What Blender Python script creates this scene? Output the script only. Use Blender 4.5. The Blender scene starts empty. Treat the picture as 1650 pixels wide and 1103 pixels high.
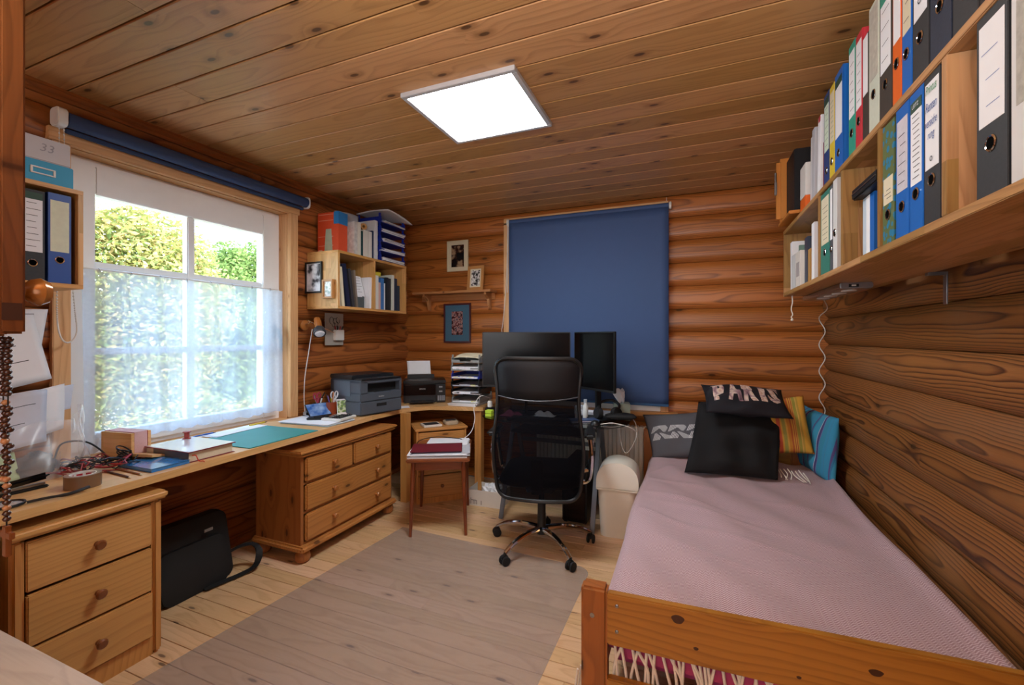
import bpy, bmesh, math, random
from mathutils import Vector, Matrix
random.seed(7)
S = bpy.context.scene
COL = S.collection

# ---------------------------------------------------------------- camera, sky, sun, exposure
cam_d = bpy.data.cameras.new('camera')
cam = bpy.data.objects.new('camera', cam_d)
COL.objects.link(cam)
cam_d.sensor_width = 36.0
cam_d.lens = 36.0 * 706.0 / 1650.0
cam_d.shift_y = -8.5 / 1650.0
cam_d.clip_start = 0.02
cam.location = (0, 0, 1.34)
cam.rotation_euler = (math.pi / 2, 0, math.radians(22.3))
S.camera = cam

world = bpy.data.worlds.new('sky')
S.world = world
world.use_nodes = True
wn = world.node_tree.nodes
wl = world.node_tree.links
for n in list(wn):
    wn.remove(n)
wo = wn.new('ShaderNodeOutputWorld')
wb = wn.new('ShaderNodeBackground')
sky = wn.new('ShaderNodeTexSky')
sky.sky_type = 'NISHITA'
sky.sun_disc = False
sky.sun_elevation = math.radians(38)
sky.sun_rotation = math.radians(60)
sky.air_density = 1.2
sky.dust_density = 1.5
wl.new(sky.outputs[0], wb.inputs[0])
wb.inputs[1].default_value = 1.2
wl.new(wb.outputs[0], wo.inputs[0])

sun_d = bpy.data.lights.new('sun', 'SUN')
sun_d.energy = 8.0
sun_d.angle = math.radians(1.0)
sun_d.color = (1.0, 0.93, 0.8)
sun = bpy.data.objects.new('sun', sun_d)
COL.objects.link(sun)
sun.location = (4, -4, 9)
sun.rotation_euler = (math.radians(48), 0, math.radians(38))

S.view_settings.view_transform = 'Standard'
S.view_settings.look = 'None'
S.view_settings.gamma = 1.0
S.view_settings.use_curve_mapping = False
S.view_settings.exposure = 1.0
S.cycles.max_bounces = 10
S.cycles.diffuse_bounces = 5
S.cycles.transparent_max_bounces = 24
S.cycles.sample_clamp_indirect = 6.0
S.cycles.use_denoising = True
PANEL_LIGHT = 21.0
uplight_d = bpy.data.lights.new('added_uplight', 'AREA')  # added lamp behind the camera, turned up to brighten ceiling and walls
uplight_d.shape = 'RECTANGLE'
uplight_d.size = 1.8
uplight_d.size_y = 0.5
uplight_d.energy = 52.0
uplight_d.color = (0.98, 0.98, 0.97)
uplight = bpy.data.objects.new('added_uplight', uplight_d)
COL.objects.link(uplight)
uplight.location = (-0.7, -0.72, 1.75)
uplight.rotation_euler = (math.radians(165), 0, 0)

fill_d = bpy.data.lights.new('added_front_fill', 'AREA')  # added soft fill lamp before the front wall; no opening there
fill_d.shape = 'RECTANGLE'
fill_d.size = 1.6
fill_d.size_y = 1.2
fill_d.energy = 7.5
fill_d.color = (0.92, 0.97, 1.0)
fill = bpy.data.objects.new('added_front_fill', fill_d)
COL.objects.link(fill)
fill.location = (-0.2, -0.95, 1.35)
fill.rotation_euler = (math.radians(88), 0, math.radians(8))

# room limits (metres; the camera stands over the origin)
LX, RX, BY, FY, CZ = -2.74, 0.90, 3.80, -1.10, 2.49
LOG = 0.1866

# ---------------------------------------------------------------- helpers
def hx(h):
    h = h.lstrip('#')
    out = []
    for i in (0, 2, 4):
        c = int(h[i:i + 2], 16) / 255.0
        out.append(c / 12.92 if c <= 0.04045 else ((c + 0.055) / 1.055) ** 2.4)
    return (out[0], out[1], out[2], 1.0)

def nt(name):
    m = bpy.data.materials.new(name)
    m.use_nodes = True
    t = m.node_tree
    for n in list(t.nodes):
        t.nodes.remove(n)
    out = t.nodes.new('ShaderNodeOutputMaterial')
    return m, t, out

def N(t, kind, **kw):
    n = t.nodes.new(kind)
    for k, v in kw.items():
        if k.startswith('i_'):
            key = k[2:]
            key = int(key) if key.isdigit() else key
            n.inputs[key].default_value = v
        else:
            setattr(n, k, v)
    return n

def math_n(t, op, a, b=None, clamp=False):
    n = t.nodes.new('ShaderNodeMath')
    n.operation = op
    n.use_clamp = clamp
    for i, v in enumerate((a, b)):
        if v is None:
            continue
        if isinstance(v, (int, float)):
            n.inputs[i].default_value = v
        else:
            t.links.new(v, n.inputs[i])
    return n.outputs[0]

def fresnel(t, ior):
    """mirror share of a clear sheet: outer faces only"""
    f = N(t, 'ShaderNodeFresnel', i_IOR=ior)
    g = N(t, 'ShaderNodeNewGeometry')
    return math_n(t, 'MULTIPLY', f.outputs[0], math_n(t, 'SUBTRACT', 1.0, g.outputs['Backfacing']))

def mixc(t, fac, a, b, mode='MIX'):
    n = t.nodes.new('ShaderNodeMix')
    n.data_type = 'RGBA'
    n.blend_type = mode
    for sock, v in ((n.inputs[0], fac), (n.inputs[6], a), (n.inputs[7], b)):
        if isinstance(v, (int, float)):
            sock.default_value = v
        elif isinstance(v, tuple):
            sock.default_value = v
        else:
            t.links.new(v, sock)
    return n.outputs[2]

MATS = {}
def mat(name, col, rough=0.5, metal=0.0, var=0.06, vscale=18.0, bump=0.0, bscale=200.0, spec=0.5, coat=0.0, emit=None):
    """plain procedural surface: a base colour with a little mottling and optional fine relief"""
    if name in MATS:
        return MATS[name]
    m, t, out = nt(name)
    p = N(t, 'ShaderNodeBsdfPrincipled')
    t.links.new(p.outputs[0], out.inputs[0])
    c = hx(col) if isinstance(col, str) else col
    tc = N(t, 'ShaderNodeTexCoord')
    nz = N(t, 'ShaderNodeTexNoise', i_Scale=vscale, i_Detail=3.0)
    t.links.new(tc.outputs['Object'], nz.inputs['Vector'])
    lo = tuple(x * (1 - var) for x in c[:3]) + (1,)
    hi = tuple(min(1, x * (1 + var)) for x in c[:3]) + (1,)
    t.links.new(mixc(t, nz.outputs[0], lo, hi), p.inputs['Base Color'])
    p.inputs['Roughness'].default_value = rough
    p.inputs['Metallic'].default_value = metal
    p.inputs['Specular IOR Level'].default_value = spec
    p.inputs['Coat Weight'].default_value = coat
    if emit:
        p.inputs['Emission Color'].default_value = hx(emit[0])
        p.inputs['Emission Strength'].default_value = emit[1]
    if bump:
        nb = N(t, 'ShaderNodeTexNoise', i_Scale=bscale, i_Detail=2.0)
        t.links.new(tc.outputs['Object'], nb.inputs['Vector'])
        b = N(t, 'ShaderNodeBump', i_Strength=bump, i_Distance=0.002)
        t.links.new(nb.outputs[0], b.inputs['Height'])
        t.links.new(b.outputs[0], p.inputs['Normal'])
    MATS[name] = m
    return m

def wood(name, light, dark, axis='x', freq=70.0, contrast=0.6, knots=0.06, knot_col='#3a1c0c', rough=0.45,
         bump=0.15, tint=0.25, staves=0.0, cell=(2.2, 7.0), wav=1.6, coat=0.0, spec=0.4, wear=None, face='b', swirl=0.13, few=0.35):
    """sawn wood along one axis: growth rings cut lengthwise, fine fibre, knots that bend the rings, tone that differs per piece"""
    if name in MATS:
        return MATS[name]
    m, t, out = nt(name)
    L = t.links.new
    p = N(t, 'ShaderNodeBsdfPrincipled')
    L(p.outputs[0], out.inputs[0])
    tc = N(t, 'ShaderNodeTexCoord')
    oi = N(t, 'ShaderNodeObjectInfo')
    sx = N(t, 'ShaderNodeSeparateXYZ')
    L(tc.outputs['Object'], sx.inputs[0])
    ax = {'x': (0, 1, 2), 'y': (1, 0, 2), 'z': (2, 0, 1)}[axis]
    a, b, c = (sx.outputs[i] for i in ax)
    if face == 'c':
        b, c = c, b
    rnd = oi.outputs['Random']
    stv = None
    if staves:
        row = math_n(t, 'FLOOR', math_n(t, 'DIVIDE', math_n(t, 'ADD', b, c), staves))
        wn_ = N(t, 'ShaderNodeTexWhiteNoise', noise_dimensions='1D')
        L(row, wn_.inputs['W'])
        pos = math_n(t, 'ADD', math_n(t, 'DIVIDE', a, staves * 7.0), math_n(t, 'MULTIPLY', wn_.outputs[0], 9.0))
        cellid = math_n(t, 'ADD', math_n(t, 'MULTIPLY', row, 17.3), math_n(t, 'FLOOR', pos))
        w2 = N(t, 'ShaderNodeTexWhiteNoise', noise_dimensions='1D')
        L(cellid, w2.inputs['W'])
        stv = w2.outputs[0]
        rnd = math_n(t, 'FRACT', math_n(t, 'ADD', rnd, stv))
    a2 = math_n(t, 'ADD', a, math_n(t, 'MULTIPLY', rnd, 91.0))
    b2 = math_n(t, 'ADD', b, math_n(t, 'MULTIPLY', rnd, 37.0))
    c2 = math_n(t, 'ADD', c, math_n(t, 'MULTIPLY', rnd, 53.0))
    def vec(ka, kb, kc):
        v = N(t, 'ShaderNodeCombineXYZ')
        L(math_n(t, 'MULTIPLY', a2, ka), v.inputs[0])
        L(math_n(t, 'MULTIPLY', b2, kb), v.inputs[1])
        L(math_n(t, 'MULTIPLY', c2, kc), v.inputs[2])
        return v.outputs[0]
    n1 = N(t, 'ShaderNodeTexNoise', i_Scale=1.0, i_Detail=3.0, i_Roughness=0.5)
    L(vec(wav * 0.6, wav * 2.4, wav * 2.4), n1.inputs['Vector'])
    vo = N(t, 'ShaderNodeTexVoronoi', voronoi_dimensions='2D', i_Scale=1.0)
    L(vec(cell[0], cell[1], 0.0), vo.inputs['Vector'])
    vsep = N(t, 'ShaderNodeSeparateColor')
    L(vo.outputs['Color'], vsep.inputs[0])
    kd = math_n(t, 'ADD', vo.outputs['Distance'], math_n(t, 'GREATER_THAN', vsep.outputs[0], few))
    bend = N(t, 'ShaderNodeMapRange', interpolation_type='SMOOTHSTEP', i_1=0.0, i_2=0.42, i_3=1.0, i_4=0.0)
    L(kd, bend.inputs[0])
    # ring distance: across the board, drifting with the noise, bulging round knots
    r3 = math_n(t, 'FRACT', math_n(t, 'MULTIPLY', rnd, 13.7))
    off = math_n(t, 'MULTIPLY', math_n(t, 'SUBTRACT', r3, 0.5), 0.10)
    bb = math_n(t, 'ADD', b, off)
    cc = math_n(t, 'ADD', c, math_n(t, 'ADD', 0.05, math_n(t, 'MULTIPLY', rnd, 0.06)))
    rr = math_n(t, 'SQRT', math_n(t, 'ADD', math_n(t, 'MULTIPLY', bb, bb), math_n(t, 'MULTIPLY', cc, cc)))
    ph = math_n(t, 'ADD', math_n(t, 'MULTIPLY', rr, freq), math_n(t, 'MULTIPLY', n1.outputs[0], freq * swirl))
    ph = math_n(t, 'ADD', ph, math_n(t, 'MULTIPLY', bend.outputs[0], 1.4))
    fr = math_n(t, 'FRACT', ph)
    ramp = N(t, 'ShaderNodeValToRGB')
    e = ramp.color_ramp.elements
    e[0].position, e[0].color = 0.0, (0, 0, 0, 1)
    e[1].position, e[1].color = 1.0, (0.0, 0.0, 0.0, 1)
    x1 = e.new(0.5); x1.color = (0.22, 0.22, 0.22, 1)
    x2 = e.new(0.86); x2.color = (1, 1, 1, 1)
    L(fr, ramp.inputs[0])
    fib = N(t, 'ShaderNodeTexNoise', i_Scale=1.0, i_Detail=2.0)
    L(vec(6.0, 260.0, 260.0), fib.inputs['Vector'])
    fbig = N(t, 'ShaderNodeTexNoise', i_Scale=1.0, i_Detail=2.0)
    L(vec(0.9, 9.0, 9.0), fbig.inputs['Vector'])
    ringv = math_n(t, 'MULTIPLY', ramp.outputs[0], contrast)
    ringv = math_n(t, 'ADD', ringv, math_n(t, 'MULTIPLY', math_n(t, 'SUBTRACT', fib.outputs[0], 0.5), 0.5))
    ringv = math_n(t, 'ADD', ringv, math_n(t, 'MULTIPLY', math_n(t, 'SUBTRACT', fbig.outputs[0], 0.5), 0.55), clamp=True)
    cl, cd = hx(light), hx(dark)
    base = mixc(t, ringv, cl, cd)
    r2 = math_n(t, 'FRACT', math_n(t, 'MULTIPLY', rnd, 7.31))
    br = math_n(t, 'ADD', 1.0 - tint * 0.5, math_n(t, 'MULTIPLY', r2, tint))
    cmb = N(t, 'ShaderNodeCombineXYZ')
    L(br, cmb.inputs[0])
    L(br, cmb.inputs[1])
    L(math_n(t, 'MULTIPLY', br, br), cmb.inputs[2])
    base = mixc(t, 1.0, base, cmb.outputs[0], 'MULTIPLY')
    km = N(t, 'ShaderNodeMapRange', interpolation_type='SMOOTHSTEP', i_1=knots * 0.55, i_2=knots, i_3=1.0, i_4=0.0)
    L(kd, km.inputs[0])
    halo = N(t, 'ShaderNodeMapRange', interpolation_type='SMOOTHSTEP', i_1=knots, i_2=knots * 2.4 + 0.001, i_3=0.45, i_4=0.0)
    L(kd, halo.inputs[0])
    base = mixc(t, halo.outputs[0], base, cd)
    base = mixc(t, math_n(t, 'MULTIPLY', km.outputs[0], 0.75), base, hx(knot_col))
    if wear:
        nw = N(t, 'ShaderNodeTexNoise', i_Scale=1.0, i_Detail=4.0)
        L(vec(1.3, 3.5, 3.5), nw.inputs['Vector'])
        wm = N(t, 'ShaderNodeMapRange', i_1=0.5, i_2=0.75, i_3=0.0, i_4=0.6)
        L(nw.outputs[0], wm.inputs[0])
        base = mixc(t, wm.outputs[0], base, hx(wear))
    L(base, p.inputs['Base Color'])
    p.inputs['Roughness'].default_value = rough
    p.inputs['Specular IOR Level'].default_value = spec
    p.inputs['Coat Weight'].default_value = coat
    p.inputs['Coat Roughness'].default_value = 0.25
    bm_ = N(t, 'ShaderNodeBump', i_Strength=bump, i_Distance=0.002)
    L(math_n(t, 'ADD', math_n(t, 'MULTIPLY', ramp.outputs[0], -0.6), math_n(t, 'MULTIPLY', fib.outputs[0], 0.7)), bm_.inputs['Height'])
    L(bm_.outputs[0], p.inputs['Normal'])
    MATS[name] = m
    return m

class B:
    """collects shapes in world coordinates; build() links them as ONE mesh object in its parent's space"""
    def __init__(s):
        s.bm = bmesh.new()
        s.m = 0
    def _add(s, vs, fs, M=None):
        vv = [s.bm.verts.new(M @ Vector(v) if M is not None else Vector(v)) for v in vs]
        out = []
        for f in fs:
            try:
                fc = s.bm.faces.new([vv[i] for i in f])
                fc.material_index = s.m
                out.append(fc)
            except ValueError:
                pass
        return vv, out
    def box(s, x0, x1, y0, y1, z0, z1, bev=0.0, M=None, seg=2):
        vs = [(x, y, z) for x in (x0, x1) for y in (y0, y1) for z in (z0, z1)]
        fs = [(0, 1, 3, 2), (4, 6, 7, 5), (0, 4, 5, 1), (2, 3, 7, 6), (0, 2, 6, 4), (1, 5, 7, 3)]
        vv, ff = s._add(vs, fs, M)
        if bev > 0:
            ed = list({e for f in ff for e in f.edges})
            bmesh.ops.bevel(s.bm, geom=ed, offset=bev, segments=seg, affect='EDGES', clamp_overlap=True, material=s.m)
        return s
    def bar(s, p0, p1, w, h, bev=0.0, up=(0, 0, 1)):
        """a box-section bar from p0 to p1"""
        p0, p1 = Vector(p0), Vector(p1)
        d = (p1 - p0)
        l = d.length
        d.normalize()
        u = Vector(up)
        sd = d.cross(u)
        if sd.length < 1e-4:
            sd = d.cross(Vector((1, 0, 0)))
        sd.normalize()
        u = sd.cross(d)
        M = Matrix((d, sd, u)).transposed().to_4x4()
        M.translation = p0
        return s.box(0, l, -w / 2, w / 2, -h / 2, h / 2, bev, M)
    def cyl(s, p0, p1, r0, r1=None, n=12, cap=True):
        r1 = r0 if r1 is None else r1
        p0, p1 = Vector(p0), Vector(p1)
        d = (p1 - p0).normalized()
        u = d.orthogonal().normalized()
        v = d.cross(u)
        vs = []
        for p, r in ((p0, r0), (p1, r1)):
            for i in range(n):
                a = 2 * math.pi * i / n
                vs.append(p + u * (r * math.cos(a)) + v * (r * math.sin(a)))
        fs = [(i, (i + 1) % n, n + (i + 1) % n, n + i) for i in range(n)]
        if cap:
            fs += [tuple(range(n - 1, -1, -1)), tuple(range(n, 2 * n))]
        s._add(vs, fs)
        return s
    def tube(s, pts, r, n=6, closed=False):
        pts = [Vector(p) for p in pts]
        k = len(pts)
        rad = r if isinstance(r, (list, tuple)) else [r] * k
        vs = []
        u = None
        for i, p in enumerate(pts):
            if closed:
                d = pts[(i + 1) % k] - pts[i - 1]
            else:
                d = pts[min(i + 1, k - 1)] - pts[max(i - 1, 0)]
            if d.length < 1e-9:
                d = Vector((0, 0, 1))
            d.normalize()
            if u is None:
                u = d.orthogonal().normalized()
            u = (u - d * u.dot(d))
            u = u.normalized() if u.length > 1e-6 else d.orthogonal().normalized()
            v = d.cross(u)
            for j in range(n):
                a = 2 * math.pi * j / n
                vs.append(p + (u * math.cos(a) + v * math.sin(a)) * rad[i])
        fs = []
        for i in range(k if closed else k - 1):
            i2 = (i + 1) % k
            for j in range(n):
                j2 = (j + 1) % n
                fs.append((i * n + j, i * n + j2, i2 * n + j2, i2 * n + j))
        if not closed:
            fs += [tuple(range(n - 1, -1, -1)), tuple(range((k - 1) * n, k * n))]
        s._add(vs, fs)
        return s
    def lathe(s, prof, n=20, at=(0, 0, 0), axis=(0, 0, 1), sx=1.0, sy=1.0):
        """prof: (radius, height) pairs about an axis through at"""
        ax = Vector(axis).normalized()
        u = ax.orthogonal().normalized() if abs(ax.z) < 0.99 else Vector((1, 0, 0))
        v = ax.cross(u)
        at = Vector(at)
        vs, fs = [], []
        for r, z in prof:
            for i in range(n):
                a = 2 * math.pi * i / n
                vs.append(at + ax * z + u * (r * sx * math.cos(a)) + v * (r * sy * math.sin(a)))
        for k in range(len(prof) - 1):
            for i in range(n):
                j = (i + 1) % n
                fs.append((k * n + i, k * n + j, (k + 1) * n + j, (k + 1) * n + i))
        if prof[0][0] > 1e-5:
            fs.append(tuple(range(n - 1, -1, -1)))
        if prof[-1][0] > 1e-5:
            q = (len(prof) - 1) * n
            fs.append(tuple(range(q, q + n)))
        s._add(vs, fs)
        return s
    def prism(s, poly, lo, hi, plane='xy', bev=0.0, M=None):
        k = len(poly)
        def mk(p, h):
            return {'xy': (p[0], p[1], h), 'xz': (p[0], h, p[1]), 'yz': (h, p[0], p[1])}[plane]
        vs = [mk(p, lo) for p in poly] + [mk(p, hi) for p in poly]
        fs = [tuple(range(k - 1, -1, -1)), tuple(range(k, 2 * k))]
        fs += [(i, (i + 1) % k, k + (i + 1) % k, k + i) for i in range(k)]
        vv, ff = s._add(vs, fs, M)
        if bev > 0:
            ed = list({e for f in ff[:2] for e in f.edges})
            bmesh.ops.bevel(s.bm, geom=ed, offset=bev, segments=2, affect='EDGES', clamp_overlap=True, material=s.m)
        return s
    def grid(s, f, nu, nv, wrap=False):
        vs = [f(i / nu, j / nv) for i in range(nu + 1) for j in range(nv + 1)]
        w = nv + 1
        fs = [(i * w + j, (i + 1) * w + j, (i + 1) * w + j + 1, i * w + j + 1) for i in range(nu) for j in range(nv)]
        s._add(vs, fs)
        return s
    def poly(s, pts):
        s._add(pts, [tuple(range(len(pts)))])
        return s
    def build(s, name, mats, parent=None, at=None, smooth=35, solid=0.0, keep=False):
        bm = s.bm
        bmesh.ops.remove_doubles(bm, verts=bm.verts, dist=1e-6)
        bmesh.ops.recalc_face_normals(bm, faces=bm.faces)
        if parent is not None and not keep:
            bm.transform(wmat(parent).inverted())
        elif at is not None:
            bm.transform(Matrix.Translation(-Vector(at)))
        me = bpy.data.meshes.new(name)
        bm.to_mesh(me)
        bm.free()
        for q in (mats if isinstance(mats, (list, tuple)) else [mats]):
            me.materials.append(q)
        if smooth:
            me.polygons.foreach_set('use_smooth', [True] * len(me.polygons))
            if smooth < 180:
                me.set_sharp_from_angle(angle=math.radians(smooth))
        o = bpy.data.objects.new(name, me)
        COL.objects.link(o)
        if parent is not None:
            o.parent = parent
        elif at is not None:
            o.location = at
        if solid:
            md = o.modifiers.new('thickness', 'SOLIDIFY')
            md.thickness = solid
            md.offset = 0
        return o

def wmat(o):
    m = Matrix.LocRotScale(o.location, o.rotation_euler, o.scale)
    return wmat(o.parent) @ m if o.parent else m

def tag(o, label, cat, group=None, kind=None):
    o['label'] = label
    o['category'] = cat
    if group:
        o['group'] = group
    if kind:
        o['kind'] = kind
    return o

def thing(name, label, cat, at=(0, 0, 0), rz=0.0, group=None):
    o = bpy.data.objects.new(name, None)
    o.empty_display_size = 0.05
    COL.objects.link(o)
    o.location = at
    o.rotation_euler = (0, 0, rz)
    return tag(o, label, cat, group)

def solo(b, name, mats, label, cat, at, group=None, **kw):
    return tag(b.build(name, mats, at=at, **kw), label, cat, group)

def struct(o, label=None):
    o['kind'] = 'structure'
    if label:
        o['label'] = label
    return o

def lab(o, text):
    o['label'] = text
    return o

def textmesh(name, s, m, parent, c, u, v, w=None, h=None, shear=0.0, depth=0.0005, warp=None, bold=0.0):
    """flat lettering as a thin mesh: centre c, reading direction u, up v, fitted to width w and/or height h"""
    cu = bpy.data.curves.new(name, 'FONT')
    cu.body = s
    cu.align_x = 'CENTER'
    cu.align_y = 'CENTER'
    cu.shear = shear
    cu.offset = bold
    cu.resolution_u = 2
    to = bpy.data.objects.new(name, cu)
    me = bpy.data.meshes.new_from_object(to)
    bpy.data.objects.remove(to)
    bpy.data.curves.remove(cu)
    xs = [q.co.x for q in me.vertices]
    ys = [q.co.y for q in me.vertices]
    if not xs:
        return None
    cx, cy = (min(xs) + max(xs)) / 2, (min(ys) + max(ys)) / 2
    W, H = max(xs) - min(xs), max(ys) - min(ys)
    if w and h:
        kx, ky = w / W, h / H
    elif w:
        kx = ky = w / W
    else:
        kx = ky = h / H
    if warp:
        q_ = bmesh.new()
        q_.from_mesh(me)
        bmesh.ops.triangulate(q_, faces=q_.faces)
        for _ in range(5):
            ed = [e for e in q_.edges if math.hypot((e.verts[0].co.x - e.verts[1].co.x) * kx, (e.verts[0].co.y - e.verts[1].co.y) * ky) > 0.05]
            if not ed:
                break
            bmesh.ops.subdivide_edges(q_, edges=ed, cuts=1)
            bmesh.ops.triangulate(q_, faces=q_.faces)
        q_.to_mesh(me)
        q_.free()
    u, v, c = Vector(u).normalized(), Vector(v).normalized(), Vector(c)
    n = u.cross(v)
    inv = wmat(parent).inverted()
    for q in me.vertices:
        px, py = (q.co.x - cx) * kx, (q.co.y - cy) * ky
        if warp:
            q.co = inv @ Vector(warp(px, py))
        else:
            q.co = inv @ (c + u * px + v * py + n * depth)
    me.materials.append(m)
    o = bpy.data.objects.new(name, me)
    COL.objects.link(o)
    o.parent = parent
    return o

def copy_tree(o, parent=None):
    c = o.copy()
    COL.objects.link(c)
    if parent is not None:
        c.parent = parent
    for ch in list(o.children):
        copy_tree(ch, c)
    return c

def arc(cx, cy, r, a0, a1, n):
    return [(cx + r * math.cos(math.radians(a0 + (a1 - a0) * i / n)), cy + r * math.sin(math.radians(a0 + (a1 - a0) * i / n))) for i in range(n + 1)]

def rrect(w, h, r, n=4):
    """rounded rectangle outline about the origin"""
    p = []
    for cx, cy, a in ((w / 2 - r, h / 2 - r, 0), (-w / 2 + r, h / 2 - r, 90), (-w / 2 + r, -h / 2 + r, 180), (w / 2 - r, -h / 2 + r, 270)):
        p += arc(cx, cy, r, a, a + 90, n)
    return p

def spline(pts, n=8):
    """Catmull-Rom through the points"""
    P = [Vector(p) for p in pts]
    P = [P[0] * 2 - P[1]] + P + [P[-1] * 2 - P[-2]]
    out = []
    for i in range(1, len(P) - 2):
        a, b, c, d = P[i - 1], P[i], P[i + 1], P[i + 2]
        for k in range(n):
            t = k / n
            out.append(0.5 * ((2 * b) + (c - a) * t + (2 * a - 5 * b + 4 * c - d) * t * t + (3 * b - a - 3 * c + d) * t ** 3))
    out.append(P[-2])
    return out

# ---------------------------------------------------------------- materials
CEIL_W = wood('ceiling_pine', '#c0905c', '#83552c', 'x', 60, 0.36, 0.085, '#32180a', 0.42, 0.10, 0.30, cell=(3.0, 7.0), coat=0.12, few=0.4)
FLOOR_W = wood('floor_pine', '#d4b088', '#aa8258', 'x', 70, 0.36, 0.075, '#43302a', 0.42, 0.1, 0.22, cell=(2.6, 9.0), coat=0.1, few=0.35)
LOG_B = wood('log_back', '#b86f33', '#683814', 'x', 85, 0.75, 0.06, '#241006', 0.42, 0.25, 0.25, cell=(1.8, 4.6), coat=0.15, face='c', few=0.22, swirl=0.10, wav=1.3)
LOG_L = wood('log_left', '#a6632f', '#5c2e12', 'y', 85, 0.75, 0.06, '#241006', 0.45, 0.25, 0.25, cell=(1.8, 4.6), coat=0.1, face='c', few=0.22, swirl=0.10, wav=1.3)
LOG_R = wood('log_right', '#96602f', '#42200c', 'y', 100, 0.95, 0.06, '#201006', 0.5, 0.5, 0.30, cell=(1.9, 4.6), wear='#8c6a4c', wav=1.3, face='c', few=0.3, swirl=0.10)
TRIM_Y = wood('trim_pine_y', '#d8a873', '#b07a44', 'y', 60, 0.4, 0.03, '#7a4a24', 0.5, 0.08, 0.1)
TRIM_Z = wood('trim_pine_z', '#dcae7c', '#b8824e', 'z', 60, 0.4, 0.03, '#7a4a24', 0.5, 0.08, 0.1)
TRIM_X = wood('trim_pine_x', '#dcae7c', '#b8824e', 'x', 60, 0.4, 0.03, '#7a4a24', 0.5, 0.08, 0.1)
DTRIM_Y = wood('dark_trim_y', '#9a5a28', '#5e3012', 'y', 70, 0.5, 0.02, '#2a1006', 0.5, 0.1, 0.1)
DESK_W = wood('desk_pine', '#dcae74', '#bd8a4e', 'y', 55, 0.35, 0.05, '#7a4a22', 0.35, 0.05, 0.16, staves=0.05, cell=(1.5, 6.0), coat=0.2)
DESK_X = wood('desk_pine_x', '#dcae74', '#bd8a4e', 'x', 55, 0.35, 0.05, '#7a4a22', 0.35, 0.05, 0.16, staves=0.05, cell=(1.5, 6.0), coat=0.2)
PINE_Y = wood('pine_y', '#cf9c5c', '#a9733c', 'y', 55, 0.42, 0.06, '#4e2810', 0.4, 0.06, 0.12, cell=(1.8, 6.0), coat=0.15, face='c', few=0.2)
PINE_Z = wood('pine_z', '#c89050', '#9c6430', 'z', 55, 0.42, 0.06, '#4e2810', 0.4, 0.06, 0.12, cell=(1.8, 6.0), coat=0.15)
PINE_X = wood('pine_x', '#c89050', '#9c6430', 'x', 55, 0.42, 0.06, '#4e2810', 0.4, 0.06, 0.12, cell=(1.8, 6.0), coat=0.15, face='c')
OLD_Y = wood('old_pine_y', '#bb7f42', '#8a5526', 'y', 55, 0.42, 0.09, '#36190a', 0.38, 0.06, 0.14, cell=(3.4, 8.0), coat=0.2, face='c', few=0.5)
OLD_Z = wood('old_pine_z', '#a06432', '#6e3e1a', 'z', 55, 0.42, 0.10, '#301608', 0.4, 0.06, 0.14, cell=(3.6, 9.0), coat=0.15, face='b', few=0.6)
OLD_X = wood('old_pine_x', '#a8662c', '#7a4218', 'x', 60, 0.5, 0.04, '#34160a', 0.4, 0.06, 0.14, cell=(3.0, 8.0), coat=0.15)
BED_X = wood('bed_pine_x', '#ac762c', '#784816', 'x', 45, 0.5, 0.10, '#241006', 0.32, 0.06, 0.06, cell=(2.4, 6.0), coat=0.35, face='c', few=0.95)
BED_Z = wood('bed_pine_z', '#9c5c26', '#6c3c14', 'z', 45, 0.45, 0.04, '#2e1206', 0.32, 0.06, 0.06, cell=(1.9, 6.0), coat=0.35)
BED_Y = wood('bed_pine_y', '#b0591c', '#7c380e', 'y', 50, 0.5, 0.03, '#2e1206', 0.32, 0.06, 0.06, cell=(1.9, 6.0), coat=0.35)
OAK_Y = wood('oak_y', '#b58a56', '#835a32', 'y', 80, 0.5, 0.02, '#5a3416', 0.42, 0.12, 0.5, staves=0.06, cell=(0.8, 3.0), coat=0.1)
OAK_Z = wood('oak_z', '#b08654', '#7e5630', 'z', 80, 0.5, 0.02, '#5a3416', 0.42, 0.12, 0.6, staves=0.06, cell=(0.8, 3.0), coat=0.1)
OAK_X = wood('oak_x', '#bd8e58', '#8a5c30', 'x', 90, 0.55, 0.02, '#5a3416', 0.42, 0.12, 0.4, staves=0.06, cell=(0.8, 3.0), coat=0.1)
BOX_Y = wood('shelf_box_y', '#cf9c5a', '#a87238', 'y', 60, 0.4, 0.03, '#6a3a16', 0.4, 0.06, 0.3, staves=0.05)
BOX_Z = wood('shelf_box_z', '#d6a566', '#b27c40', 'z', 60, 0.4, 0.03, '#6a3a16', 0.4, 0.06, 0.3, staves=0.05)
TEAK_X = wood('teak_x', '#8a4a24', '#552810', 'x', 90, 0.5, 0.0, '#2e1206', 0.35, 0.06, 0.1, coat=0.2)
TEAK_Z = wood('teak_z', '#7c3c1c', '#4a200c', 'z', 90, 0.5, 0.0, '#2e1206', 0.35, 0.06, 0.1, coat=0.2)
CAB_Z = wood('cabinet_wood_z', '#6e4020', '#42220e', 'z', 60, 0.45, 0.02, '#2a1006', 0.35, 0.06, 0.1, coat=0.3)
PALE_X = wood('pale_top_x', '#a89e90', '#887e70', 'x', 60, 0.35, 0.02, '#7a5a3c', 0.4, 0.06, 0.1)
BLACK = mat('black_plastic', '#101113', 0.42, var=0.1)
BLACK_G = mat('black_gloss', '#08080a', 0.12, var=0.1)
BLACK_M = mat('black_matt', '#0d0d0f', 0.75, var=0.1)
CHROME = mat('chrome', '#d8d8da', 0.08, 1.0, var=0.02)
STEEL = mat('steel', '#9a9da2', 0.28, 1.0, var=0.05)
GREYMETAL = mat('grey_metal_paint', '#6b7078', 0.4, 0.3)
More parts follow.
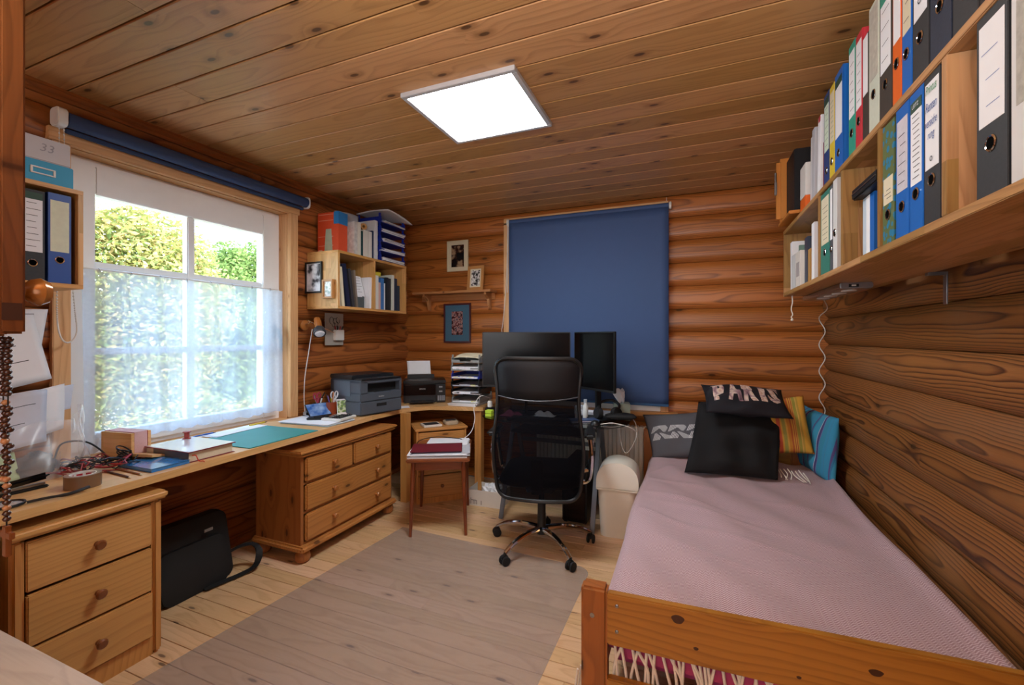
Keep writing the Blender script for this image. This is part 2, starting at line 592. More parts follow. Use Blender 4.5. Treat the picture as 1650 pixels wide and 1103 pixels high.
WHITE = mat('white_paint', '#f2f3f3', 0.4, var=0.03)
WHITE_P = mat('white_plastic', '#dedcd6', 0.35, var=0.03)
PAPER = mat('paper_white', '#e8eaee', 0.8, var=0.03)
PAPER_C = mat('paper_cream', '#d9cfb2', 0.8, var=0.05)
PAGES = mat('page_edges', '#cfc4aa', 0.85, var=0.12, vscale=300)
INK = mat('ink_black', '#1c1c22', 0.7)
INK_B = mat('ink_blue', '#27509c', 0.7)
BLUE_BIND = mat('binder_blue', '#1766bd', 0.4, var=0.05)
BLUE_DK = mat('binder_navy', '#1c2c52', 0.5, var=0.08)
BIND_BLK = mat('binder_black', '#2a2b2e', 0.6, var=0.3, vscale=120)
BIND_GRY = mat('binder_grey_marbled', '#8f8d86', 0.6, var=0.3, vscale=90)
BIND_WHT = mat('binder_white', '#d5d6d6', 0.45, var=0.05)
KNOB_W = mat('turned_knob_wood', '#a5652c', 0.35, var=0.15, coat=0.3)
KNOB_D = mat('turned_knob_dark', '#7a4420', 0.35, var=0.15, coat=0.3)

# ---------------------------------------------------------------- the setting
DARKGAP = mat('dark_gap', '#1c110a', 0.9)
HALF = LOG / 2
WIN = (1.10, 2.36, 0.70, 2.26)          # opening in the left wall: y0, y1, z0, z1

LOGMESH = {}
def log_piece(axis, side, a0, a1, zc, zlo, zhi, face, parent, m, bulge=0.034, thick=0.10):
    """one rounded wall log, from a0 to a1 along its axis, cut to zlo..zhi; face = plane of its belly, side = direction the belly looks"""
    key = (axis, side, round(a1 - a0, 3), round(zlo - zc, 4), round(zhi - zc, 4), m.name)
    if key not in LOGMESH:
        b = B()
        L_ = (a1 - a0) / 2
        prof = []
        n = 14
        for i in range(n + 1):
            s_ = zlo - zc + (zhi - zlo) * i / n
            q = max(-1.0, min(1.0, s_ / HALF))
            prof.append((-bulge * abs(q) ** 4.0, s_))
        prof.append((-thick, zhi - zc))
        prof.append((-thick, zlo - zc))
        vs, fs = [], []
        k = len(prof)
        for e in (-L_, L_):
            for d, z in prof:
                vs.append((e, side * d, z) if axis == 'x' else (side * d, e, z))
        fs = [(i, (i + 1) % k, k + (i + 1) % k, k + i) for i in range(k)]
        fs += [tuple(range(k)), tuple(range(2 * k - 1, k - 1, -1))]
        b._add(vs, fs)
        bmesh.ops.recalc_face_normals(b.bm, faces=b.bm.faces)
        me = bpy.data.meshes.new('log')
        b.bm.to_mesh(me)
        b.bm.free()
        me.materials.append(m)
        me.polygons.foreach_set('use_smooth', [True] * len(me.polygons))
        me.set_sharp_from_angle(angle=math.radians(40))
        LOGMESH[key] = me
    o = bpy.data.objects.new('log', LOGMESH[key])
    COL.objects.link(o)
    o.parent = parent
    mid = (a0 + a1) / 2
    o.location = (mid, face, zc) if axis == 'x' else (face, mid, zc)
    return o

def wall(name, core, m):
    b = B()
    for c in core:
        b.box(*c)
    w = b.build(name, m, smooth=0)
    struct(w)
    return w

def zcut(zc):
    return max(0.0, zc - HALF + 0.0015), min(CZ, zc + HALF - 0.0015)

# back wall: belly at BY-0.02, logs between the side walls
wb_ = wall('wall_back', [(LX - 0.2, RX + 0.2, BY + 0.06, BY + 0.16, 0, CZ + 0.06)], DARKGAP)
z0b = 1.3814 - HALF - LOG * 7
for i in range(15):
    zc = z0b + LOG * i
    lo, hi = zcut(zc)
    if hi - lo > 0.02:
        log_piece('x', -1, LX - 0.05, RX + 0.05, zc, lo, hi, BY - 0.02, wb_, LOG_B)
# right wall: seams half a log higher
wr_ = wall('wall_right', [(RX + 0.06, RX + 0.16, FY - 0.1, BY + 0.1, 0, CZ + 0.06)], DARKGAP)
z0s = 1.3814 - LOG * 7
for i in range(15):
    zc = z0s + LOG * i
    lo, hi = zcut(zc)
    if hi - lo > 0.02:
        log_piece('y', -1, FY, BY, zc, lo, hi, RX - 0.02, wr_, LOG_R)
# left wall with the window opening
cx0, cx1 = LX - 0.16, LX - 0.06
wl_ = wall('wall_left', [(cx0, cx1, FY - 0.1, WIN[0], 0, CZ + 0.06), (cx0, cx1, WIN[1], BY + 0.1, 0, CZ + 0.06),
                         (cx0, cx1, WIN[0], WIN[1], 0, WIN[2]), (cx0, cx1, WIN[0], WIN[1], WIN[3], CZ + 0.06)], DARKGAP)
for i in range(15):
    zc = z0s + LOG * i
    lo, hi = zcut(zc)
    if hi - lo < 0.02:
        continue
    if hi <= WIN[2] or lo >= WIN[3]:
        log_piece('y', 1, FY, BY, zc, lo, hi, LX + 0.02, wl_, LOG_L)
    else:
        log_piece('y', 1, FY, WIN[0], zc, lo, hi, LX + 0.02, wl_, LOG_L)
        log_piece('y', 1, WIN[1], BY, zc, lo, hi, LX + 0.02, wl_, LOG_L)
        if lo < WIN[2] - 0.02:
            log_piece('y', 1, WIN[0], WIN[1], zc, lo, WIN[2], LX + 0.02, wl_, LOG_L)
        if hi > WIN[3] + 0.02:
            log_piece('y', 1, WIN[0], WIN[1], zc, WIN[3], hi, LX + 0.02, wl_, LOG_L)
# the wall behind the camera
wf_ = wall('wall_front', [(LX - 0.2, RX + 0.2, FY - 0.16, FY - 0.06, 0, CZ + 0.06)], DARKGAP)
for i in range(15):
    zc = z0b + LOG * i
    lo, hi = zcut(zc)
    if hi - lo > 0.02:
        log_piece('x', 1, LX - 0.05, RX + 0.05, zc, lo, hi, FY + 0.02, wf_, LOG_B)

# floor boards
fl_ = struct(B().box(LX - 0.1, RX + 0.1, FY - 0.1, BY + 0.1, -0.08, -0.022).build('floor', DARKGAP, smooth=0))
def board_mesh(name, l, w, t, ch, down, m):
    b = B()
    z = -1 if down else 1
    pts = [(-w / 2, 0), (-w / 2, (t - ch) * z), (-w / 2 + ch, t * z), (w / 2 - ch, t * z), (w / 2, (t - ch) * z), (w / 2, 0)]
    b.prism(pts, -l / 2, l / 2, 'yz')
    bmesh.ops.recalc_face_normals(b.bm, faces=b.bm.faces)
    me = bpy.data.meshes.new(name)
    b.bm.to_mesh(me)
    b.bm.free()
    me.materials.append(m)
    return me
rf = random.Random(3)
FP = 0.0877
full = board_mesh('floor_board', RX - LX, FP - 0.003, 0.022, 0.0012, False, FLOOR_W)
k = -24
while True:
    y = 1.041 + FP * (k + 0.5)
    k += 1
    if y > BY - 0.03:
        break
    if y < FY + 0.03:
        continue
    if rf.random() < 0.4:
        cut = rf.uniform(-2.1, -0.4)
        for x0, x1 in ((LX, cut - 0.0008), (cut + 0.0008, RX)):
            o = bpy.data.objects.new('floor_board', board_mesh('floor_board', x1 - x0, FP - 0.003, 0.022, 0.0012, False, FLOOR_W))
            COL.objects.link(o); o.parent = fl_; o.location = ((x0 + x1) / 2, y, -0.022)
    else:
        o = bpy.data.objects.new('floor_board', full)
        COL.objects.link(o); o.parent = fl_; o.location = ((LX + RX) / 2, y, -0.022)

# ceiling boards with open V joints
ce_ = struct(B().box(LX - 0.1, RX + 0.1, FY - 0.1, BY + 0.1, CZ + 0.02, CZ + 0.08).build('ceiling', DARKGAP, smooth=0))
CP = 0.158
fullc = board_mesh('ceiling_board', RX - LX + 0.06, CP - 0.006, 0.02, 0.003, True, CEIL_W)
k = -15
while True:
    y = 1.108 + CP * (k + 0.5)
    k += 1
    if y > BY + 0.06:
        break
    if y < FY:
        continue
    if rf.random() < 0.3:
        cut = rf.uniform(-2.3, 0.3)
        for x0, x1 in ((LX - 0.03, cut - 0.001), (cut + 0.001, RX + 0.03)):
            o = bpy.data.objects.new('ceiling_board', board_mesh('ceiling_board', x1 - x0, CP - 0.006, 0.02, 0.003, True, CEIL_W))
            COL.objects.link(o); o.parent = ce_; o.location = ((x0 + x1) / 2, y, CZ + 0.02)
    else:
        o = bpy.data.objects.new('ceiling_board', fullc)
        COL.objects.link(o); o.parent = ce_; o.location = ((LX + RX) / 2, y, CZ + 0.02)
struct(B().prism([(LX - 0.02, CZ), (LX + 0.045, CZ), (LX + 0.045, CZ - 0.02), (LX + 0.03, CZ - 0.032), (LX + 0.03, CZ - 0.05), (LX - 0.02, CZ - 0.05)], FY, BY, 'xz').build('trim_1', DTRIM_Y, smooth=0))
struct(B().box(LX - 0.02, LX + 0.04, FY, BY, 0.0, 0.05, 0.006).build('baseboard_left', DTRIM_Y))

# left window: pine casing, white frame, sash, glazing bars, panes, handle
w1 = struct(B().box(-2.735, -2.70, 1.055, 1.12, 0.72, 2.245, 0.003).box(-2.735, -2.70, 2.338, 2.405, 0.755, 2.245, 0.003)
            .build('window_1', TRIM_Z), 'white-framed pine-cased window over the desk')
lab(B().box(-2.735, -2.70, 1.04, 2.42, 2.243, 2.305, 0.003).build('head_casing', TRIM_Y, w1), 'pine casing board across the top')
lab(B().box(-2.88, -2.735, 2.338, 2.358, 0.74, 2.26).box(-2.88, -2.735, 1.10, 1.12, 0.74, 2.26).build('reveal', TRIM_Z, w1), 'pine reveal boards')
lab(B().box(-2.90, -2.70, 1.10, 2.36, 0.690, 0.748, 0.003).build('window_sill', TRIM_Y, w1), 'pine sill board')
B().box(-2.88, -2.735, 1.12, 2.338, 2.24, 2.26).build('reveal_top', TRIM_Y, w1)
fr = B()
for q in ((1.12, 1.16, 0.74, 2.24), (2.305, 2.338, 0.74, 2.24), (1.16, 2.305, 2.20, 2.24), (1.16, 2.305, 0.74, 0.775)):
    fr.box(-2.88, -2.815, *q, 0.003)
lab(fr.build('window_frame', WHITE, w1), 'white painted outer frame')
sa = B()
for q in ((1.155, 1.256, 0.77, 2.205), (2.196, 2.31, 0.77, 2.205), (1.256, 2.196, 2.065, 2.205), (1.256, 2.196, 0.77, 0.85)):
    sa.box(-2.87, -2.80, *q, 0.005)
sash = lab(sa.build('sash', WHITE, w1), 'white sash')
B().box(-2.862, -2.812, 1.70, 1.745, 0.85, 2.065, 0.006).build('glazing_bar', WHITE, sash)
B().box(-2.860, -2.814, 1.256, 2.196, 1.69, 1.725, 0.006).build('glazing_bar', WHITE, sash)
B().box(-2.860, -2.814, 1.256, 2.196, 1.25, 1.285, 0.006).build('glazing_bar', WHITE, sash)
GLASS, t_, out_ = nt('window_glass')
g1 = N(t_, 'ShaderNodeBsdfTransparent'); g2 = N(t_, 'ShaderNodeBsdfGlossy', i_Roughness=0.02)
g1.inputs[0].default_value = (0.95, 0.97, 0.97, 1)
fz = fresnel(t_, 1.4); mx = N(t_, 'ShaderNodeMixShader')
t_.links.new(fz, mx.inputs[0]); t_.links.new(g1.outputs[0], mx.inputs[1]); t_.links.new(g2.outputs[0], mx.inputs[2])
t_.links.new(mx.outputs[0], out_.inputs[0])
for y0, y1 in ((1.25, 1.702), (1.743, 2.20)):
    for z0, z1 in ((0.845, 1.252), (1.283, 1.692), (1.723, 2.07)):
        B().box(-2.839, -2.835, y0, y1, z0, z1).build('pane', GLASS, sash, smooth=0)
hd = B().box(-2.80, -2.79, 2.27, 2.295, 1.33, 1.43, 0.003).cyl((-2.79, 2.283, 1.395), (-2.755, 2.283, 1.395), 0.009)
hd.tube(spline([(-2.757, 2.283, 1.398), (-2.75, 2.288, 1.36), (-2.745, 2.294, 1.30), (-2.748, 2.296, 1.25)], 5), 0.011, 8)
lab(hd.build('window_handle', mat('dark_bronze', '#3a3430', 0.3, 0.6), w1), 'dark lever handle on the sash')

# back window, almost wholly behind the blue blind: casing, white rail, sill
w2 = struct(B().box(-1.62, -1.55, 3.745, 3.79, 0.735, 2.40, 0.003).box(-0.235, -0.175, 3.745, 3.79, 0.735, 2.40, 0.003)
            .build('window_2', TRIM_Z), 'back window behind the blue blind')
B().box(-1.62, -0.175, 3.745, 3.79, 2.38, 2.44, 0.003).build('head_casing', TRIM_X, w2)
lab(B().box(-1.55, -0.235, 3.76, 3.80, 0.735, 0.815, 0.004).build('bottom_rail', WHITE, w2), 'white bottom rail under the blind')
lab(B().box(-1.68, -0.10, 3.69, 3.80, 0.70, 0.735, 0.005).build('window_sill', PINE_X, w2), 'orange pine sill board')

# ---------------------------------------------------------------- outside, seen through the left window
gr = struct(B().box(-30, LX - 0.4, -15, 30, -0.6, -0.5).build('ground', mat('pale_reflecting_ground', '#b4ac9c', 0.9, var=0.15, vscale=1.5), smooth=0))  # ground made pale so that it throws light up to the ceiling
def leaf_mat(name, a, b_):
    m, t, out = nt(name)
    geo = N(t, 'ShaderNodeNewGeometry')
    ramp = N(t, 'ShaderNodeValToRGB')
    e = ramp.color_ramp.elements
    e[0].color = hx(a[0]); e[1].color = hx(a[-1])
    for i, q in enumerate(a[1:-1]):
        x = e.new((i + 1) / (len(a) - 1)); x.color = hx(q)
    t.links.new(geo.outputs['Random Per Island'], ramp.inputs[0])
    d = N(t, 'ShaderNodeBsdfDiffuse'); tr = N(t, 'ShaderNodeBsdfTranslucent')
    ms = N(t, 'ShaderNodeMixShader', i_0=0.45)
    t.links.new(ramp.outputs[0], d.inputs[0]); t.links.new(ramp.outputs[0], tr.inputs[0])
    t.links.new(d.outputs[0], ms.inputs[1]); t.links.new(tr.outputs[0], ms.inputs[2])
    t.links.new(ms.outputs[0], out.inputs[0])
    return m
BARK = mat('bark', '#5a4632', 0.9, var=0.3, vscale=30, bump=0.6, bscale=60)
def tree(label, cx, cy, blobs, n, m, size, seed, trunk_h, name='garden_tree'):
    r = random.Random(seed)
    root = thing(name, label, 'tree', (cx, cy, -0.5), 0, 'trees outside the window')
    b = B()
    b.tube([(cx, cy, -0.5), (cx + 0.03, cy - 0.04, 0.3), (cx - 0.02, cy, trunk_h)], [0.07, 0.055, 0.025], 8)
    for bx, by, bz, rr in blobs:
        b.tube([(cx, cy, 0.2 + r.random() * 0.5), ((cx + bx) / 2, (cy + by) / 2, bz * 0.55), (bx, by, bz)], [0.03, 0.02, 0.008], 5)
    b.build('trunk', BARK, root)
    vs, fs = [], []
    wts = [q[3] ** 2 for q in blobs]
    inv = wmat(root).inverted()
    for _ in range(n):
        bx, by, bz, rr = r.choices(blobs, wts)[0]
        d = Vector((r.gauss(0, 1), r.gauss(0, 1), r.gauss(0, 1))).normalized()
        c = Vector((bx, by, bz)) + d * rr * (r.random() ** 0.45)
        if c.x > LX - 0.6:
            continue
        ax = Vector((r.gauss(0, 1), r.gauss(0, 1), r.gauss(0, 0.6))).normalized()
        sd = ax.cross(Vector((r.gauss(0, 1), r.gauss(0, 1), r.gauss(0, 1)))).normalized()
        up = ax.cross(sd)
        s_ = size * r.uniform(0.6, 1.3)
        i = len(vs)
        for q in (c - ax * s_, c + sd * s_ * 0.45 + up * s_ * 0.12, c + ax * s_, c - sd * s_ * 0.45 + up * s_ * 0.12):
            vs.append(inv @ q)
        fs.append((i, i + 1, i + 2, i + 3))
    me = bpy.data.meshes.new('foliage')
    me.from_pydata(vs, [], fs)
    me.materials.append(m)
    o = bpy.data.objects.new('foliage', me)
    COL.objects.link(o)
    o.parent = root
    o['kind'] = 'stuff'
    return root
LF1 = leaf_mat('leaves_autumn', ['#84924e', '#a0a460', '#b8a070', '#6e8850', '#b0b27c'], None)
LF2 = leaf_mat('leaves_green', ['#58743e', '#748e54', '#94a86a', '#627e48'], None)
LF3 = leaf_mat('leaves_dark', ['#2c4a26', '#3d5f2e', '#55763c', '#6d8440'], None)
tree('olive and rust leaved garden tree beyond the left half of the window', -6.2, 3.2,
     [(-6.2, 3.0, 2.1, 0.75), (-6.1, 3.6, 1.7, 0.7), (-6.3, 2.5, 1.6, 0.7), (-6.0, 3.2, 1.1, 0.8), (-6.4, 3.9, 2.0, 0.45), (-6.2, 2.7, 2.65, 0.55), (-6.2, 3.3, 2.55, 0.55), (-6.3, 3.75, 2.4, 0.4), (-6.1, 2.5, 0.5, 0.7)], 30000, LF1, 0.038, 1, 2.0)
tree('green garden tree beyond the right half of the window', -6.8, 5.1,
     [(-6.8, 5.2, 1.8, 0.6), (-6.6, 4.7, 1.4, 0.6), (-6.9, 5.7, 2.1, 0.55), (-6.6, 5.0, 0.9, 0.7), (-6.7, 5.6, 1.3, 0.7), (-6.5, 4.4, 0.5, 0.7), (-6.9, 5.0, 2.35, 0.45), (-6.9, 5.4, 2.65, 0.4), (-6.8, 4.55, 2.2, 0.45), (-6.9, 4.8, 2.6, 0.3)], 30000, LF2, 0.042, 2, 1.8)
tree('dark green hedge bush behind the garden trees', -8.0, 4.2,
     [(-8.2, 3.0, 0.9, 0.9), (-8.0, 4.0, 0.8, 1.0), (-8.1, 5.2, 0.9, 1.0), (-8.2, 6.4, 1.0, 1.0), (-8.1, 4.6, 1.5, 0.8), (-8.0, 7.0, 0.6, 0.9)], 18000, LF3, 0.05, 3, 1.0, 'hedge_bush')

tree('low green shrub growing right under the window outside', -4.9, 2.9,
     [(-4.9, 2.2, 0.0, 0.5), (-5.0, 2.8, 0.1, 0.55), (-4.9, 3.5, 0.05, 0.5), (-5.1, 4.1, 0.1, 0.55), (-5.0, 3.2, 0.35, 0.4)], 14000, LF1, 0.034, 4, 0.1, 'garden_shrub')

# ---------------------------------------------------------------- ceiling light panel
lp = thing('ceiling_light', 'square white LED panel light flush on the board ceiling', 'light', (-0.981, 1.982, CZ))
b = B()
x0, x1, y0, y1 = -1.271, -0.691, 1.711, 2.253
for q in ((x0, x1, y0, y0 + 0.024), (x0, x1, y1 - 0.024, y1), (x0, x0 + 0.024, y0 + 0.024, y1 - 0.024), (x1 - 0.024, x1, y0 + 0.024, y1 - 0.024)):
    b.box(*q, CZ - 0.022, CZ, 0.002)
b.build('light_frame', mat('satin_aluminium', '#c9cbce', 0.4, 0.2), lp)
dm, t_, out_ = nt('light_diffuser')
em = N(t_, 'ShaderNodeEmission', i_Strength=PANEL_LIGHT)
em.inputs[0].default_value = (0.93, 0.97, 1.0, 1)
t_.links.new(em.outputs[0], out_.inputs[0])
lab(B().box(x0 + 0.024, x1 - 0.024, y0 + 0.024, y1 - 0.024, CZ - 0.016, CZ - 0.004).build('diffuser', dm, lp, smooth=0), 'glowing white diffuser')

# ---------------------------------------------------------------- left desk worktop with posts
desk = thing('desk', 'long pine worktop under the window turning across the room corner', 'desk', (-2.4, 2.0, 0))
top = [(-2.08, 0.52), (-2.10, 0.95), (-2.155, 2.06), (-2.205, 2.64), (-2.19, 3.02), (-2.065, 3.19), (-1.61, 3.29), (-1.61, 3.765), (-2.70, 3.765), (-2.70, 0.52)]
B().prism(top, 0.722, 0.755, 'xy', 0.003).build('worktop', DESK_W, desk)
for px, py in ((-2.165, 2.985), (-1.665, 3.33)):
    B().box(px - 0.03, px + 0.03, py - 0.03, py + 0.03, 0, 0.7215, 0.002).build('leg', PINE_Z, desk)
B().box(-2.135, -2.09, 0.53, 0.575, 0, 0.7215, 0.002).build('leg', PINE_Z, desk)
B().box(-2.68, -2.63, 0.60, 3.70, 0.66, 0.7215, 0.002).build('support_rail', PINE_Y, desk)

def knob(b, p, axis, r=0.016, l=0.03):
    b.lathe([(r * 0.55, 0), (r * 0.45, l * 0.3), (r * 0.8, l * 0.5), (r, l * 0.75), (r * 0.75, l * 0.95), (0.0, l)], 14, p, axis)
    return b

# ---------------------------------------------------------------- chest of three drawers at the near end
c1 = thing('drawer_chest', 'light pine chest of three drawers with dark knobs at the near desk end', 'chest', (-2.3, 0.945, 0))
B().box(-2.52, -2.085, 0.705, 1.188, 0.652, 0.685, 0.010, seg=3).build('chest_top', PINE_Y, c1)
bd = B().box(-2.50, -2.125, 0.735, 0.75, 0.03, 0.652).box(-2.50, -2.125, 1.14, 1.155, 0.03, 0.652).box(-2.50, -2.49, 0.75, 1.14, 0.03, 0.652)
bd.box(-2.12, -2.112, 0.75, 1.14, 0.0, 0.075).box(-2.49, -2.12, 0.75, 1.14, 0.06, 0.075)
bd.build('body', PINE_Z, c1)
for yy in (0.735, 1.153):
    for xx in (-2.122, -2.49):
        B().box(xx - 0.02, xx + 0.02, yy - 0.019, yy + 0.019, 0, 0.652, 0.012, seg=3).build('corner_post', PINE_Z, c1)
for z0, z1, dx in ((0.462, 0.636, 0.0), (0.274, 0.452, 0.006), (0.082, 0.266, 0.010)):
    d = B().box(-2.13 + dx, -2.108 + dx, 0.757, 1.133, z0, z1, 0.004).box(-2.47, -2.13 + dx, 0.77, 1.12, z0 + 0.01, z1 - 0.03).build('drawer', PINE_Y, c1)
    lab(knob(B(), (-2.108 + dx, 0.95, (z0 + z1) / 2), (1, 0, 0), 0.019, 0.036).build('knob', KNOB_D, d), 'dark turned knob')

# ---------------------------------------------------------------- chest of four drawers on bun feet
c2 = thing('drawer_chest', 'orange pine chest with two small over two wide drawers on bun feet', 'chest', (-2.32, 2.345, 0))
B().prism([(-2.53, 1.895), (-2.105, 1.895), (-2.105, 2.795), (-2.53, 2.795)], 0.648, 0.668, 'xy', 0.006).build('chest_top', OLD_Y, c2)
b = B().box(-2.525, -2.115, 1.905, 2.785, 0.630, 0.648, 0.006)
b.build('top_moulding', OLD_Y, c2)
bd = B().box(-2.515, -2.14, 1.923, 1.945, 0.105, 0.63).box(-2.515, -2.14, 2.752, 2.768, 0.105, 0.63).box(-2.515, -2.505, 1.945, 2.752, 0.105, 0.63)
for z in (0.105, 0.286, 0.459, 0.62):
    bd.box(-2.50, -2.14, 1.945, 2.752, z, z + 0.012)
bd.box(-2.50, -2.14, 2.342, 2.352, 0.46, 0.63)
lab(bd.build('body', OLD_Z, c2), 'darker knotty side panels')
B().box(-2.535, -2.10, 1.90, 2.79, 0.068, 0.105, 0.012, seg=3).build('base_moulding', OLD_Y, c2)
for px, py in ((-2.155, 1.95), (-2.155, 2.74), (-2.48, 1.95), (-2.48, 2.74)):
    B().lathe([(0.028, 0), (0.042, 0.012), (0.046, 0.035), (0.04, 0.058), (0.03, 0.068)], 16, (px, py, 0)).build('bun_foot', OLD_Z, c2)
for y0, y1, z0, z1, ks in ((1.95, 2.339, 0.475, 0.62, (2.16,)), (2.355, 2.748, 0.475, 0.62, (2.57,)), (1.95, 2.748, 0.302, 0.457, (2.16, 2.57)), (1.95, 2.748, 0.122, 0.284, (2.16, 2.57))):
    d = B().box(-2.145, -2.122, y0, y1, z0, z1, 0.008).box(-2.48, -2.145, y0 + 0.01, y1 - 0.01, z0 + 0.01, z1 - 0.02).build('drawer', OLD_Y, c2)
    for ky in ks:
        knob(B(), (-2.122, ky, (z0 + z1) / 2), (1, 0, 0), 0.018, 0.036).build('knob', KNOB_W, d)

# ---------------------------------------------------------------- corner bedside chest set across the corner
c3 = thing('bedside_chest', 'small pine chest of drawers set diagonally under the corner worktop', 'chest', (-2.02, 3.23, 0), math.radians(43.6))
W_, D_ = 0.205, 0.195
B().box(-W_ - 0.012, W_ + 0.012, -D_ - 0.012, D_, 0.582, 0.605, 0.006).build('chest_top', PINE_X, c3, keep=True)
bd = B().box(-W_, -W_ + 0.016, -D_, D_, 0, 0.582).box(W_ - 0.016, W_, -D_, D_, 0, 0.582).box(-W_, W_, D_ - 0.01, D_, 0.02, 0.582)
bd.box(-W_ + 0.016, W_ - 0.016, -D_ + 0.012, D_ - 0.01, 0.03, 0.042).box(-W_ + 0.016, W_ - 0.016, -D_ + 0.006, -D_ + 0.02, 0, 0.045)
bd.build('body', PINE_Z, c3, keep=True)
for z0, z1 in ((0.41, 0.572), (0.232, 0.402), (0.05, 0.224)):
    d = B().box(-W_ + 0.018, W_ - 0.018, -D_ - 0.006, -D_ + 0.014, z0, z1, 0.004).box(-W_ + 0.03, W_ - 0.03, -D_ + 0.014, D_ - 0.03, z0 + 0.01, z1 - 0.03).build('drawer', PINE_X, c3, keep=True)
    lab(knob(B(), (0, -D_ - 0.006, (z0 + z1) / 2), (0, -1, 0), 0.014, 0.028).build('knob', KNOB_D, d, keep=True), 'dark turned knob')

# ---------------------------------------------------------------- small side table with papers
st = thing('side_table', 'small dark teak side table with splayed legs carrying papers', 'table', (-1.70, 2.783, 0), math.radians(26.4))
B().box(-0.213, 0.213, -0.285, 0.285, 0.498, 0.522, 0.006).build('table_top', TEAK_X, st, keep=True)
B().box(-0.175, 0.175, -0.25, -0.235, 0.44, 0.498).box(-0.175, 0.175, 0.235, 0.25, 0.44, 0.498).box(-0.175, -0.16, -0.235, 0.235, 0.44, 0.498).box(0.16, 0.175, -0.235, 0.235, 0.44, 0.498).build('apron', TEAK_X, st, keep=True)
for sx_ in (-1, 1):
    for sy_ in (-1, 1):
        B().cyl((sx_ * 0.185, sy_ * 0.265, 0), (sx_ * 0.168, sy_ * 0.243, 0.50), 0.010, 0.018, 10).build('leg', TEAK_Z, st, keep=True)
MT = wmat(st)
def tl(x, y, z):
    return tuple(MT @ Vector((x, y, z)))
FOLD_R = mat('folder_maroon', '#6a1226', 0.45, var=0.08)
def sheetstack(name, label, cat, c, rz, w, d, h, m, n=4, jit=0.006, group=None, seed=1):
    """a stack of single sheets, each sheet shifted a little"""
    r = random.Random(seed)
    root = thing(name, label, cat, c, rz, group)
    for i in range(n):
        z0, z1 = h * i / n, h * (i + 1) / n - 0.0003
        jx, jy, a = r.uniform(-jit, jit), r.uniform(-jit, jit), r.uniform(-0.03, 0.03)
        M = Matrix.Translation((jx, jy, 0)) @ Matrix.Rotation(a, 4, 'Z')
        B().box(-w / 2, w / 2, -d / 2, d / 2, z0, z1, 0, M).build('sheet_layer', m if not isinstance(m, list) else m[i % len(m)], root, keep=True, smooth=0)
    return root
ra = math.radians(26.4)
sheetstack('paper_stack', 'pile of white papers under the maroon folder on the side table', 'papers', tl(0.0, -0.12, 0.5225), ra, 0.40, 0.27, 0.028, [PAPER, mat('paper_grey', '#b4b6bc', 0.8), PAPER, PAPER], 6, 0.012, seed=4)
f = thing('folder', 'maroon folder lying on the papers on the side table', 'folder', tl(-0.02, -0.13, 0.552), ra + 0.03)
B().box(-0.175, 0.175, -0.115, 0.115, 0.009, 0.013, 0.001).box(-0.175, 0.175, 0.111, 0.115, 0.0, 0.013).build('cover', FOLD_R, f, keep=True)
B().box(-0.165, 0.168, -0.11, 0.108, 0.0, 0.0088).build('contents', mat('folder_inner', '#38324a', 0.7), f, keep=True)
sheetstack('paper_stack', 'white loose papers behind the maroon folder on the side table', 'papers', tl(0.04, 0.09, 0.5225), ra - 0.05, 0.30, 0.20, 0.035, PAPER, 4, 0.01, seed=9)
cl = B().tube(spline([tl(-0.20, 0.02, 0.526), tl(-0.17, 0.11, 0.56), tl(-0.05, 0.15, 0.575), tl(0.1, 0.15, 0.562), tl(0.14, 0.12, 0.561)], 6), 0.003, 6)
solo(cl, 'cable', BLACK, 'black cable looped over the papers at the back of the side table', 'cable', tl(-0.1, 0.1, 0.53))

# ---------------------------------------------------------------- glass desk
GT, t_, out_ = nt('smoked_glass')
g1 = N(t_, 'ShaderNodeBsdfTransparent'); g1.inputs[0].default_value = (0.62, 0.66, 0.66, 1)
g2 = N(t_, 'ShaderNodeBsdfGlossy', i_Roughness=0.03)
fz = fresnel(t_, 1.5); mx = N(t_, 'ShaderNodeMixShader')
t_.links.new(fz, mx.inputs[0]); t_.links.new(g1.outputs[0], mx.inputs[1]); t_.links.new(g2.outputs[0], mx.inputs[2])
t_.links.new(mx.outputs[0], out_.inputs[0])
gd = thing('glass_desk', 'smoked glass computer desk on grey metal legs before the blue blind', 'desk', (-0.95, 3.3, 0))
pl_ = [(-1.48, 3.62), (-1.50, 3.05), (-1.44, 2.97)] + [(-1.38, 2.94), (-1.0, 2.90)] + arc(-0.67, 3.16, 0.26, -90, 0, 8) + [(-0.41, 3.5), (-0.47, 3.60), (-0.6, 3.64)]
lab(B().prism(pl_, 0.726, 0.735, 'xy', 0.002).build('desk_top', GT, gd, smooth=0), 'smoked glass top')
for x in (-0.625, -1.30):
    B().bar((x, 2.95, 0.005), (x, 3.22, 0.71), 0.032, 0.02, 0.004).build('leg', GREYMETAL, gd)
    B().bar((x, 3.55, 0.005), (x, 3.26, 0.71), 0.032, 0.02, 0.004).build('leg', GREYMETAL, gd)
    B().bar((x, 3.0, 0.715), (x, 3.52, 0.715), 0.032, 0.02, 0.004).build('leg_head', GREYMETAL, gd)
B().bar((-1.30, 3.41, 0.50), (-0.625, 3.41, 0.50), 0.02, 0.03, 0.003).build('cross_bar', GREYMETAL, gd)
lab(B().box(-1.25, -0.66, 3.02, 3.3, 0.635, 0.647, 0.003).build('keyboard_shelf', BLACK, gd), 'black pull-out shelf')

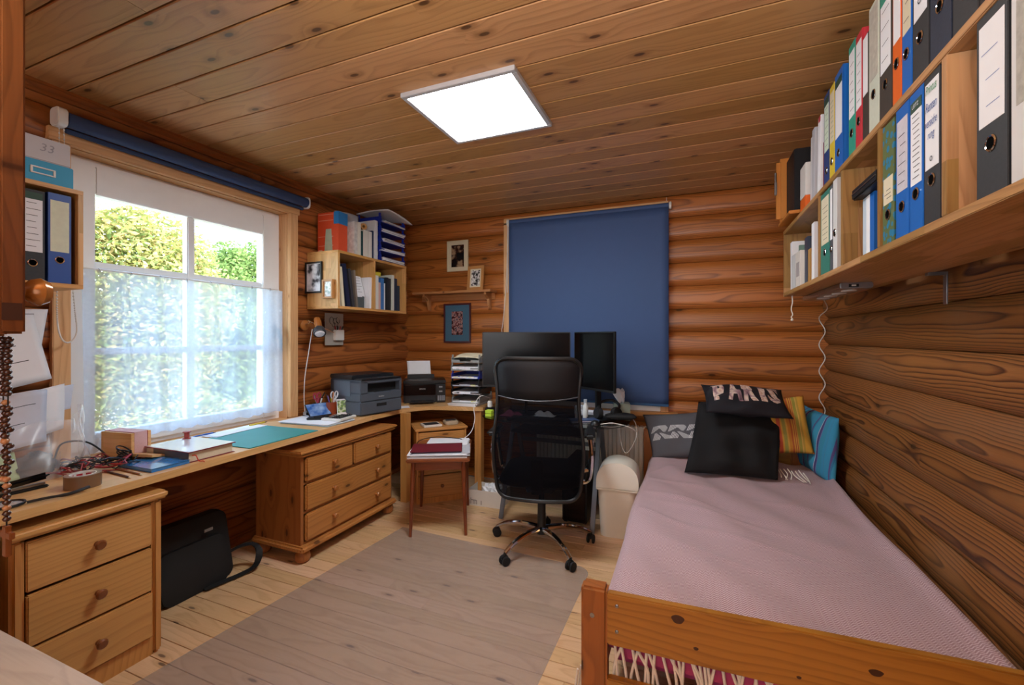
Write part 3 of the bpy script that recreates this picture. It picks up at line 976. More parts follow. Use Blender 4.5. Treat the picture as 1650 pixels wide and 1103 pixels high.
def monitor(label, pl, pr, z0, z1, stand):
    """a flat screen from its left to its right edge, seen from the front"""
    pl, pr = Vector(pl), Vector(pr)
    w = (pr - pl).length
    a = math.atan2(pr.y - pl.y, pr.x - pl.x)
    mid = (pl + pr) / 2
    r = thing('monitor', label, 'monitor', (mid.x, mid.y, 0.7355), a)
    h0, h1 = z0 - 0.7355, z1 - 0.7355
    B().box(-w / 2, w / 2, 0.0, 0.022, h0, h1, 0.003).box(-w / 3, w / 3, 0.022, 0.045, h0 + 0.08, h1 - 0.08, 0.01).build('casing', BLACK, r, keep=True)
    B().box(-w / 2 + 0.008, w / 2 - 0.008, -0.0012, 0.0, h0 + 0.018, h1 - 0.008).build('screen', mat('screen_off', '#050608', 0.2, var=0.02, spec=0.3), r, keep=True, smooth=0)
    B().bar((0, 0.05, 0.012), (0, 0.05, h0 + 0.15), 0.05, 0.02, 0.004).build('stand', BLACK, r, keep=True)
    B().box(-0.12, 0.12, -0.04, 0.13, 0, 0.012, 0.005).build('foot', BLACK, r, keep=True)
    return r
monitor('large black switched-off monitor behind the chair back, on the glass desk', (-1.50, 3.05, 0), (-0.865, 3.30, 0), 0.955, 1.38, 0)
monitor('black switched-off monitor angled towards the chair, before the blue blind', (-0.855, 3.37, 0), (-0.50, 3.10, 0), 0.945, 1.38, 0)

# ---------------------------------------------------------------- radiator under the blind
rd = thing('radiator', 'cream ribbed radiator under the back window beside the bin', 'radiator', (-0.8, 3.70, 0.08))
RAD = mat('radiator_cream', '#e6e2d6', 0.35, var=0.03)
me_ = None
for i in range(28):
    x = -1.27 + i * 0.035
    if me_ is None:
        o = B().box(x, x + 0.0315, 3.665, 3.735, 0.10, 0.615, 0.006).build('rib', RAD, rd)
        me_ = o
    else:
        o = me_.copy(); COL.objects.link(o); o.location.x += i * 0.035
B().cyl((-1.275, 3.70, 0.13), (-0.285, 3.70, 0.13), 0.022, n=10).cyl((-1.275, 3.70, 0.59), (-0.285, 3.70, 0.59), 0.022, n=10).build('header_pipe', RAD, rd)
B().cyl((-0.30, 3.70, 0.13), (-0.265, 3.70, 0.13), 0.012, n=8).cyl((-0.268, 3.70, 0.13), (-0.268, 3.70, 0.0), 0.009, n=8).cyl((-1.25, 3.70, 0.1), (-1.25, 3.70, 0.0), 0.012, n=8).build('pipe', RAD, rd)

# ---------------------------------------------------------------- office chair
CM, t_, out_ = nt('chair_mesh_fabric')
dd = N(t_, 'ShaderNodeBsdfDiffuse'); dd.inputs[0].default_value = hx('#14151a')
tt = N(t_, 'ShaderNodeBsdfTransparent')
mx = N(t_, 'ShaderNodeMixShader', i_0=0.10)
t_.links.new(dd.outputs[0], mx.inputs[1]); t_.links.new(tt.outputs[0], mx.inputs[2]); t_.links.new(mx.outputs[0], out_.inputs[0])
LEATH = mat('black_leather', '#15161a', 0.5, spec=0.3, var=0.1, bump=0.25, bscale=350)
ch = thing('office_chair', 'black mesh-backed office chair on a chrome five-star base at the glass desk', 'chair', (-0.89, 2.67, 0), math.radians(12))
def backpt(u, v, off=0.0):
    z = 0.375 + 0.84 * v
    hw = 0.262 - 0.012 * math.cos(v * 9) - 0.012 * v
    y = -0.235 - 0.03 * math.sin(v * 3.0) - 0.07 * max(0, v - 0.6) ** 1.0 + 0.05 * u * u + off
    return (u * hw, y, z)
def backout(n=64, ins=0.0):
    """rounded outline of the back in (u, v)"""
    p = []
    for x, z in rrect(2.0 - ins * 2, 1.0 - ins, 0.0001, 1):
        pass
    for x, z in rrect(0.52, 0.84, 0.075, 5):
        p.append((x / 0.26 * (1 - ins), 0.5 + z / 0.84 * (1 - ins * 0.6)))
    return p
ol = backout()
ring = []
for i, (u, v) in enumerate(ol):
    u2, v2 = ol[(i + 1) % len(ol)]
    k = max(1, int(math.hypot((u2 - u) * 0.26, (v2 - v) * 0.84) / 0.04))
    for j in range(k):
        ring.append((u + (u2 - u) * j / k, v + (v2 - v) * j / k))
B().tube([backpt(u, v) for u, v in ring], 0.012, 8, closed=True).build('back_frame', BLACK, ch, keep=True)
def clampu(u, v):
    """pull a grid point inside the rounded corners"""
    dv = min(v, 1 - v) * 0.84
    r = 0.075
    if dv < r:
        lim = (0.26 - r + math.sqrt(max(0, r * r - (r - dv) ** 2))) / 0.26
        return u * lim
    return u
VS = 0.735
B().grid(lambda a, c: backpt(clampu(-1 + 2 * a, c * VS), c * VS), 14, 18).build('back_mesh', CM, ch, keep=True)
def headseam(a):
    return VS - 0.028 * (1 - (2 * a - 1) ** 2)
hb = B()
for off in (-0.014, 0.012):
    hb.grid(lambda a, c: backpt(clampu(-1 + 2 * a, headseam(a) + (1 - headseam(a)) * c), headseam(a) + (1 - headseam(a)) * c, off * (1 - (2 * c - 1) ** 6) * (1 - (2 * a - 1) ** 8)), 14, 8)
hb.build('headrest', LEATH, ch, keep=True, smooth=60)
B().tube([backpt(clampu(-1 + 2 * i / 20, headseam(i / 20)), headseam(i / 20), -0.006) for i in range(21)], 0.004, 6).build('seam_piping', mat('grey_piping', '#3c3d42', 0.35), ch, keep=True)
def pad(w, d, z0, z1, cy):
    b = B()
    p = rrect(w, d, 0.09, 6)
    prof = [(0.86, z0), (1.0, z0 + 0.02), (1.02, (z0 + z1) / 2), (0.98, z1 - 0.015), (0.85, z1), (0.5, z1 - 0.004), (0.001, z1 - 0.008)]
    vs, fs = [], []
    k = len(p)
    for s_, z in prof:
        vs += [(x * s_, y * s_ + cy, z) for x, y in p]
    for i in range(len(prof) - 1):
        fs += [(i * k + j, i * k + (j + 1) % k, (i + 1) * k + (j + 1) % k, (i + 1) * k + j) for j in range(k)]
    fs.append(tuple(range(k - 1, -1, -1)))
    b._add(vs, fs)
    return b
pad(0.50, 0.48, 0.42, 0.50, 0.06).build('seat', LEATH, ch, keep=True, smooth=60)
B().box(-0.09, 0.09, -0.10, 0.12, 0.375, 0.43, 0.01).bar((0, -0.08, 0.40), (0, -0.235, 0.43), 0.07, 0.02, 0.004).bar((0, -0.225, 0.41), (0, -0.24, 0.62), 0.07, 0.012, 0.004).build('tilt_mechanism', BLACK, ch, keep=True)
B().cyl((0, 0, 0.10), (0, 0, 0.28), 0.028, 0.026, 16).cyl((0, 0, 0.28), (0, 0, 0.38), 0.018, n=12).build('gas_column', BLACK, ch, keep=True)
for sx_ in (-1, 1):
    am = B().tube(spline([(sx_ * 0.295, 0.16, 0.46), (sx_ * 0.315, 0.15, 0.62), (sx_ * 0.305, 0.10, 0.715)], 5), 0.014, 8)
    am.tube(spline([(sx_ * 0.20, -0.02, 0.43), (sx_ * 0.295, -0.02, 0.45), (sx_ * 0.315, -0.02, 0.6), (sx_ * 0.305, 0.0, 0.715)], 5), 0.014, 8)
    am.tube([(sx_ * 0.20, 0.16, 0.43), (sx_ * 0.295, 0.16, 0.46)], 0.014, 8)
    arm = lab(am.build('armrest', CHROME, ch, keep=True), 'chrome armrest with black pad')
    M = Matrix.Translation((sx_ * 0.305, 0.06, 0.735))
    B().box(-0.032, 0.032, -0.17, 0.09, -0.018, 0.018, 0.014, M, 3).build('arm_pad', BLACK, arm, keep=True)
cang = [175 - 12, 247 - 12, 319 - 12, 31 - 12, 103 - 12]
B().lathe([(0.03, 0.085), (0.045, 0.095), (0.045, 0.125), (0.03, 0.135)], 18).build('base_hub', BLACK, ch, keep=True)
rsw = random.Random(5)
for a in cang:
    ca, sa_ = math.cos(math.radians(a)), math.sin(math.radians(a))
    pts = spline([(0.03 * ca, 0.03 * sa_, 0.118), (0.15 * ca, 0.15 * sa_, 0.122), (0.26 * ca, 0.26 * sa_, 0.10), (0.325 * ca, 0.325 * sa_, 0.068)], 5)
    n = len(pts)
    lab(B().tube(pts, [0.021 - 0.009 * i / (n - 1) for i in range(n)], 10).build('base_leg', CHROME, ch, keep=True), 'chrome base leg')
    sw = rsw.uniform(0, math.pi)
    cx, cy = 0.328 * ca, 0.328 * sa_
    dx, dy = math.cos(sw), math.sin(sw)
    cb = B()
    for s_ in (-1, 1):
        p = Vector((cx, cy, 0.0275)) + Vector((dx, dy, 0)) * 0.008 * s_
        q = Vector((cx, cy, 0.0275)) + Vector((dx, dy, 0)) * 0.026 * s_
        cb.lathe([(0.018, 0), (0.0275, 0.003), (0.0275, 0.014), (0.02, 0.018)], 16, p, Vector((dx, dy, 0)) * s_)
    cb.cyl((cx, cy, 0.03), (cx, cy, 0.068), 0.008, n=8)
    cb.box(-0.022, 0.022, -0.012, 0.012, 0.03, 0.056, 0.006, Matrix.Translation((cx, cy, 0)) @ Matrix.Rotation(sw + math.pi / 2, 4, 'Z'))
    lab(cb.build('caster', BLACK_M, ch, keep=True), 'black twin-wheel caster')

# ---------------------------------------------------------------- clear floor mat
MATM, t_, out_ = nt('clear_mat')
g1 = N(t_, 'ShaderNodeBsdfTransparent'); g1.inputs[0].default_value = (0.93, 0.93, 0.94, 1)
g2 = N(t_, 'ShaderNodeBsdfDiffuse'); g2.inputs[0].default_value = hx('#c2b6b0')
g3 = N(t_, 'ShaderNodeBsdfGlossy', i_Roughness=0.32); g3.inputs[0].default_value = (0.9, 0.9, 0.92, 1)
m1 = N(t_, 'ShaderNodeMixShader', i_0=0.2); m2 = N(t_, 'ShaderNodeMixShader')
fz = fresnel(t_, 1.45)
t_.links.new(g1.outputs[0], m1.inputs[1]); t_.links.new(g2.outputs[0], m1.inputs[2])
t_.links.new(fz, m2.inputs[0]); t_.links.new(m1.outputs[0], m2.inputs[1]); t_.links.new(g3.outputs[0], m2.inputs[2])
t_.links.new(m2.outputs[0], out_.inputs[0])
mp = [(-2.02, 0.62), (-0.56, 0.62)] + arc(-0.62, 2.44, 0.08, 0, 90, 5) + [(-1.885, 2.565)]
solo(B().prism(mp, 0.0006, 0.003), 'floor_mat', MATM, 'large clear plastic chair mat spread over the floorboards', 'mat', (-1.3, 1.6, 0.0006), smooth=0)

# ---------------------------------------------------------------- bin
bn = thing('waste_bin', 'cream plastic swing-lid waste bin between radiator and bed', 'bin', (-0.465, 3.06, 0), math.radians(4))
BINM = mat('bin_cream', '#e8e3d4', 0.38, var=0.02)
def bin_shell(b, secs, close_top):
    p0 = rrect(1, 1, 0.22, 5)
    k = len(p0)
    vs, fs = [], []
    for w, d, z in secs:
        vs += [(x * w, y * d, z) for x, y in p0]
    for i in range(len(secs) - 1):
        fs += [(i * k + j, i * k + (j + 1) % k, (i + 1) * k + (j + 1) % k, (i + 1) * k + j) for j in range(k)]
    fs.append(tuple(range(k - 1, -1, -1)))
    if close_top:
        fs.append(tuple(range((len(secs) - 1) * k, len(secs) * k)))
    b._add(vs, fs)
    return b
bin_shell(B(), [(0.225, 0.185, 0), (0.23, 0.19, 0.01), (0.265, 0.225, 0.335), (0.25, 0.21, 0.335)], True).build('bin_body', BINM, bn, keep=True)
lid = B()
sec = []
def bl(u, v):
    """domed lid: flat sides, arched from front to back"""
    a = math.pi * v
    y = (-1 + 2 * u) * (0.118 - 0.008 * math.sin(a))
    x = -0.138 * math.cos(a)
    z = 0.337 + 0.168 * math.sin(a) ** 0.6
    return (x, y, z)
lid.grid(bl, 8, 24)
for s_ in (0, 1):
    vs = [bl(s_, j / 24) for j in range(25)]
    lid._add(vs, [tuple(range(25))])
lid.build('bin_lid', BINM, bn, keep=True, smooth=50)
B().box(-0.139, 0.139, -0.118, 0.118, 0.318, 0.337, 0.006).build('bin_rim', BINM, bn, keep=True)

# ---------------------------------------------------------------- things on the floor
pc = thing('computer_tower', 'black computer tower standing under the glass desk behind the chair', 'computer', (-0.78, 3.28, 0))
B().box(-0.87, -0.69, 3.08, 3.50, 0.012, 0.43, 0.006).build('case', BLACK, pc)
B().box(-0.86, -0.70, 3.072, 3.08, 0.02, 0.42, 0.003).build('front_panel', BLACK_G, pc)
for xx in (-0.85, -0.71):
    B().box(xx - 0.012, xx + 0.012, 3.1, 3.48, 0, 0.012).build('foot', BLACK, pc)
cb_ = thing('paper_box', 'low white cardboard box of crumpled paper under the glass desk', 'box', (-1.52, 3.22, 0), math.radians(2))
CARD = mat('white_card', '#d4d0c8', 0.7, var=0.04)
B().box(-0.145, 0.145, -0.10, -0.096, 0, 0.125).box(-0.145, 0.145, 0.096, 0.10, 0, 0.125).box(-0.145, -0.141, -0.096, 0.096, 0, 0.125).box(0.141, 0.145, -0.096, 0.096, 0, 0.125).box(-0.141, 0.141, -0.096, 0.096, 0, 0.004).build('box_sides', CARD, cb_, keep=True, smooth=0)
rb = random.Random(2)
b = B()
for x in (-0.135, -0.12, -0.10, -0.085, -0.07, -0.03):
    b.box(x, x + 0.007, -0.1008, -0.1, 0.012, 0.045 if x != -0.12 else 0.06)
b.box(-0.12, -0.07, -0.1008, -0.1, 0.04, 0.047)
b.build('printed_bars', mat('box_print_grey', '#8e8a86', 0.8), cb_, keep=True, smooth=0)['kind'] = 'stuff'
for i in range(5):
    cx, cy, s_ = rb.uniform(-0.08, 0.08), rb.uniform(-0.04, 0.05), rb.uniform(0.035, 0.05)
    b = B()
    def crump(u, v, cx=cx, cy=cy, s_=s_, q=rb.random() * 9):
        th, ph = math.pi * u, 2 * math.pi * v
        r = s_ * (1 + 0.35 * math.sin(7 * math.cos(ph) + 5 * th + q) * math.sin(3 * math.sin(ph) + 2 * th))
        return (cx + r * math.sin(th) * math.cos(ph), cy + r * math.sin(th) * math.sin(ph), 0.10 + r * 1.1 * math.cos(th))
    b.grid(crump, 9, 12)
    b.build('crumpled_paper', PAPER, cb_, keep=True, smooth=0)
# laptop bag leaning under the desk
bagr = thing('laptop_bag', 'black soft laptop bag with shoulder strap leaning under the desk', 'bag', (-2.44, 1.50, 0), math.radians(90))
BAGM = mat('black_nylon', '#0c0d0f', 0.7, var=0.2, bump=0.2, bscale=500)
def bagf(b, w, h, d, dy=0.0):
    """soft upright slab: rounded outline, bulging sides, leaning back"""
    p = rrect(w, h, 0.045, 5)
    k = len(p)
    vs, fs = [], []
    ins = [(0.9, -d), (0.985, -d * 0.8), (1.0, 0), (0.985, d * 0.8), (0.9, d)]
    for s_, yy in ins:
        vs += [(x * s_, dy + yy - (z * s_ + h / 2) * -0.22, z * s_ + h / 2) for x, z in p]
    for i in range(len(ins) - 1):
        fs += [(i * k + j, i * k + (j + 1) % k, (i + 1) * k + (j + 1) % k, (i + 1) * k + j) for j in range(k)]
    fs += [tuple(range(k - 1, -1, -1)), tuple(range((len(ins) - 1) * k, len(ins) * k))]
    b._add(vs, fs)
    return b
bagf(B(), 0.42, 0.36, 0.04).build('bag_body', BAGM, bagr, keep=True)
bagf(B(), 0.34, 0.25, 0.015, -0.045).build('front_pocket', BAGM, bagr, keep=True)
lab(B().box(0.055, 0.10, -0.012, -0.008, 0.287, 0.302).build('brand_plate', mat('silver_plate', '#8c8e92', 0.4, 0.5), bagr, keep=True, smooth=0), 'small silver plate')
sp = B()
pts = spline([(0.19, 0.03, 0.10), (0.25, -0.02, 0.13), (0.30, -0.06, 0.13), (0.31, -0.10, 0.09), (0.27, -0.12, 0.03), (0.20, -0.10, 0.012), (0.10, -0.08, 0.012), (0.02, -0.065, 0.012)], 6)
for i in range(len(pts) - 1):
    sp.bar(pts[i], pts[i + 1] + (pts[i + 1] - pts[i]) * 0.1, 0.035, 0.005)
lab(sp.build('shoulder_strap', BAGM, bagr, keep=True), 'looped shoulder strap')

# ---------------------------------------------------------------- bed
BA = math.radians(0.6)
FM = Matrix.Rotation(math.radians(1.5), 4, 'Z')
bed = thing('bed', 'glossy orange pine bed with plank footboard along the right wall', 'bed', (-0.328, 1.38, 0), BA)
def post(x0, x1, y0, y1, h, name='bed_post'):
    B().box(x0, x1, y0, y1, 0, h, 0.008, FM if y0 < 1 else None, seg=3).build(name, BED_Z, bed, keep=True)
post(0.0, 0.082, 0.0, 0.058, 0.546)
post(1.10, 1.18, 0.0, 0.058, 0.546)
post(0.0, 0.07, 2.21, 2.265, 0.62)
post(1.00, 1.07, 2.21, 2.265, 0.62)
B().box(0.082, 1.10, 0.004, 0.032, 0.374, 0.536, 0.004, FM).build('footboard_plank', BED_X, bed, keep=True)
B().box(0.082, 1.10, 0.004, 0.032, 0.09, 0.268, 0.004, FM).build('footboard_plank', BED_X, bed, keep=True)
B().box(0.07, 1.0, 2.225, 2.25, 0.40, 0.56, 0.004).build('headboard_plank', BED_X, bed, keep=True)
B().box(0.02, 0.045, 0.058, 2.21, 0.14, 0.29, 0.004).build('side_rail', BED_Y, bed, keep=True)
B().box(1.13, 1.155, 0.058, 2.21, 0.14, 0.29, 0.004).build('side_rail', BED_Y, bed, keep=True)
for sx_, sz_ in ((0.112, 0.502), (0.112, 0.422)):
    lab(B().lathe([(0.006, 0), (0.0055, 0.002), (0.003, 0.0032), (0, 0.0035)], 12, (sx_, 0.004 + sx_ * 0.0262, sz_), (0, -1, 0)).build('screw', STEEL, bed, keep=True), 'round steel screw head')
lab(B().lathe([(0.0075, 0), (0.0075, 0.0015), (0.004, 0.0015), (0.004, 0.0006), (0, 0.0006)], 12, (0.036, 0.0005, 0.46), (0, -1, 0)).build('screw', STEEL, bed, keep=True), 'recessed steel screw')
for kx, kz, ka, kb_ in ((0.29, 0.500, 0.018, 0.013), (0.772, 0.468, 0.016, 0.009), (0.34, 0.425, 0.007, 0.005), (0.60, 0.41, 0.006, 0.004), (0.86, 0.41, 0.007, 0.004)):
    B().prism([(kx + ka * math.cos(q) * (1 + 0.12 * math.sin(3 * q)), kz + kb_ * math.sin(q)) for q in [i * math.pi / 9 for i in range(18)]], 0.0036, 0.0044, 'xz', 0, FM).build('knot', mat('pine_knot', '#3c1a08', 0.4, var=0.35, vscale=120, coat=0.3), bed, keep=True, smooth=0)['label'] = 'dark knot in the plank'
PINK = mat('mattress_pink', '#b0406e', 0.8, var=0.1, bump=0.1)
mtr = thing('mattress', 'bright pink mattress under the dusty pink bedspread', 'mattress', (-0.328, 1.38, 0), BA)
B().box(0.065, 1.08, 0.062, 2.19, 0.272, 0.395, 0.035, seg=4).build('mattress_body', PINK, mtr, keep=True)

# dusty pink bedspread with herringbone weave
BSM, t_, out_ = nt('herringbone_pink')
L_ = t_.links.new
p_ = N(t_, 'ShaderNodeBsdfPrincipled', i_Roughness=0.85)
p_.inputs['Sheen Weight'].default_value = 0.25
L_(p_.outputs[0], out_.inputs[0])
tc = N(t_, 'ShaderNodeTexCoord'); sx = N(t_, 'ShaderNodeSeparateXYZ'); L_(tc.outputs['Object'], sx.inputs[0])
nz = N(t_, 'ShaderNodeTexNoise', i_Scale=9.0, i_Detail=2.0); L_(tc.outputs['Object'], nz.inputs['Vector'])
xx = math_n(t_, 'ADD', sx.outputs[0], math_n(t_, 'MULTIPLY', nz.outputs[0], 0.006))
tri = math_n(t_, 'PINGPONG', xx, 0.011)
yy = math_n(t_, 'ADD', sx.outputs[1], math_n(t_, 'MULTIPLY', tri, 1.0))
st_ = math_n(t_, 'SINE', math_n(t_, 'MULTIPLY', yy, 2 * math.pi / 0.0105))
sv = N(t_, 'ShaderNodeMapRange', i_1=-0.2, i_2=0.9, i_3=0.0, i_4=1.0); L_(st_, sv.inputs[0])
nf = N(t_, 'ShaderNodeTexNoise', i_Scale=420.0, i_Detail=2.0); L_(tc.outputs['Object'], nf.inputs['Vector'])
v_ = math_n(t_, 'MULTIPLY', sv.outputs[0], math_n(t_, 'ADD', 0.35, nf.outputs[0]))
L_(mixc(t_, v_, hx('#9e7d83'), hx('#d8c2c5')), p_.inputs['Base Color'])
bp = N(t_, 'ShaderNodeBump', i_Strength=0.35, i_Distance=0.003); L_(v_, bp.inputs['Height']); L_(bp.outputs[0], p_.inputs['Normal'])
bs = thing('bedspread', 'dusty pink herringbone bedspread with white fringe over the bed', 'bedspread', (-0.328, 1.38, 0), BA)
rw = random.Random(11)
wr = [(rw.uniform(0, 6.3), rw.uniform(3, 9), rw.uniform(-2.5, 2.5), rw.uniform(0.001, 0.0042)) for _ in range(12)]
RIDGE = [(0.25, 1.25, -0.55, 0.010, 0.22), (0.45, 1.05, -0.5, 0.008, 0.28), (0.2, 1.55, -0.35, 0.011, 0.2), (0.5, 0.80, -0.45, 0.007, 0.3), (0.75, 1.35, -0.3, 0.006, 0.2), (0.35, 0.62, -0.5, 0.006, 0.25), (0.12, 1.0, -0.7, 0.008, 0.14), (0.7, 1.75, 0.3, 0.008, 0.2), (0.15, 1.85, 0.4, 0.010, 0.2)]
def spread(u, v):
    """u across (hanging left side, top, tucked at the wall), v along from foot to head"""
    y = 0.038 + 0.026 * max(0.0, u - 0.15) + v * 2.13
    W = 1.085
    hang = 0.26
    s = u * (hang + W + 0.10)
    x0 = 0.035
    if v > 0.35:
        x0 -= 0.012 * math.sin((v - 0.35) * 9)
    if s < hang:
        k = s / hang
        x, z = x0 - 0.012 * math.sin(v * 31) * (1 - k), 0.16 + k * 0.235
        if k > 0.8:
            q = (k - 0.8) / 0.2
            x = x0 + 0.02 * q * q
            z = 0.348 + 0.057 * q - 0.005 * q * q
    elif s < hang + W:
        k = (s - hang) / W
        x = x0 + 0.02 + k * W
        z = 0.405 + 0.022 * min(1, k * 9) ** 0.5
        z += sum(a * math.sin(p + f * k * 2.5 + (3.5 + g) * f * 0.35 * y) for p, f, g, a in wr) * (0.5 + v)
        for rx, ry, rs_, rh, rl in RIDGE:
            d = (y - ry) - rs_ * (k - rx)
            z += rh * math.exp(-(d / 0.022) ** 2) * math.exp(-((k - rx) / rl) ** 2)
        if k > 0.93:
            z += 0.05 * ((k - 0.93) / 0.07) ** 2 * (0.3 + 0.7 * v)
        edge = min(1.0, v / 0.02)
        z -= 0.02 * (1 - edge)
        if v > 0.88:
            z += 0.03 * math.sin((v - 0.88) / 0.12 * 2.2)
    else:
        k = (s - hang - W) / 0.10
        x = x0 + 0.02 + W + 0.012 * k
        z = 0.43 + 0.05 * (0.3 + 0.7 * v) - 0.10 * k
    return (x, y, z)
bso = B()
bso.grid(spread, 90, 120)
bso.build('woven_cover', BSM, bs, keep=True, smooth=180, solid=0.006)
FRM = mat('fringe_white', '#e6e0d4', 0.85, var=0.1)
fb = B()
rr_ = random.Random(21)
for i in range(64):
    x = 0.10 + i * 0.0155 + rr_.uniform(-0.005, 0.005)
    l = rr_.uniform(0.09, 0.20)
    dx = rr_.uniform(-0.035, 0.045)
    yo = 0.026 * x
    fb.tube(spline([(x, 0.040 + yo, 0.40), (x + dx * 0.3, 0.037 + yo, 0.355), (x + dx * 0.8 + rr_.uniform(-0.01, 0.01), 0.0365 + yo, 0.355 - l * 0.5), (x + dx, 0.037 + yo, 0.355 - l)], 4), 0.0048, 5)
for i in range(9):
    x = -0.028 + i * 0.007
    fb.tube(spline([(x, 0.075 + 0.02 * i, 0.22), (x - 0.01, 0.07 + 0.02 * i, 0.12), (x + 0.004, 0.06 + 0.02 * i, 0.02)], 4), 0.004, 5)
for i in range(16):
    x = 0.70 + i * 0.02
    y = 1.92 - 0.006 * i + rr_.uniform(-0.01, 0.01)
    z = 0.452 + 0.004 * (i % 3)
    fb.tube(spline([(x, y + 0.05, z + 0.03), (x + 0.012, y, z + 0.012), (x + rr_.uniform(-0.02, 0.05), y - 0.06, z - 0.004)], 4), 0.0035, 5)
fo = fb.build('fringe', FRM, bs, keep=True)
fo['kind'] = 'stuff'
lab(fo, 'loose white knotted fringe')

# ---------------------------------------------------------------- cushions
class Cushion:
    def __init__(s, bl, br, tl, thick, sag=0.06, seed=1, wrinkle=0.006):
        s.o = Vector(bl)
        s.u = Vector(br) - s.o
        s.v = Vector(tl) - s.o
        s.n = s.u.cross(s.v).normalized()
        s.t, s.sag, s.wk = thick, sag, wrinkle
        r = random.Random(seed)
        s.w = [(r.uniform(-9, 9), r.uniform(-9, 9), r.uniform(0, 6)) for _ in range(6)]
    def pt(s, a, b, side, off=0.0):
        """a, b in 0..1 over the cushion, side +1 front / -1 back"""
        x, y = 2 * a - 1, 2 * b - 1
        e = max(0.0, (1 - x * x)) ** 0.55 * max(0.0, (1 - y * y)) ** 0.55
        px = x * (1 - s.sag * (1 - y * y))
        py = y * (1 - s.sag * (1 - x * x))
        h = s.t * e * 0.5
        if e > 0.02:
            h += s.wk * sum(math.sin(p * x + q * y + r) for p, q, r in s.w) * min(1, e * 2) * 0.4
        return s.o + s.u * (px + 1) / 2 + s.v * (py + 1) / 2 + s.n * (side * max(h, 0.0) + off * side)
    def cover(s, name, m, root, n=26):
        b = B()
        b.grid(lambda i, j: s.pt(i, j, 1), n, n)
        b.grid(lambda i, j: s.pt(i, j, -1), n, n)
        return b.build(name, m, root, smooth=180)
def stripes(name, cols, axis=0, scale=1.0):
    """woven stripes across the cushion, repeated from a list of (colour, width in m)"""
    m, t, out = nt(name)
    p = N(t, 'ShaderNodeBsdfPrincipled', i_Roughness=0.85)
    t.links.new(p.outputs[0], out.inputs[0])
    at_ = N(t, 'ShaderNodeTexCoord')
    s_ = N(t, 'ShaderNodeSeparateXYZ')
    t.links.new(at_.outputs['UV'], s_.inputs[0])
    tot = sum(w for c, w in cols)
    f = math_n(t, 'FRACT', math_n(t, 'MULTIPLY', s_.outputs[axis], scale))
    rp = N(t, 'ShaderNodeValToRGB')
    rp.color_ramp.interpolation = 'CONSTANT'
    e = rp.color_ramp.elements
    x = 0.0
    for i, (c, w) in enumerate(cols):
        el = e[0] if i == 0 else (e[1] if i == 1 else e.new(min(0.999, x / tot)))
        el.position = min(0.999, x / tot)
        el.color = hx(c)
        x += w
    t.links.new(f, rp.inputs[0])
    nz = N(t, 'ShaderNodeTexNoise', i_Scale=300.0)
    tcv = N(t, 'ShaderNodeTexCoord')
    t.links.new(tcv.outputs['Object'], nz.inputs['Vector'])
    dk = mixc(t, math_n(t, 'MULTIPLY', nz.outputs[0], 0.22), rp.outputs[0], (0.12, 0.1, 0.1, 1))
    t.links.new(dk, p.inputs['Base Color'])
    bp = N(t, 'ShaderNodeBump', i_Strength=0.15, i_Distance=0.002)
    t.links.new(nz.outputs[0], bp.inputs['Height'])
    t.links.new(bp.outputs[0], p.inputs['Normal'])
    return m
def uv_cover(c, name, m, root, n=26):
    """cover with UVs so that stripes follow the cloth"""
    b = B()
    o = c.cover(name, m, root, n)
    me = o.data
    uvl = me.uv_layers.new(name='UVMap')
    inv = wmat(root)
    uu, vv = c.u.length_squared, c.v.length_squared
    for lp in me.loops:
        q = inv @ me.vertices[lp.vertex_index].co - c.o
        uvl.data[lp.index].uv = (q.dot(c.u) / uu, q.dot(c.v) / vv)
    return o
def cushion(label, bl, br, tl, thick, m, seed, sag=0.06, uv=False, wrinkle=0.006):
    c = Cushion(bl, br, tl, thick, sag, seed, wrinkle)
    base = (c.o + c.u * 0.5)
    r = thing('cushion', label, 'cushion', tuple(base))
    (uv_cover(c, 'cushion_cover', m, r) if uv else c.cover('cushion_cover', m, r))
    return c, r
GREYC = mat('cushion_grey', '#55555a', 0.85, var=0.06, bump=0.15, bscale=600)
BLKC = mat('cushion_black', '#101012', 0.9, var=0.15, bump=0.2, bscale=500)
NAVC = mat('cushion_dark_navy', '#14131c', 0.8, var=0.1, bump=0.1)
CWHITE = mat('print_white', '#dcdcde', 0.8)
cg, rg = cushion('charcoal grey cushion with white zigzag line print, against the back wall', (-0.27, 3.42, 0.435), (0.20, 3.37, 0.50), (-0.36, 3.62, 0.725), 0.13, GREYC, 3, 0.05)
pb = B()
for row in range(2):
    b0 = 0.36 + row * 0.16
    for cell in range(6):
        a0 = 0.07 + cell * 0.145
        for k in range(6):
            f = k / 6
            lean = 1 if (cell + row) % 2 == 0 else -1
            seg = []
            for s_ in range(5):
                tt0 = s_ / 4 * min(1.0, 1.15 - f * 0.8)
                x = a0 + f * 0.135 + (tt0 if lean > 0 else 1 - tt0) * 0.07 - 0.02
                seg.append((x, b0 + (tt0 if row == 0 else 1 - tt0) * 0.145))
            wv = 0.011
            for i in range(4):
                (xa, ya), (xb, yb) = seg[i], seg[i + 1]
                pb._add([cg.pt(xa, ya, 1, 0.0012), cg.pt(xa + wv, ya, 1, 0.0012), cg.pt(xb + wv, yb, 1, 0.0012), cg.pt(xb, yb, 1, 0.0012)], [(0, 1, 2, 3)])
lp_ = lab(pb.build('line_print', CWHITE, rg, smooth=180), 'white diagonal line print')
lp_['kind'] = 'stuff'
ck, rk = cushion('large plain black cushion leaning in the middle of the bed head', (-0.045, 3.10, 0.45), (0.50, 3.17, 0.445), (0.045, 3.42, 0.88), 0.14, BLKC, 5, 0.03, wrinkle=0.02)
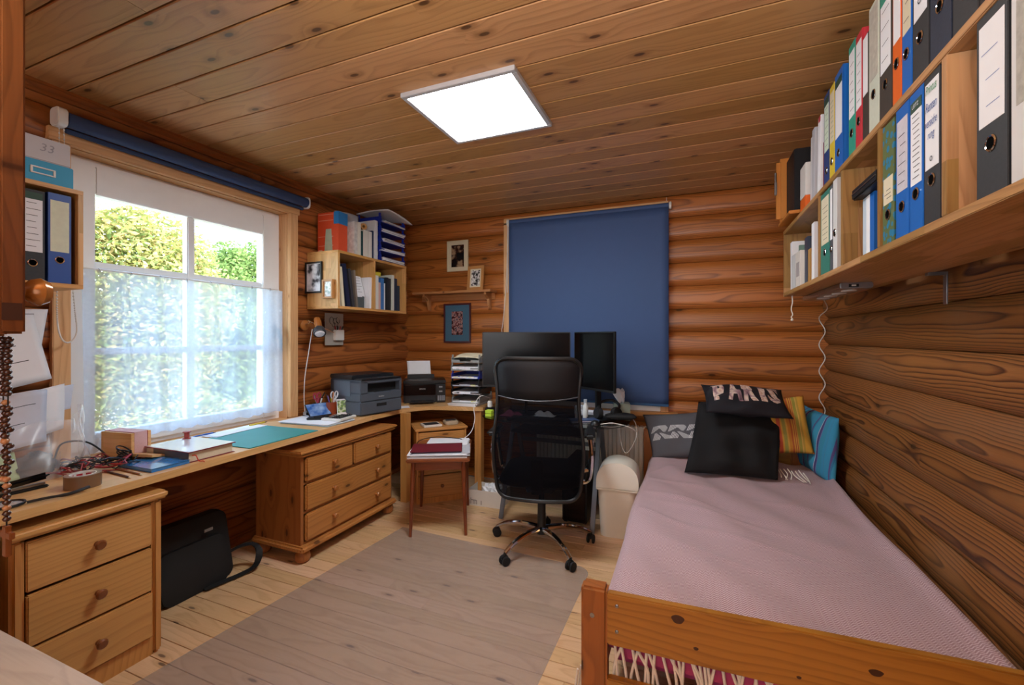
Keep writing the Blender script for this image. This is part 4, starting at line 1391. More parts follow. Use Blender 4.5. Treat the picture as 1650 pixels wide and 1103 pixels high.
cp, rp_ = cushion('dark cushion printed with big city letters, flopped over the black cushion', (0.085, 3.17, 0.845), (0.60, 3.25, 0.82), (0.06, 3.44, 1.00), 0.13, NAVC, 8, 0.06, wrinkle=0.008)
LETM, t_, out_ = nt('photo_letters')
p_ = N(t_, 'ShaderNodeBsdfPrincipled', i_Roughness=0.8)
t_.links.new(p_.outputs[0], out_.inputs[0])
tc = N(t_, 'ShaderNodeTexCoord')
vz = N(t_, 'ShaderNodeTexVoronoi', i_Scale=22.0); t_.links.new(tc.outputs['Object'], vz.inputs['Vector'])
rp2 = N(t_, 'ShaderNodeValToRGB'); e = rp2.color_ramp.elements
e[0].color = hx('#e6d0c0'); e[1].color = hx('#4a3440'); e[1].position = 0.95
for pos, c in ((0.3, '#c49a86'), (0.5, '#e2cebe'), (0.72, '#a07c84')):
    x = e.new(pos); x.color = hx(c)
t_.links.new(vz.outputs['Distance'], rp2.inputs[0]); t_.links.new(rp2.outputs[0], p_.inputs['Base Color'])
for i, chx in enumerate('PARIS'):
    cx = (0.17, 0.36, 0.55, 0.705, 0.85)[i]
    w = (0.15, 0.19, 0.17, 0.075, 0.15)[i]
    h = 0.62
    lm = textmesh('letter', chx, LETM, rp_, (0, 0, 0), (1, 0, 0), (0, 1, 0), w=w, h=h, bold=0.06,
                  warp=lambda px, py, cx=cx: cp.pt(cx + px, 0.58 + py, 1, 0.002))
YELM = stripes('stripes_yellow', [('#d9902c', 0.08), ('#c2622c', 0.05), ('#e0a83c', 0.04), ('#b5442a', 0.02), ('#e3b04a', 0.03), ('#b5442a', 0.02), ('#dca040', 0.03), ('#a8a03e', 0.09), ('#e8bc5c', 0.03), ('#c9a43c', 0.05), ('#e9b23a', 0.16), ('#e2a836', 0.06), ('#cf5a34', 0.11), ('#e0a83c', 0.05), ('#a8a24a', 0.10), ('#e3b04a', 0.05)], 0, 1.7)
BLUM = stripes('stripes_blue', [('#2f95c0', 0.10), ('#3c8fb8', 0.03), ('#2f98c2', 0.18), ('#5a4f8a', 0.05), ('#2b7fb0', 0.05), ('#34a0c8', 0.26), ('#b9c4d8', 0.03), ('#433f78', 0.09), ('#6d78b0', 0.03), ('#2f92b4', 0.14), ('#2a94b4', 0.06)], 0, 2.6)
cushion('yellow and orange striped cushion propped beside the black cushion', (0.41, 3.35, 0.55), (0.735, 3.36, 0.585), (0.365, 3.44, 0.915), 0.10, YELM, 12, 0.05, True)
cushion('blue striped cushion standing against the right wall at the bed head', (0.69, 3.66, 0.45), (0.81, 3.22, 0.42), (0.72, 3.70, 0.87), 0.12, BLUM, 14, 0.05, True, 0.012)

# ---------------------------------------------------------------- oak shelf on the right wall
SF, SB_, SZ0, SZ1 = 0.50, 0.825, 1.578, 1.962
sh = thing('box_shelf', 'long oak box shelf of binders high on the right wall', 'shelf', (0.66, 1.85, SZ0))
B().box(SF, SB_, 0.55, 3.002, SZ0, SZ0 + 0.022, 0.002).build('bottom_board', OAK_Y, sh)
B().box(SF, SB_, 0.55, 3.002, SZ1 - 0.022, SZ1, 0.002).build('top_board', OAK_Y, sh)
for y in (0.562, 1.221, 1.577, 1.915, 2.226, 2.990):
    B().box(SF + 0.001, SB_, y - 0.011, y + 0.011, SZ0 + 0.0225, SZ1 - 0.0225, 0.001).build('divider' if 0.6 < y < 2.9 else 'end_panel', OAK_Z, sh)

def marks(b, plane, seed, n, y0, y1, z0, z1, x, sg):
    """rows of printed or written strokes on a vertical label"""
    r = random.Random(seed)
    for i in range(n):
        z = z1 - (z1 - z0) * (i + 0.5) / n
        a = y0 + (y1 - y0) * r.uniform(0.02, 0.2)
        c = y1 - (y1 - y0) * r.uniform(0.02, 0.35)
        b._add([(x, a, z - 0.0009), (x, c, z - 0.0009), (x, c, z + 0.0009), (x, a, z + 0.0009)], [(0, 1, 2, 3)])
def binder(label, ya, yb, z0, z1, xf, sg, body, lab_m=None, lf=(0.36, 0.93), hole=0.22, depth=0.285, lines=0, text=(), group=None, cap=None, gap=0.0015, ink=None):
    """a lever-arch file: cover boards and spine, page block, spine label, finger ring; xf = spine plane, sg = direction into the shelf"""
    y0, y1 = ya + gap, yb - gap
    w, h = y1 - y0, z1 - z0
    r = thing('binder', label, 'binder', (xf + sg * depth / 2, (y0 + y1) / 2, z0), 0, group)
    xs = sorted((xf, xf + sg * 0.004))
    xd = sorted((xf + sg * 0.002, xf + sg * depth))
    b = B().box(xs[0], xs[1], y0, y1, z0, z1, 0.0012)
    b.box(xd[0], xd[1], y0, y0 + 0.003, z0, z1).box(xd[0], xd[1], y1 - 0.003, y1, z0, z1)
    b.build('cover', body, r)
    xp = sorted((xf + sg * 0.03, xf + sg * (depth - 0.012)))
    B().box(xp[0], xp[1], y0 + 0.004, y1 - max(0.006, w * 0.25), z0 + 0.008, z1 - 0.012).build('pages', PAGES, r)
    fx = xf - sg * 0.0006
    if lab_m is not None:
        ly0, ly1 = y0 + w * 0.10, y1 - w * 0.10
        lz0, lz1 = z0 + h * lf[0], z0 + h * lf[1]
        xl = sorted((xf, fx))
        lo = B().box(xl[0], xl[1], ly0, ly1, lz0, lz1).build('spine_label', lab_m, r, smooth=0)
        fx2 = xf - sg * 0.0011
        if lines:
            mb = B()
            marks(mb, 'yz', hash_(label), lines, ly0 + 0.004, ly1 - 0.004, lz0 + 0.01, lz1 - 0.03, fx2, sg)
            mb.build('printed_lines', ink or INK, lo, smooth=0)['kind'] = 'stuff'
        if cap:
            B().box(*sorted((xf, fx2)), ly0, ly1, lz1 - h * 0.075, lz1).build('label_band', cap, lo, smooth=0)
        for (s_, mm, fz, hh, ww, shr) in text:
            textmesh('lettering', s_, mm, lo, (xf - sg * 0.0016, (ly0 + ly1) / 2, z0 + h * fz), (0, -1 if sg > 0 else 1, 0), (0, 0, 1), w=ww * (ly1 - ly0) if ww else None, h=hh, shear=shr)
    if hole:
        rad = min(0.0125, w * 0.30)
        c = (fx, (y0 + y1) / 2, z0 + h * hole)
        ro = B().lathe([(rad, 0), (rad + 0.0028, 0.0008), (rad + 0.0012, 0.0024), (rad - 0.001, 0.0016), (rad - 0.0012, 0)], 20, c, (-sg, 0, 0)).build('finger_ring', CHROME, r)
        B().lathe([(rad - 0.0008, 0), (rad - 0.0008, 0.0006), (0, 0.0006)], 18, c, (-sg, 0, 0)).build('hole_shade_disc', mat('hole_shade_black', '#030303', 1.0, spec=0.05), ro, smooth=0)  # flat black disc painting the darkness inside the finger hole
    return r
def hash_(s):
    v = 7
    for q in s:
        v = (v * 31 + ord(q)) % 100003
    return v
GREEN_B = mat('binder_green', '#2f7a6c', 0.5, var=0.06)
TEAL_B = mat('binder_teal', '#2a9a84', 0.45, var=0.05)
RED_B = mat('binder_red', '#c23440', 0.45, var=0.05)
YEL_B = mat('binder_yellow', '#dcc23a', 0.45, var=0.05)
ORG_B = mat('binder_orange', '#e0661a', 0.45, var=0.05)
BRN_B = mat('binder_dark_brown', '#3a322c', 0.55, var=0.2, vscale=80)
NAV_B = mat('binder_navy_blue', '#22407c', 0.5, var=0.06)
GRN_T = mat('label_green', '#2f8a4a', 0.6)
GRN_D = mat('label_dark_green', '#2c4a3a', 0.6)
MINT = mat('label_mint', '#cfe0cc', 0.75, var=0.05)
XF = 0.515
ZT = SZ1
ZL = SZ0 + 0.0225
G1 = 'files standing on top of the oak shelf'
G2 = 'files inside the oak shelf'
# on the top board, from far to near
binder('navy file with green-printed label next to the yellow file', 2.126, 2.205, ZT, 2.345, XF, 1, NAV_B, MINT, lines=7, ink=GRN_D, hole=0.17, group=G1, lf=(0.38, 0.95), cap=GRN_D)
binder('yellow file on top of the oak shelf', 2.056, 2.124, ZT, 2.338, XF, 1, YEL_B, PAPER_C, lines=8, ink=GRN_T, hole=0.2, group=G1, lf=(0.40, 0.93))
binder('bright blue file between yellow and teal files, white label', 1.955, 2.054, ZT, 2.347, XF, 1, BLUE_BIND, PAPER, hole=0.2, group=G1, cap=GRN_D)
binder('teal file on the top board beside the red file', 1.822, 1.892, ZT, 2.36, XF, 1, TEAL_B, PAPER, lines=6, hole=0.22, group=G1)
binder('red file on top of the oak shelf', 1.757, 1.82, ZT, 2.352, XF, 1, RED_B, PAPER, lines=6, hole=0.25, group=G1)
binder('narrow dark file with blank white label beside the red file', 1.702, 1.755, ZT, 2.305, XF, 1, BRN_B, PAPER, hole=None, group=G1, lf=(0.45, 0.99))
binder('pale grey-green file with bare spine on the top board', 1.618, 1.699, ZT, 2.364, XF, 1, mat('binder_pale_sage', '#c9d0c0', 0.5, var=0.08, vscale=90), mat('label_marbled', '#b8b4a8', 0.7, var=0.3, vscale=60), lf=(0.42, 0.97), hole=0.3, group=G1)
binder('dark brown file with white label and green band on the top board', 1.526, 1.616, ZT, 2.362, XF, 1, BRN_B, PAPER, lines=4, hole=0.26, group=G1, cap=TEAL_B)
binder('orange file on top of the oak shelf', 1.468, 1.524, ZT, 2.362, XF, 1, ORG_B, PAPER, hole=0.3, group=G1, lf=(0.45, 0.97))
binder('bright blue file next to the orange file', 1.408, 1.466, ZT, 2.36, XF, 1, BLUE_BIND, PAPER_C, lines=4, hole=0.28, group=G1, lf=(0.42, 0.97))
binder('charcoal file with round stamp label near the shelf front end', 1.322, 1.406, ZT, 2.36, XF, 1, BIND_BLK, PAPER, hole=0.27, group=G1, text=(('o', INK, 0.5, 0.018, None, 0),), lf=(0.4, 0.97))
binder('marbled dark navy file nearest on the top board', 1.225, 1.319, ZT, 2.36, XF, 1, mat('binder_navy_marbled', '#20283c', 0.6, var=0.5, vscale=140), None, hole=0.3, group=G1)
binder('black file with white label, cut by the picture top', 1.13, 1.223, ZT, 2.355, XF, 1, BIND_BLK, PAPER, hole=0.3, group=G1)
# inside, from near to far
binder('grey marbled file with white lower spine, nearest in the shelf', 0.875, 1.018, ZL, 1.945, 0.505, 1, BIND_WHT, mat('label_marbled_grey', '#a8a59c', 0.7, var=0.35, vscale=70), lf=(0.37, 0.99), hole=0.27, group=G2)
binder('black file with white label beside the near oak divider', 1.023, 1.116, ZL, 1.945, 0.505, 1, BIND_BLK, PAPER, lf=(0.38, 0.93), hole=0.27, group=G2, lines=3, ink=mat('ink_faint_blue', '#8a9cc4', 0.7))
binder('black file with handwritten pension insurance label', 1.244, 1.321, ZL, 1.948, 0.505, 1, BIND_BLK, PAPER, lf=(0.36, 0.93), hole=0.28, group=G2,
       text=(('Renten', INK_B, 0.77, 0.022, 0.82, 0.25), ('versiche', INK_B, 0.665, 0.020, 0.86, 0.25), ('rung', INK_B, 0.565, 0.018, 0.5, 0.25), ('Printus', GRN_T, 0.885, 0.020, 0.8, 0.2), ('o', INK, 0.42, 0.012, None, 0)))
binder('bright blue file with printed form label beside the handwritten one', 1.323, 1.394, ZL, 1.94, 0.505, 1, BLUE_BIND, PAPER, lf=(0.33, 0.93), hole=0.26, lines=12, group=G2, cap=GRN_D, text=(('LEITZ', PAPER, 0.895, None, 0.6, 0.0),))
binder('bright blue file with narrow worn label inside the shelf', 1.396, 1.474, ZL, 1.94, 0.505, 1, BLUE_BIND, mat('label_worn', '#c8c4cc', 0.8, var=0.15, vscale=50), lf=(0.35, 0.9), hole=0.23, lines=6, group=G2)
PATM, t_, out_ = nt('binder_ornament')
p_ = N(t_, 'ShaderNodeBsdfPrincipled', i_Roughness=0.5); t_.links.new(p_.outputs[0], out_.inputs[0])
tc = N(t_, 'ShaderNodeTexCoord'); wv = N(t_, 'ShaderNodeTexVoronoi', i_Scale=45.0); t_.links.new(tc.outputs['Object'], wv.inputs['Vector'])
t_.links.new(mixc(t_, math_n(t_, 'GREATER_THAN', wv.outputs['Distance'], 0.42), hx('#1b78a0'), hx('#5a6a3c')), p_.inputs['Base Color'])
binder('teal ornament-patterned file with cream label by the oak divider', 1.483, 1.562, ZL, 1.935, 0.505, 1, PATM, PAPER_C, lf=(0.33, 0.55), hole=0.24, group=G2, lines=3)
binder('green file with cream label in the middle compartment', 2.08, 2.212, ZL, 1.935, 0.505, 1, GREEN_B, PAPER_C, lf=(0.36, 0.93), hole=0.26, lines=7, group=G2)
binder('slim grey file next to the green file', 2.04, 2.078, ZL, 1.935, 0.505, 1, mat('binder_slate', '#4a5058', 0.5, var=0.08), PAPER, lf=(0.36, 0.95), hole=0.25, group=G2)
binder('slim white file leaning by the oak divider', 1.984, 2.038, ZL, 1.945, 0.505, 1, BIND_WHT, None, hole=0.4, group=G2)

def slab(name, label, cat, ya, yb, z0, z1, x0, x1, m, group=None, lean=0.0, pages=True, extra=None):
    """a book or brochure standing on a shelf: cover and page block; x0 = spine plane"""
    xm, ym = (x0 + x1) / 2, (ya + yb) / 2
    r = thing(name, label, cat, (xm, ym, z0), 0, group)
    M = Matrix.Translation((xm, ym, z0)) @ Matrix.Rotation(lean, 4, 'X') @ Matrix.Translation((-xm, -ym, -z0))
    w = yb - ya
    if w < 0.012 or not pages:
        B().box(min(x0, x1), max(x0, x1), ya, yb, z0, z1, 0.0006, M).build('cover', m, r)
    else:
        s_ = 1 if x1 > x0 else -1
        b = B().box(*sorted((x0, x0 + s_ * 0.003)), ya, yb, z0, z1, 0.0008, M)
        b.box(*sorted((x0 + s_ * 0.002, x1)), ya, ya + 0.002, z0, z1, 0, M).box(*sorted((x0 + s_ * 0.002, x1)), yb - 0.002, yb, z0, z1, 0, M)
        b.build('cover', m, r)
        B().box(*sorted((x0 + s_ * 0.004, x1 - s_ * 0.004)), ya + 0.0022, yb - 0.0022, z0 + 0.003, z1 - 0.004, 0, M).build('pages', PAGES, r)
    if extra:
        B().box(*sorted((x0, x0 - (1 if x1 > x0 else -1) * 0.0007)), ya + w * 0.15, yb - w * 0.15, z0 + (z1 - z0) * extra[1], z0 + (z1 - z0) * extra[2], 0, M).build('spine_label', extra[0], r, smooth=0)
    return r
GP = 'brochures on the far end of the oak shelf'
slab('brochure', 'white brochure fanned out farthest by the black folder', 'brochure', 2.485, 2.507, ZT, 2.29, 0.53, 0.76, PAPER, GP, 0.10)
slab('brochure', 'thick white paper bundle standing on the oak shelf', 'brochure', 2.44, 2.485, ZT, 2.285, 0.525, 0.76, mat('paper_bundle', '#d2d0d0', 0.8, var=0.05), GP, 0.05)
slab('brochure', 'grey-white magazine leaning among the brochures', 'brochure', 2.385, 2.43, ZT, 2.30, 0.52, 0.76, mat('paper_bundle_grey', '#b9bac0', 0.7, var=0.05), GP, 0.03)
slab('brochure', 'white catalogue with red corner beside the navy file', 'brochure', 2.29, 2.335, ZT, 2.31, 0.52, 0.76, PAPER, GP, 0.05, extra=(RED_B, 0.93, 0.995))
slab('brochure', 'thin dark red booklet between catalogue and navy file', 'brochure', 2.225, 2.24, ZT, 2.17, 0.52, 0.74, mat('booklet_red', '#7c1c34', 0.5), GP, 0.02)
ob = thing('carton', 'small orange and white carton at the far end of the oak shelf', 'box', (0.60, 2.60, ZT))
B().box(0.515, 0.70, 2.53, 2.64, ZT, ZT + 0.075, 0.002).build('carton_bottom', ORG_B, ob)
B().box(0.515, 0.70, 2.53, 2.64, ZT + 0.075, ZT + 0.235, 0.002).build('carton_top', mat('carton_white', '#d8d6d2', 0.6), ob)
TAN = mat('tan_leather', '#c07a2c', 0.45, var=0.12, coat=0.2)
tb = thing('magazine_stand', 'tan wooden stand holding the black folder at the far shelf end', 'stand', (0.62, 2.93, ZT))
B().box(0.455, 0.78, 2.915, 2.975, 2.003, 2.37, 0.02, seg=4).build('stand_side', TAN, tb)
B().box(0.47, 0.78, 2.665, 2.975, 1.985, 2.002, 0.003).build('stand_floor', TAN, tb)
B().box(0.58, 0.76, 2.69, 2.95, ZT + 0.0003, 1.985).build('stand_foot', TAN, tb)
lab(B().box(0.444, 0.456, 2.92, 2.94, 2.16, 2.24, 0.004).cyl((0.45, 2.93, 2.24), (0.45, 2.93, 2.29), 0.006, n=8).build('buckle', STEEL, tb), 'steel buckle and strap end')
bf = thing('ring_folder', 'black leather folder standing in the tan wooden stand', 'folder', (0.62, 2.72, 2.003))
z_ = 2.0025
B().box(0.50, 0.505, 2.70, 2.90, z_, z_ + 0.33, 0.002).box(0.505, 0.775, 2.70, 2.707, z_, z_ + 0.33, 0.002).box(0.505, 0.775, 2.893, 2.90, z_, z_ + 0.33, 0.002).build('cover', LEATH, bf)
B().box(0.51, 0.77, 2.71, 2.89, z_ + 0.004, z_ + 0.32).build('contents', BLACK_M, bf)
G3 = 'slim folders beside the patterned file'
slab('slim_folder', 'pale blue-white slim folder under the black case', 'folder', 1.775, 1.803, ZL, 1.80, 0.53, 0.78, mat('folder_pale', '#bccbd8', 0.5), G3)
slab('slim_folder', 'white slim folder beside the blue one in the shelf', 'folder', 1.742, 1.773, ZL, 1.80, 0.53, 0.78, PAPER, G3)
slab('slim_folder', 'bright blue slim folder next to the divider', 'folder', 1.705, 1.740, ZL, 1.80, 0.53, 0.78, BLUE_BIND, G3)
bx = thing('flat_case', 'flat black case lying on the slim folders in the shelf', 'case', (0.62, 1.72, 1.801))
B().box(0.503, 0.77, 1.60, 1.815, 1.8015, 1.838, 0.004).build('case_shell', LEATH, bx)
B().bar((0.5025, 1.605, 1.82), (0.5025, 1.81, 1.82), 0.004, 0.004).build('zip', STEEL, bx)
G4 = 'books at the far end inside the oak shelf'
slab('book', 'large white brochure at the far end inside the oak shelf', 'book', 2.86, 2.905, ZL, 1.875, 0.52, 0.78, PAPER, G4, -0.02)
slab('book', 'thick white ring book in the far compartment', 'book', 2.76, 2.85, ZL, 1.79, 0.515, 0.74, mat('book_white', '#cdd0d2', 0.5), G4)
slab('book', 'white book with small printed spine in the far compartment', 'book', 2.63, 2.73, ZL, 1.785, 0.512, 0.74, WHITE_P, G4, extra=(mat('spine_print_grey', '#a8a2a4', 0.6), 0.3, 0.7))
slab('book', 'sage green brochure behind the white books', 'book', 2.735, 2.755, ZL, 1.83, 0.53, 0.78, mat('book_sage', '#6a8a80', 0.5), G4)
slab('book', 'dark slate book in the far compartment', 'book', 2.56, 2.62, ZL, 1.84, 0.53, 0.76, mat('book_slate', '#363e50', 0.5), G4)
slab('book', 'small tan paperback by the far oak divider', 'book', 2.50, 2.55, ZL, 1.77, 0.53, 0.68, mat('book_tan', '#b58a4c', 0.6), G4)
slab('book', 'white loose-leaf folder by the far oak divider', 'book', 2.43, 2.48, ZL, 1.88, 0.53, 0.78, PAPER, G4)

# lamp bar, its cord and pull string under the shelf
lb = thing('shelf_lamp', 'flat silver under-shelf lamp bar beneath the oak shelf', 'lamp', (0.66, 2.65, SZ0))
B().box(0.60, 0.72, 2.32, 3.02, SZ0 - 0.026, SZ0 - 0.0005, 0.004).build('lamp_body', STEEL, lb)
B().box(0.632, 0.668, 2.3185, 2.32, SZ0 - 0.02, SZ0 - 0.007).build('switch_plate', BLACK, lb, smooth=0)
B().box(0.642, 0.658, 2.317, 2.3185, SZ0 - 0.017, SZ0 - 0.010).build('switch', WHITE_P, lb, smooth=0)
for y in (2.42, 2.56, 2.70, 2.84):
    B().lathe([(0.03, 0), (0.028, 0.004), (0.02, 0.006), (0, 0.006)], 16, (0.66, y, SZ0 - 0.026), (0, 0, -1)).build('lens', mat('frosted_lens', '#d8d8d4', 0.3), lb)
cpts = [(0.70, 3.0, SZ0 - 0.02), (0.80, 3.35, 1.52)]
for k in range(9):
    z = 1.474 - k * LOG / 2
    cpts.append((0.872 if k % 2 else 0.835, 3.70, z))
cpts.append((0.84, 3.69, 0.60))
lab(B().tube(spline(cpts, 6), 0.0035, 6).build('cord', WHITE_P, lb), 'white cord running down the log corner')
solo(B().tube(spline([(0.53, 2.92, SZ0 - 0.001), (0.532, 2.92, 1.54), (0.526, 2.92, 1.50), (0.533, 2.92, 1.47), (0.526, 2.92, 1.455), (0.533, 2.92, 1.445)], 6), 0.003, 6).lathe([(0.001, 0), (0.008, 0.004), (0.006, 0.012), (0.001, 0.016)], 8, (0.53, 2.92, 1.432)), 'pull_string', FRM, 'white pull string hanging from the far end of the oak shelf', 'string', (0.53, 2.92, 1.5))
solo(B().box(0.852, 0.857, 2.06, 2.085, 1.46, 1.57, 0.001).box(0.80, 0.857, 2.06, 2.085, 1.566, 1.5775, 0.001), 'bracket', STEEL, 'small grey angle bracket holding the oak shelf to the logs', 'bracket', (0.85, 2.07, 1.5))

# ---------------------------------------------------------------- roller blinds and curtain
BLIND = mat('blind_blue', '#3a5380', 0.75, var=0.03, bump=0.05, bscale=800)
BLIND_D = mat('blind_blue_dark', '#2b3c5e', 0.75, var=0.03, bump=0.05, bscale=800)
rb1 = thing('roller_blind', 'rolled-up dark blue roller blind above the left window', 'blind', (-2.66, 1.76, 2.335))
B().cyl((-2.655, 1.085, 2.338), (-2.655, 2.435, 2.338), 0.034, n=20).build('fabric_roll', BLIND_D, rb1)
B().box(-2.69, -2.672, 1.09, 2.43, 2.285, 2.305, 0.003).build('hem_bar', BLIND_D, rb1)
for y0, y1 in ((1.045, 1.083), (2.437, 2.455)):
    B().prism([(x - 2.665, z + 2.34) for x, z in rrect(0.075, 0.085, 0.025, 4)], y0, y1, 'xz', 0.004).build('end_bracket', WHITE_P, rb1)
chn = B()
cp_ = spline([(-2.655, 1.060, 2.33), (-2.655, 1.058, 1.9), (-2.655, 1.052, 1.50), (-2.65, 1.058, 1.36), (-2.648, 1.085, 1.315), (-2.65, 1.118, 1.36), (-2.655, 1.112, 1.50), (-2.655, 1.085, 1.9), (-2.655, 1.075, 2.33)], 40)
for i in range(0, len(cp_), 2):
    chn.lathe([(0, -0.004), (0.0032, -0.002), (0.0032, 0.002), (0, 0.004)], 6, cp_[i])
chn.tube(cp_[::4], 0.0012, 4)
lab(chn.build('bead_chain', WHITE_P, rb1), 'white bead chain loop')

rb2 = thing('roller_blind', 'lowered blue roller blind covering the back window', 'blind', (-0.86, 3.72, 2.39))
def bsheet(u, v):
    x = -1.55 + 1.38 * u
    return (x, 3.705 + 0.004 * math.sin(u * 7) * (1 - v), 0.79 + 1.59 * v)
lab(B().grid(bsheet, 24, 24).build('blind_fabric', BLIND, rb2, smooth=180, solid=0.0015), 'lowered blue fabric sheet')
B().cyl((-1.55, 3.722, 2.395), (-0.17, 3.722, 2.395), 0.022, n=16).build('fabric_roll', BLIND, rb2)
lab(B().box(-1.55, -0.17, 3.700, 3.711, 0.785, 0.805, 0.002).build('hem_bar', mat('blind_hem', '#2a5a8a', 0.6), rb2), 'hem bar in brighter blue')
for x0, x1 in ((-1.577, -1.552), (-0.168, -0.15)):
    B().prism([(y + 3.73, z + 2.395) for y, z in rrect(0.05, 0.06, 0.02, 4)], x0, x1, 'yz', 0.003).build('end_bracket', WHITE_P, rb2)
cc = spline([(-1.565, 3.71, 2.37), (-1.575, 3.71, 1.9), (-1.605, 3.70, 1.5), (-1.62, 3.70, 1.40), (-1.59, 3.69, 1.36)], 8)
lab(B().tube(cc, 0.003, 6).tube([(-1.558, 3.712, 2.37), (-1.562, 3.71, 2.0), (-1.567, 3.71, 1.75)], 0.003, 6).build('pull_cord', WHITE_P, rb2), 'white pull cord')
lab(B().box(-0.19, -0.187, 3.75, 3.76, 2.42, 2.47).build('hook_wire', WHITE_P, rb2), 'thin white hook')

SHEER, t_, out_ = nt('sheer_curtain')
d1 = N(t_, 'ShaderNodeBsdfTranslucent'); d1.inputs[0].default_value = (0.42, 0.48, 0.56, 1)
d2 = N(t_, 'ShaderNodeBsdfDiffuse'); d2.inputs[0].default_value = (0.70, 0.73, 0.78, 1)
d3 = N(t_, 'ShaderNodeBsdfTransparent')
ma = N(t_, 'ShaderNodeMixShader', i_0=0.35); mb_ = N(t_, 'ShaderNodeMixShader')
tc = N(t_, 'ShaderNodeTexCoord'); vo = N(t_, 'ShaderNodeTexVoronoi', i_Scale=11.0); t_.links.new(tc.outputs['Object'], vo.inputs['Vector'])
nz = N(t_, 'ShaderNodeTexNoise', i_Scale=60.0); t_.links.new(tc.outputs['Object'], nz.inputs['Vector'])
fl = N(t_, 'ShaderNodeMapRange', i_1=0.06, i_2=0.12, i_3=0.20, i_4=0.43); t_.links.new(vo.outputs['Distance'], fl.inputs[0])
f2 = math_n(t_, 'SUBTRACT', fl.outputs[0], math_n(t_, 'MULTIPLY', nz.outputs[0], 0.10), clamp=True)
t_.links.new(d1.outputs[0], ma.inputs[1]); t_.links.new(d2.outputs[0], ma.inputs[2])
t_.links.new(f2, mb_.inputs[0]); t_.links.new(ma.outputs[0], mb_.inputs[1]); t_.links.new(d3.outputs[0], mb_.inputs[2])
t_.links.new(mb_.outputs[0], out_.inputs[0])
cu = thing('curtain', 'sheer white half curtain hanging over the lower window panes', 'curtain', (-2.70, 1.72, 1.67))
def cloth(u, v):
    y = 1.155 + 1.115 * u
    drop = 0.86 + 0.012 * abs(math.sin(u * 40)) - (0.02 if u > 0.1 else -0.02)
    z = 1.668 - drop * v
    x = -2.692 + (0.010 + 0.012 * v) * math.sin(u * 24 + 2 * v) * (0.5 + 0.5 * math.sin(u * 9 + 1)) + 0.007 * math.sin(u * 61)
    for c0 in (0.16, 0.30, 0.57):
        x += 0.02 * math.exp(-((u - c0 - 0.03 * v) / 0.012) ** 2)
    return (x, y, z)
B().grid(cloth, 110, 24).build('sheer_cloth', SHEER, cu, smooth=180)
B().cyl((-2.70, 1.14, 1.672), (-2.70, 2.24, 1.672), 0.005, n=8).build('curtain_rod', WHITE_P, cu)
for i in range(8):
    y = 1.22 + i * 0.135
    lab(B().tube([(-2.694 + 0.008 * math.cos(a), y, 1.668 + 0.008 * math.sin(a)) for a in [k * math.pi / 5 for k in range(10)]], 0.0015, 5, closed=True).build('curtain_clip', STEEL, cu), 'small metal clip')

# ---------------------------------------------------------------- small box shelf left of the window
ls = thing('box_shelf', 'small pine box shelf of files between cabinet and window', 'shelf', (-2.52, 0.83, 1.546))
B().box(-2.63, -2.42, 0.60, 1.044, 1.546, 1.564, 0.001).build('bottom_board', BOX_Y, ls)
B().box(-2.63, -2.42, 0.60, 1.044, 1.948, 1.966, 0.001).build('top_board', BOX_Y, ls)
for y in (0.609, 1.035):
    B().box(-2.63, -2.4205, y - 0.009, y + 0.009, 1.5643, 1.9477, 0.001).build('side_panel', BOX_Z, ls)
B().box(-2.64, -2.631, 0.60, 1.044, 1.546, 1.966).build('back_panel', mat('shelf_back_dark', '#2a1c12', 0.8), ls, smooth=0)
binder('royal blue file with wrinkled cream label in the small pine shelf', 0.936, 1.012, 1.5645, 1.935, -2.435, -1, mat('binder_royal', '#1e4a9a', 0.45, var=0.06), mat('label_wrinkled', '#d8dcc4', 0.75, var=0.12, vscale=40, bump=0.6, bscale=60), lf=(0.35, 0.92), hole=0.26, depth=0.18)
binder('black file with printed white label in the small pine shelf', 0.855, 0.93, 1.5645, 1.93, -2.435, -1, BIND_BLK, PAPER, lf=(0.32, 0.97), hole=0.2, lines=8, depth=0.18, cap=GRN_D)
fb1 = thing('file_box', 'light blue cardboard file box on the small pine shelf', 'box', (-2.54, 0.86, 1.9665))
B().box(-2.64, -2.435, 0.70, 1.018, 1.9665, 2.055, 0.003).build('box_body', mat('box_blue', '#3aa0c8', 0.6, var=0.04), fb1)
hb_ = B()
for q in ((0.885, 0.96, 2.022, 2.027), (0.885, 0.96, 1.998, 2.003), (0.885, 0.892, 2.003, 2.022), (0.953, 0.96, 2.003, 2.022)):
    hb_.box(-2.436, -2.430, *q, 0.001)
lab(hb_.build('label_holder', WHITE_P, fb1), 'white label holder')
fb2 = thing('file_box', 'white paper carton lying on the light blue file box', 'box', (-2.54, 0.86, 2.0555))
B().box(-2.64, -2.435, 0.70, 1.008, 2.0555, 2.15, 0.003).build('box_body', mat('carton_paper', '#c9c8cc', 0.75, var=0.04), fb2)
textmesh('lettering', '33', mat('pencil_grey', '#9c9ca4', 0.8), fb2, (-2.4343, 0.935, 2.11), (0, 1, 0), (0, 0, 1), h=0.032, shear=0.2)

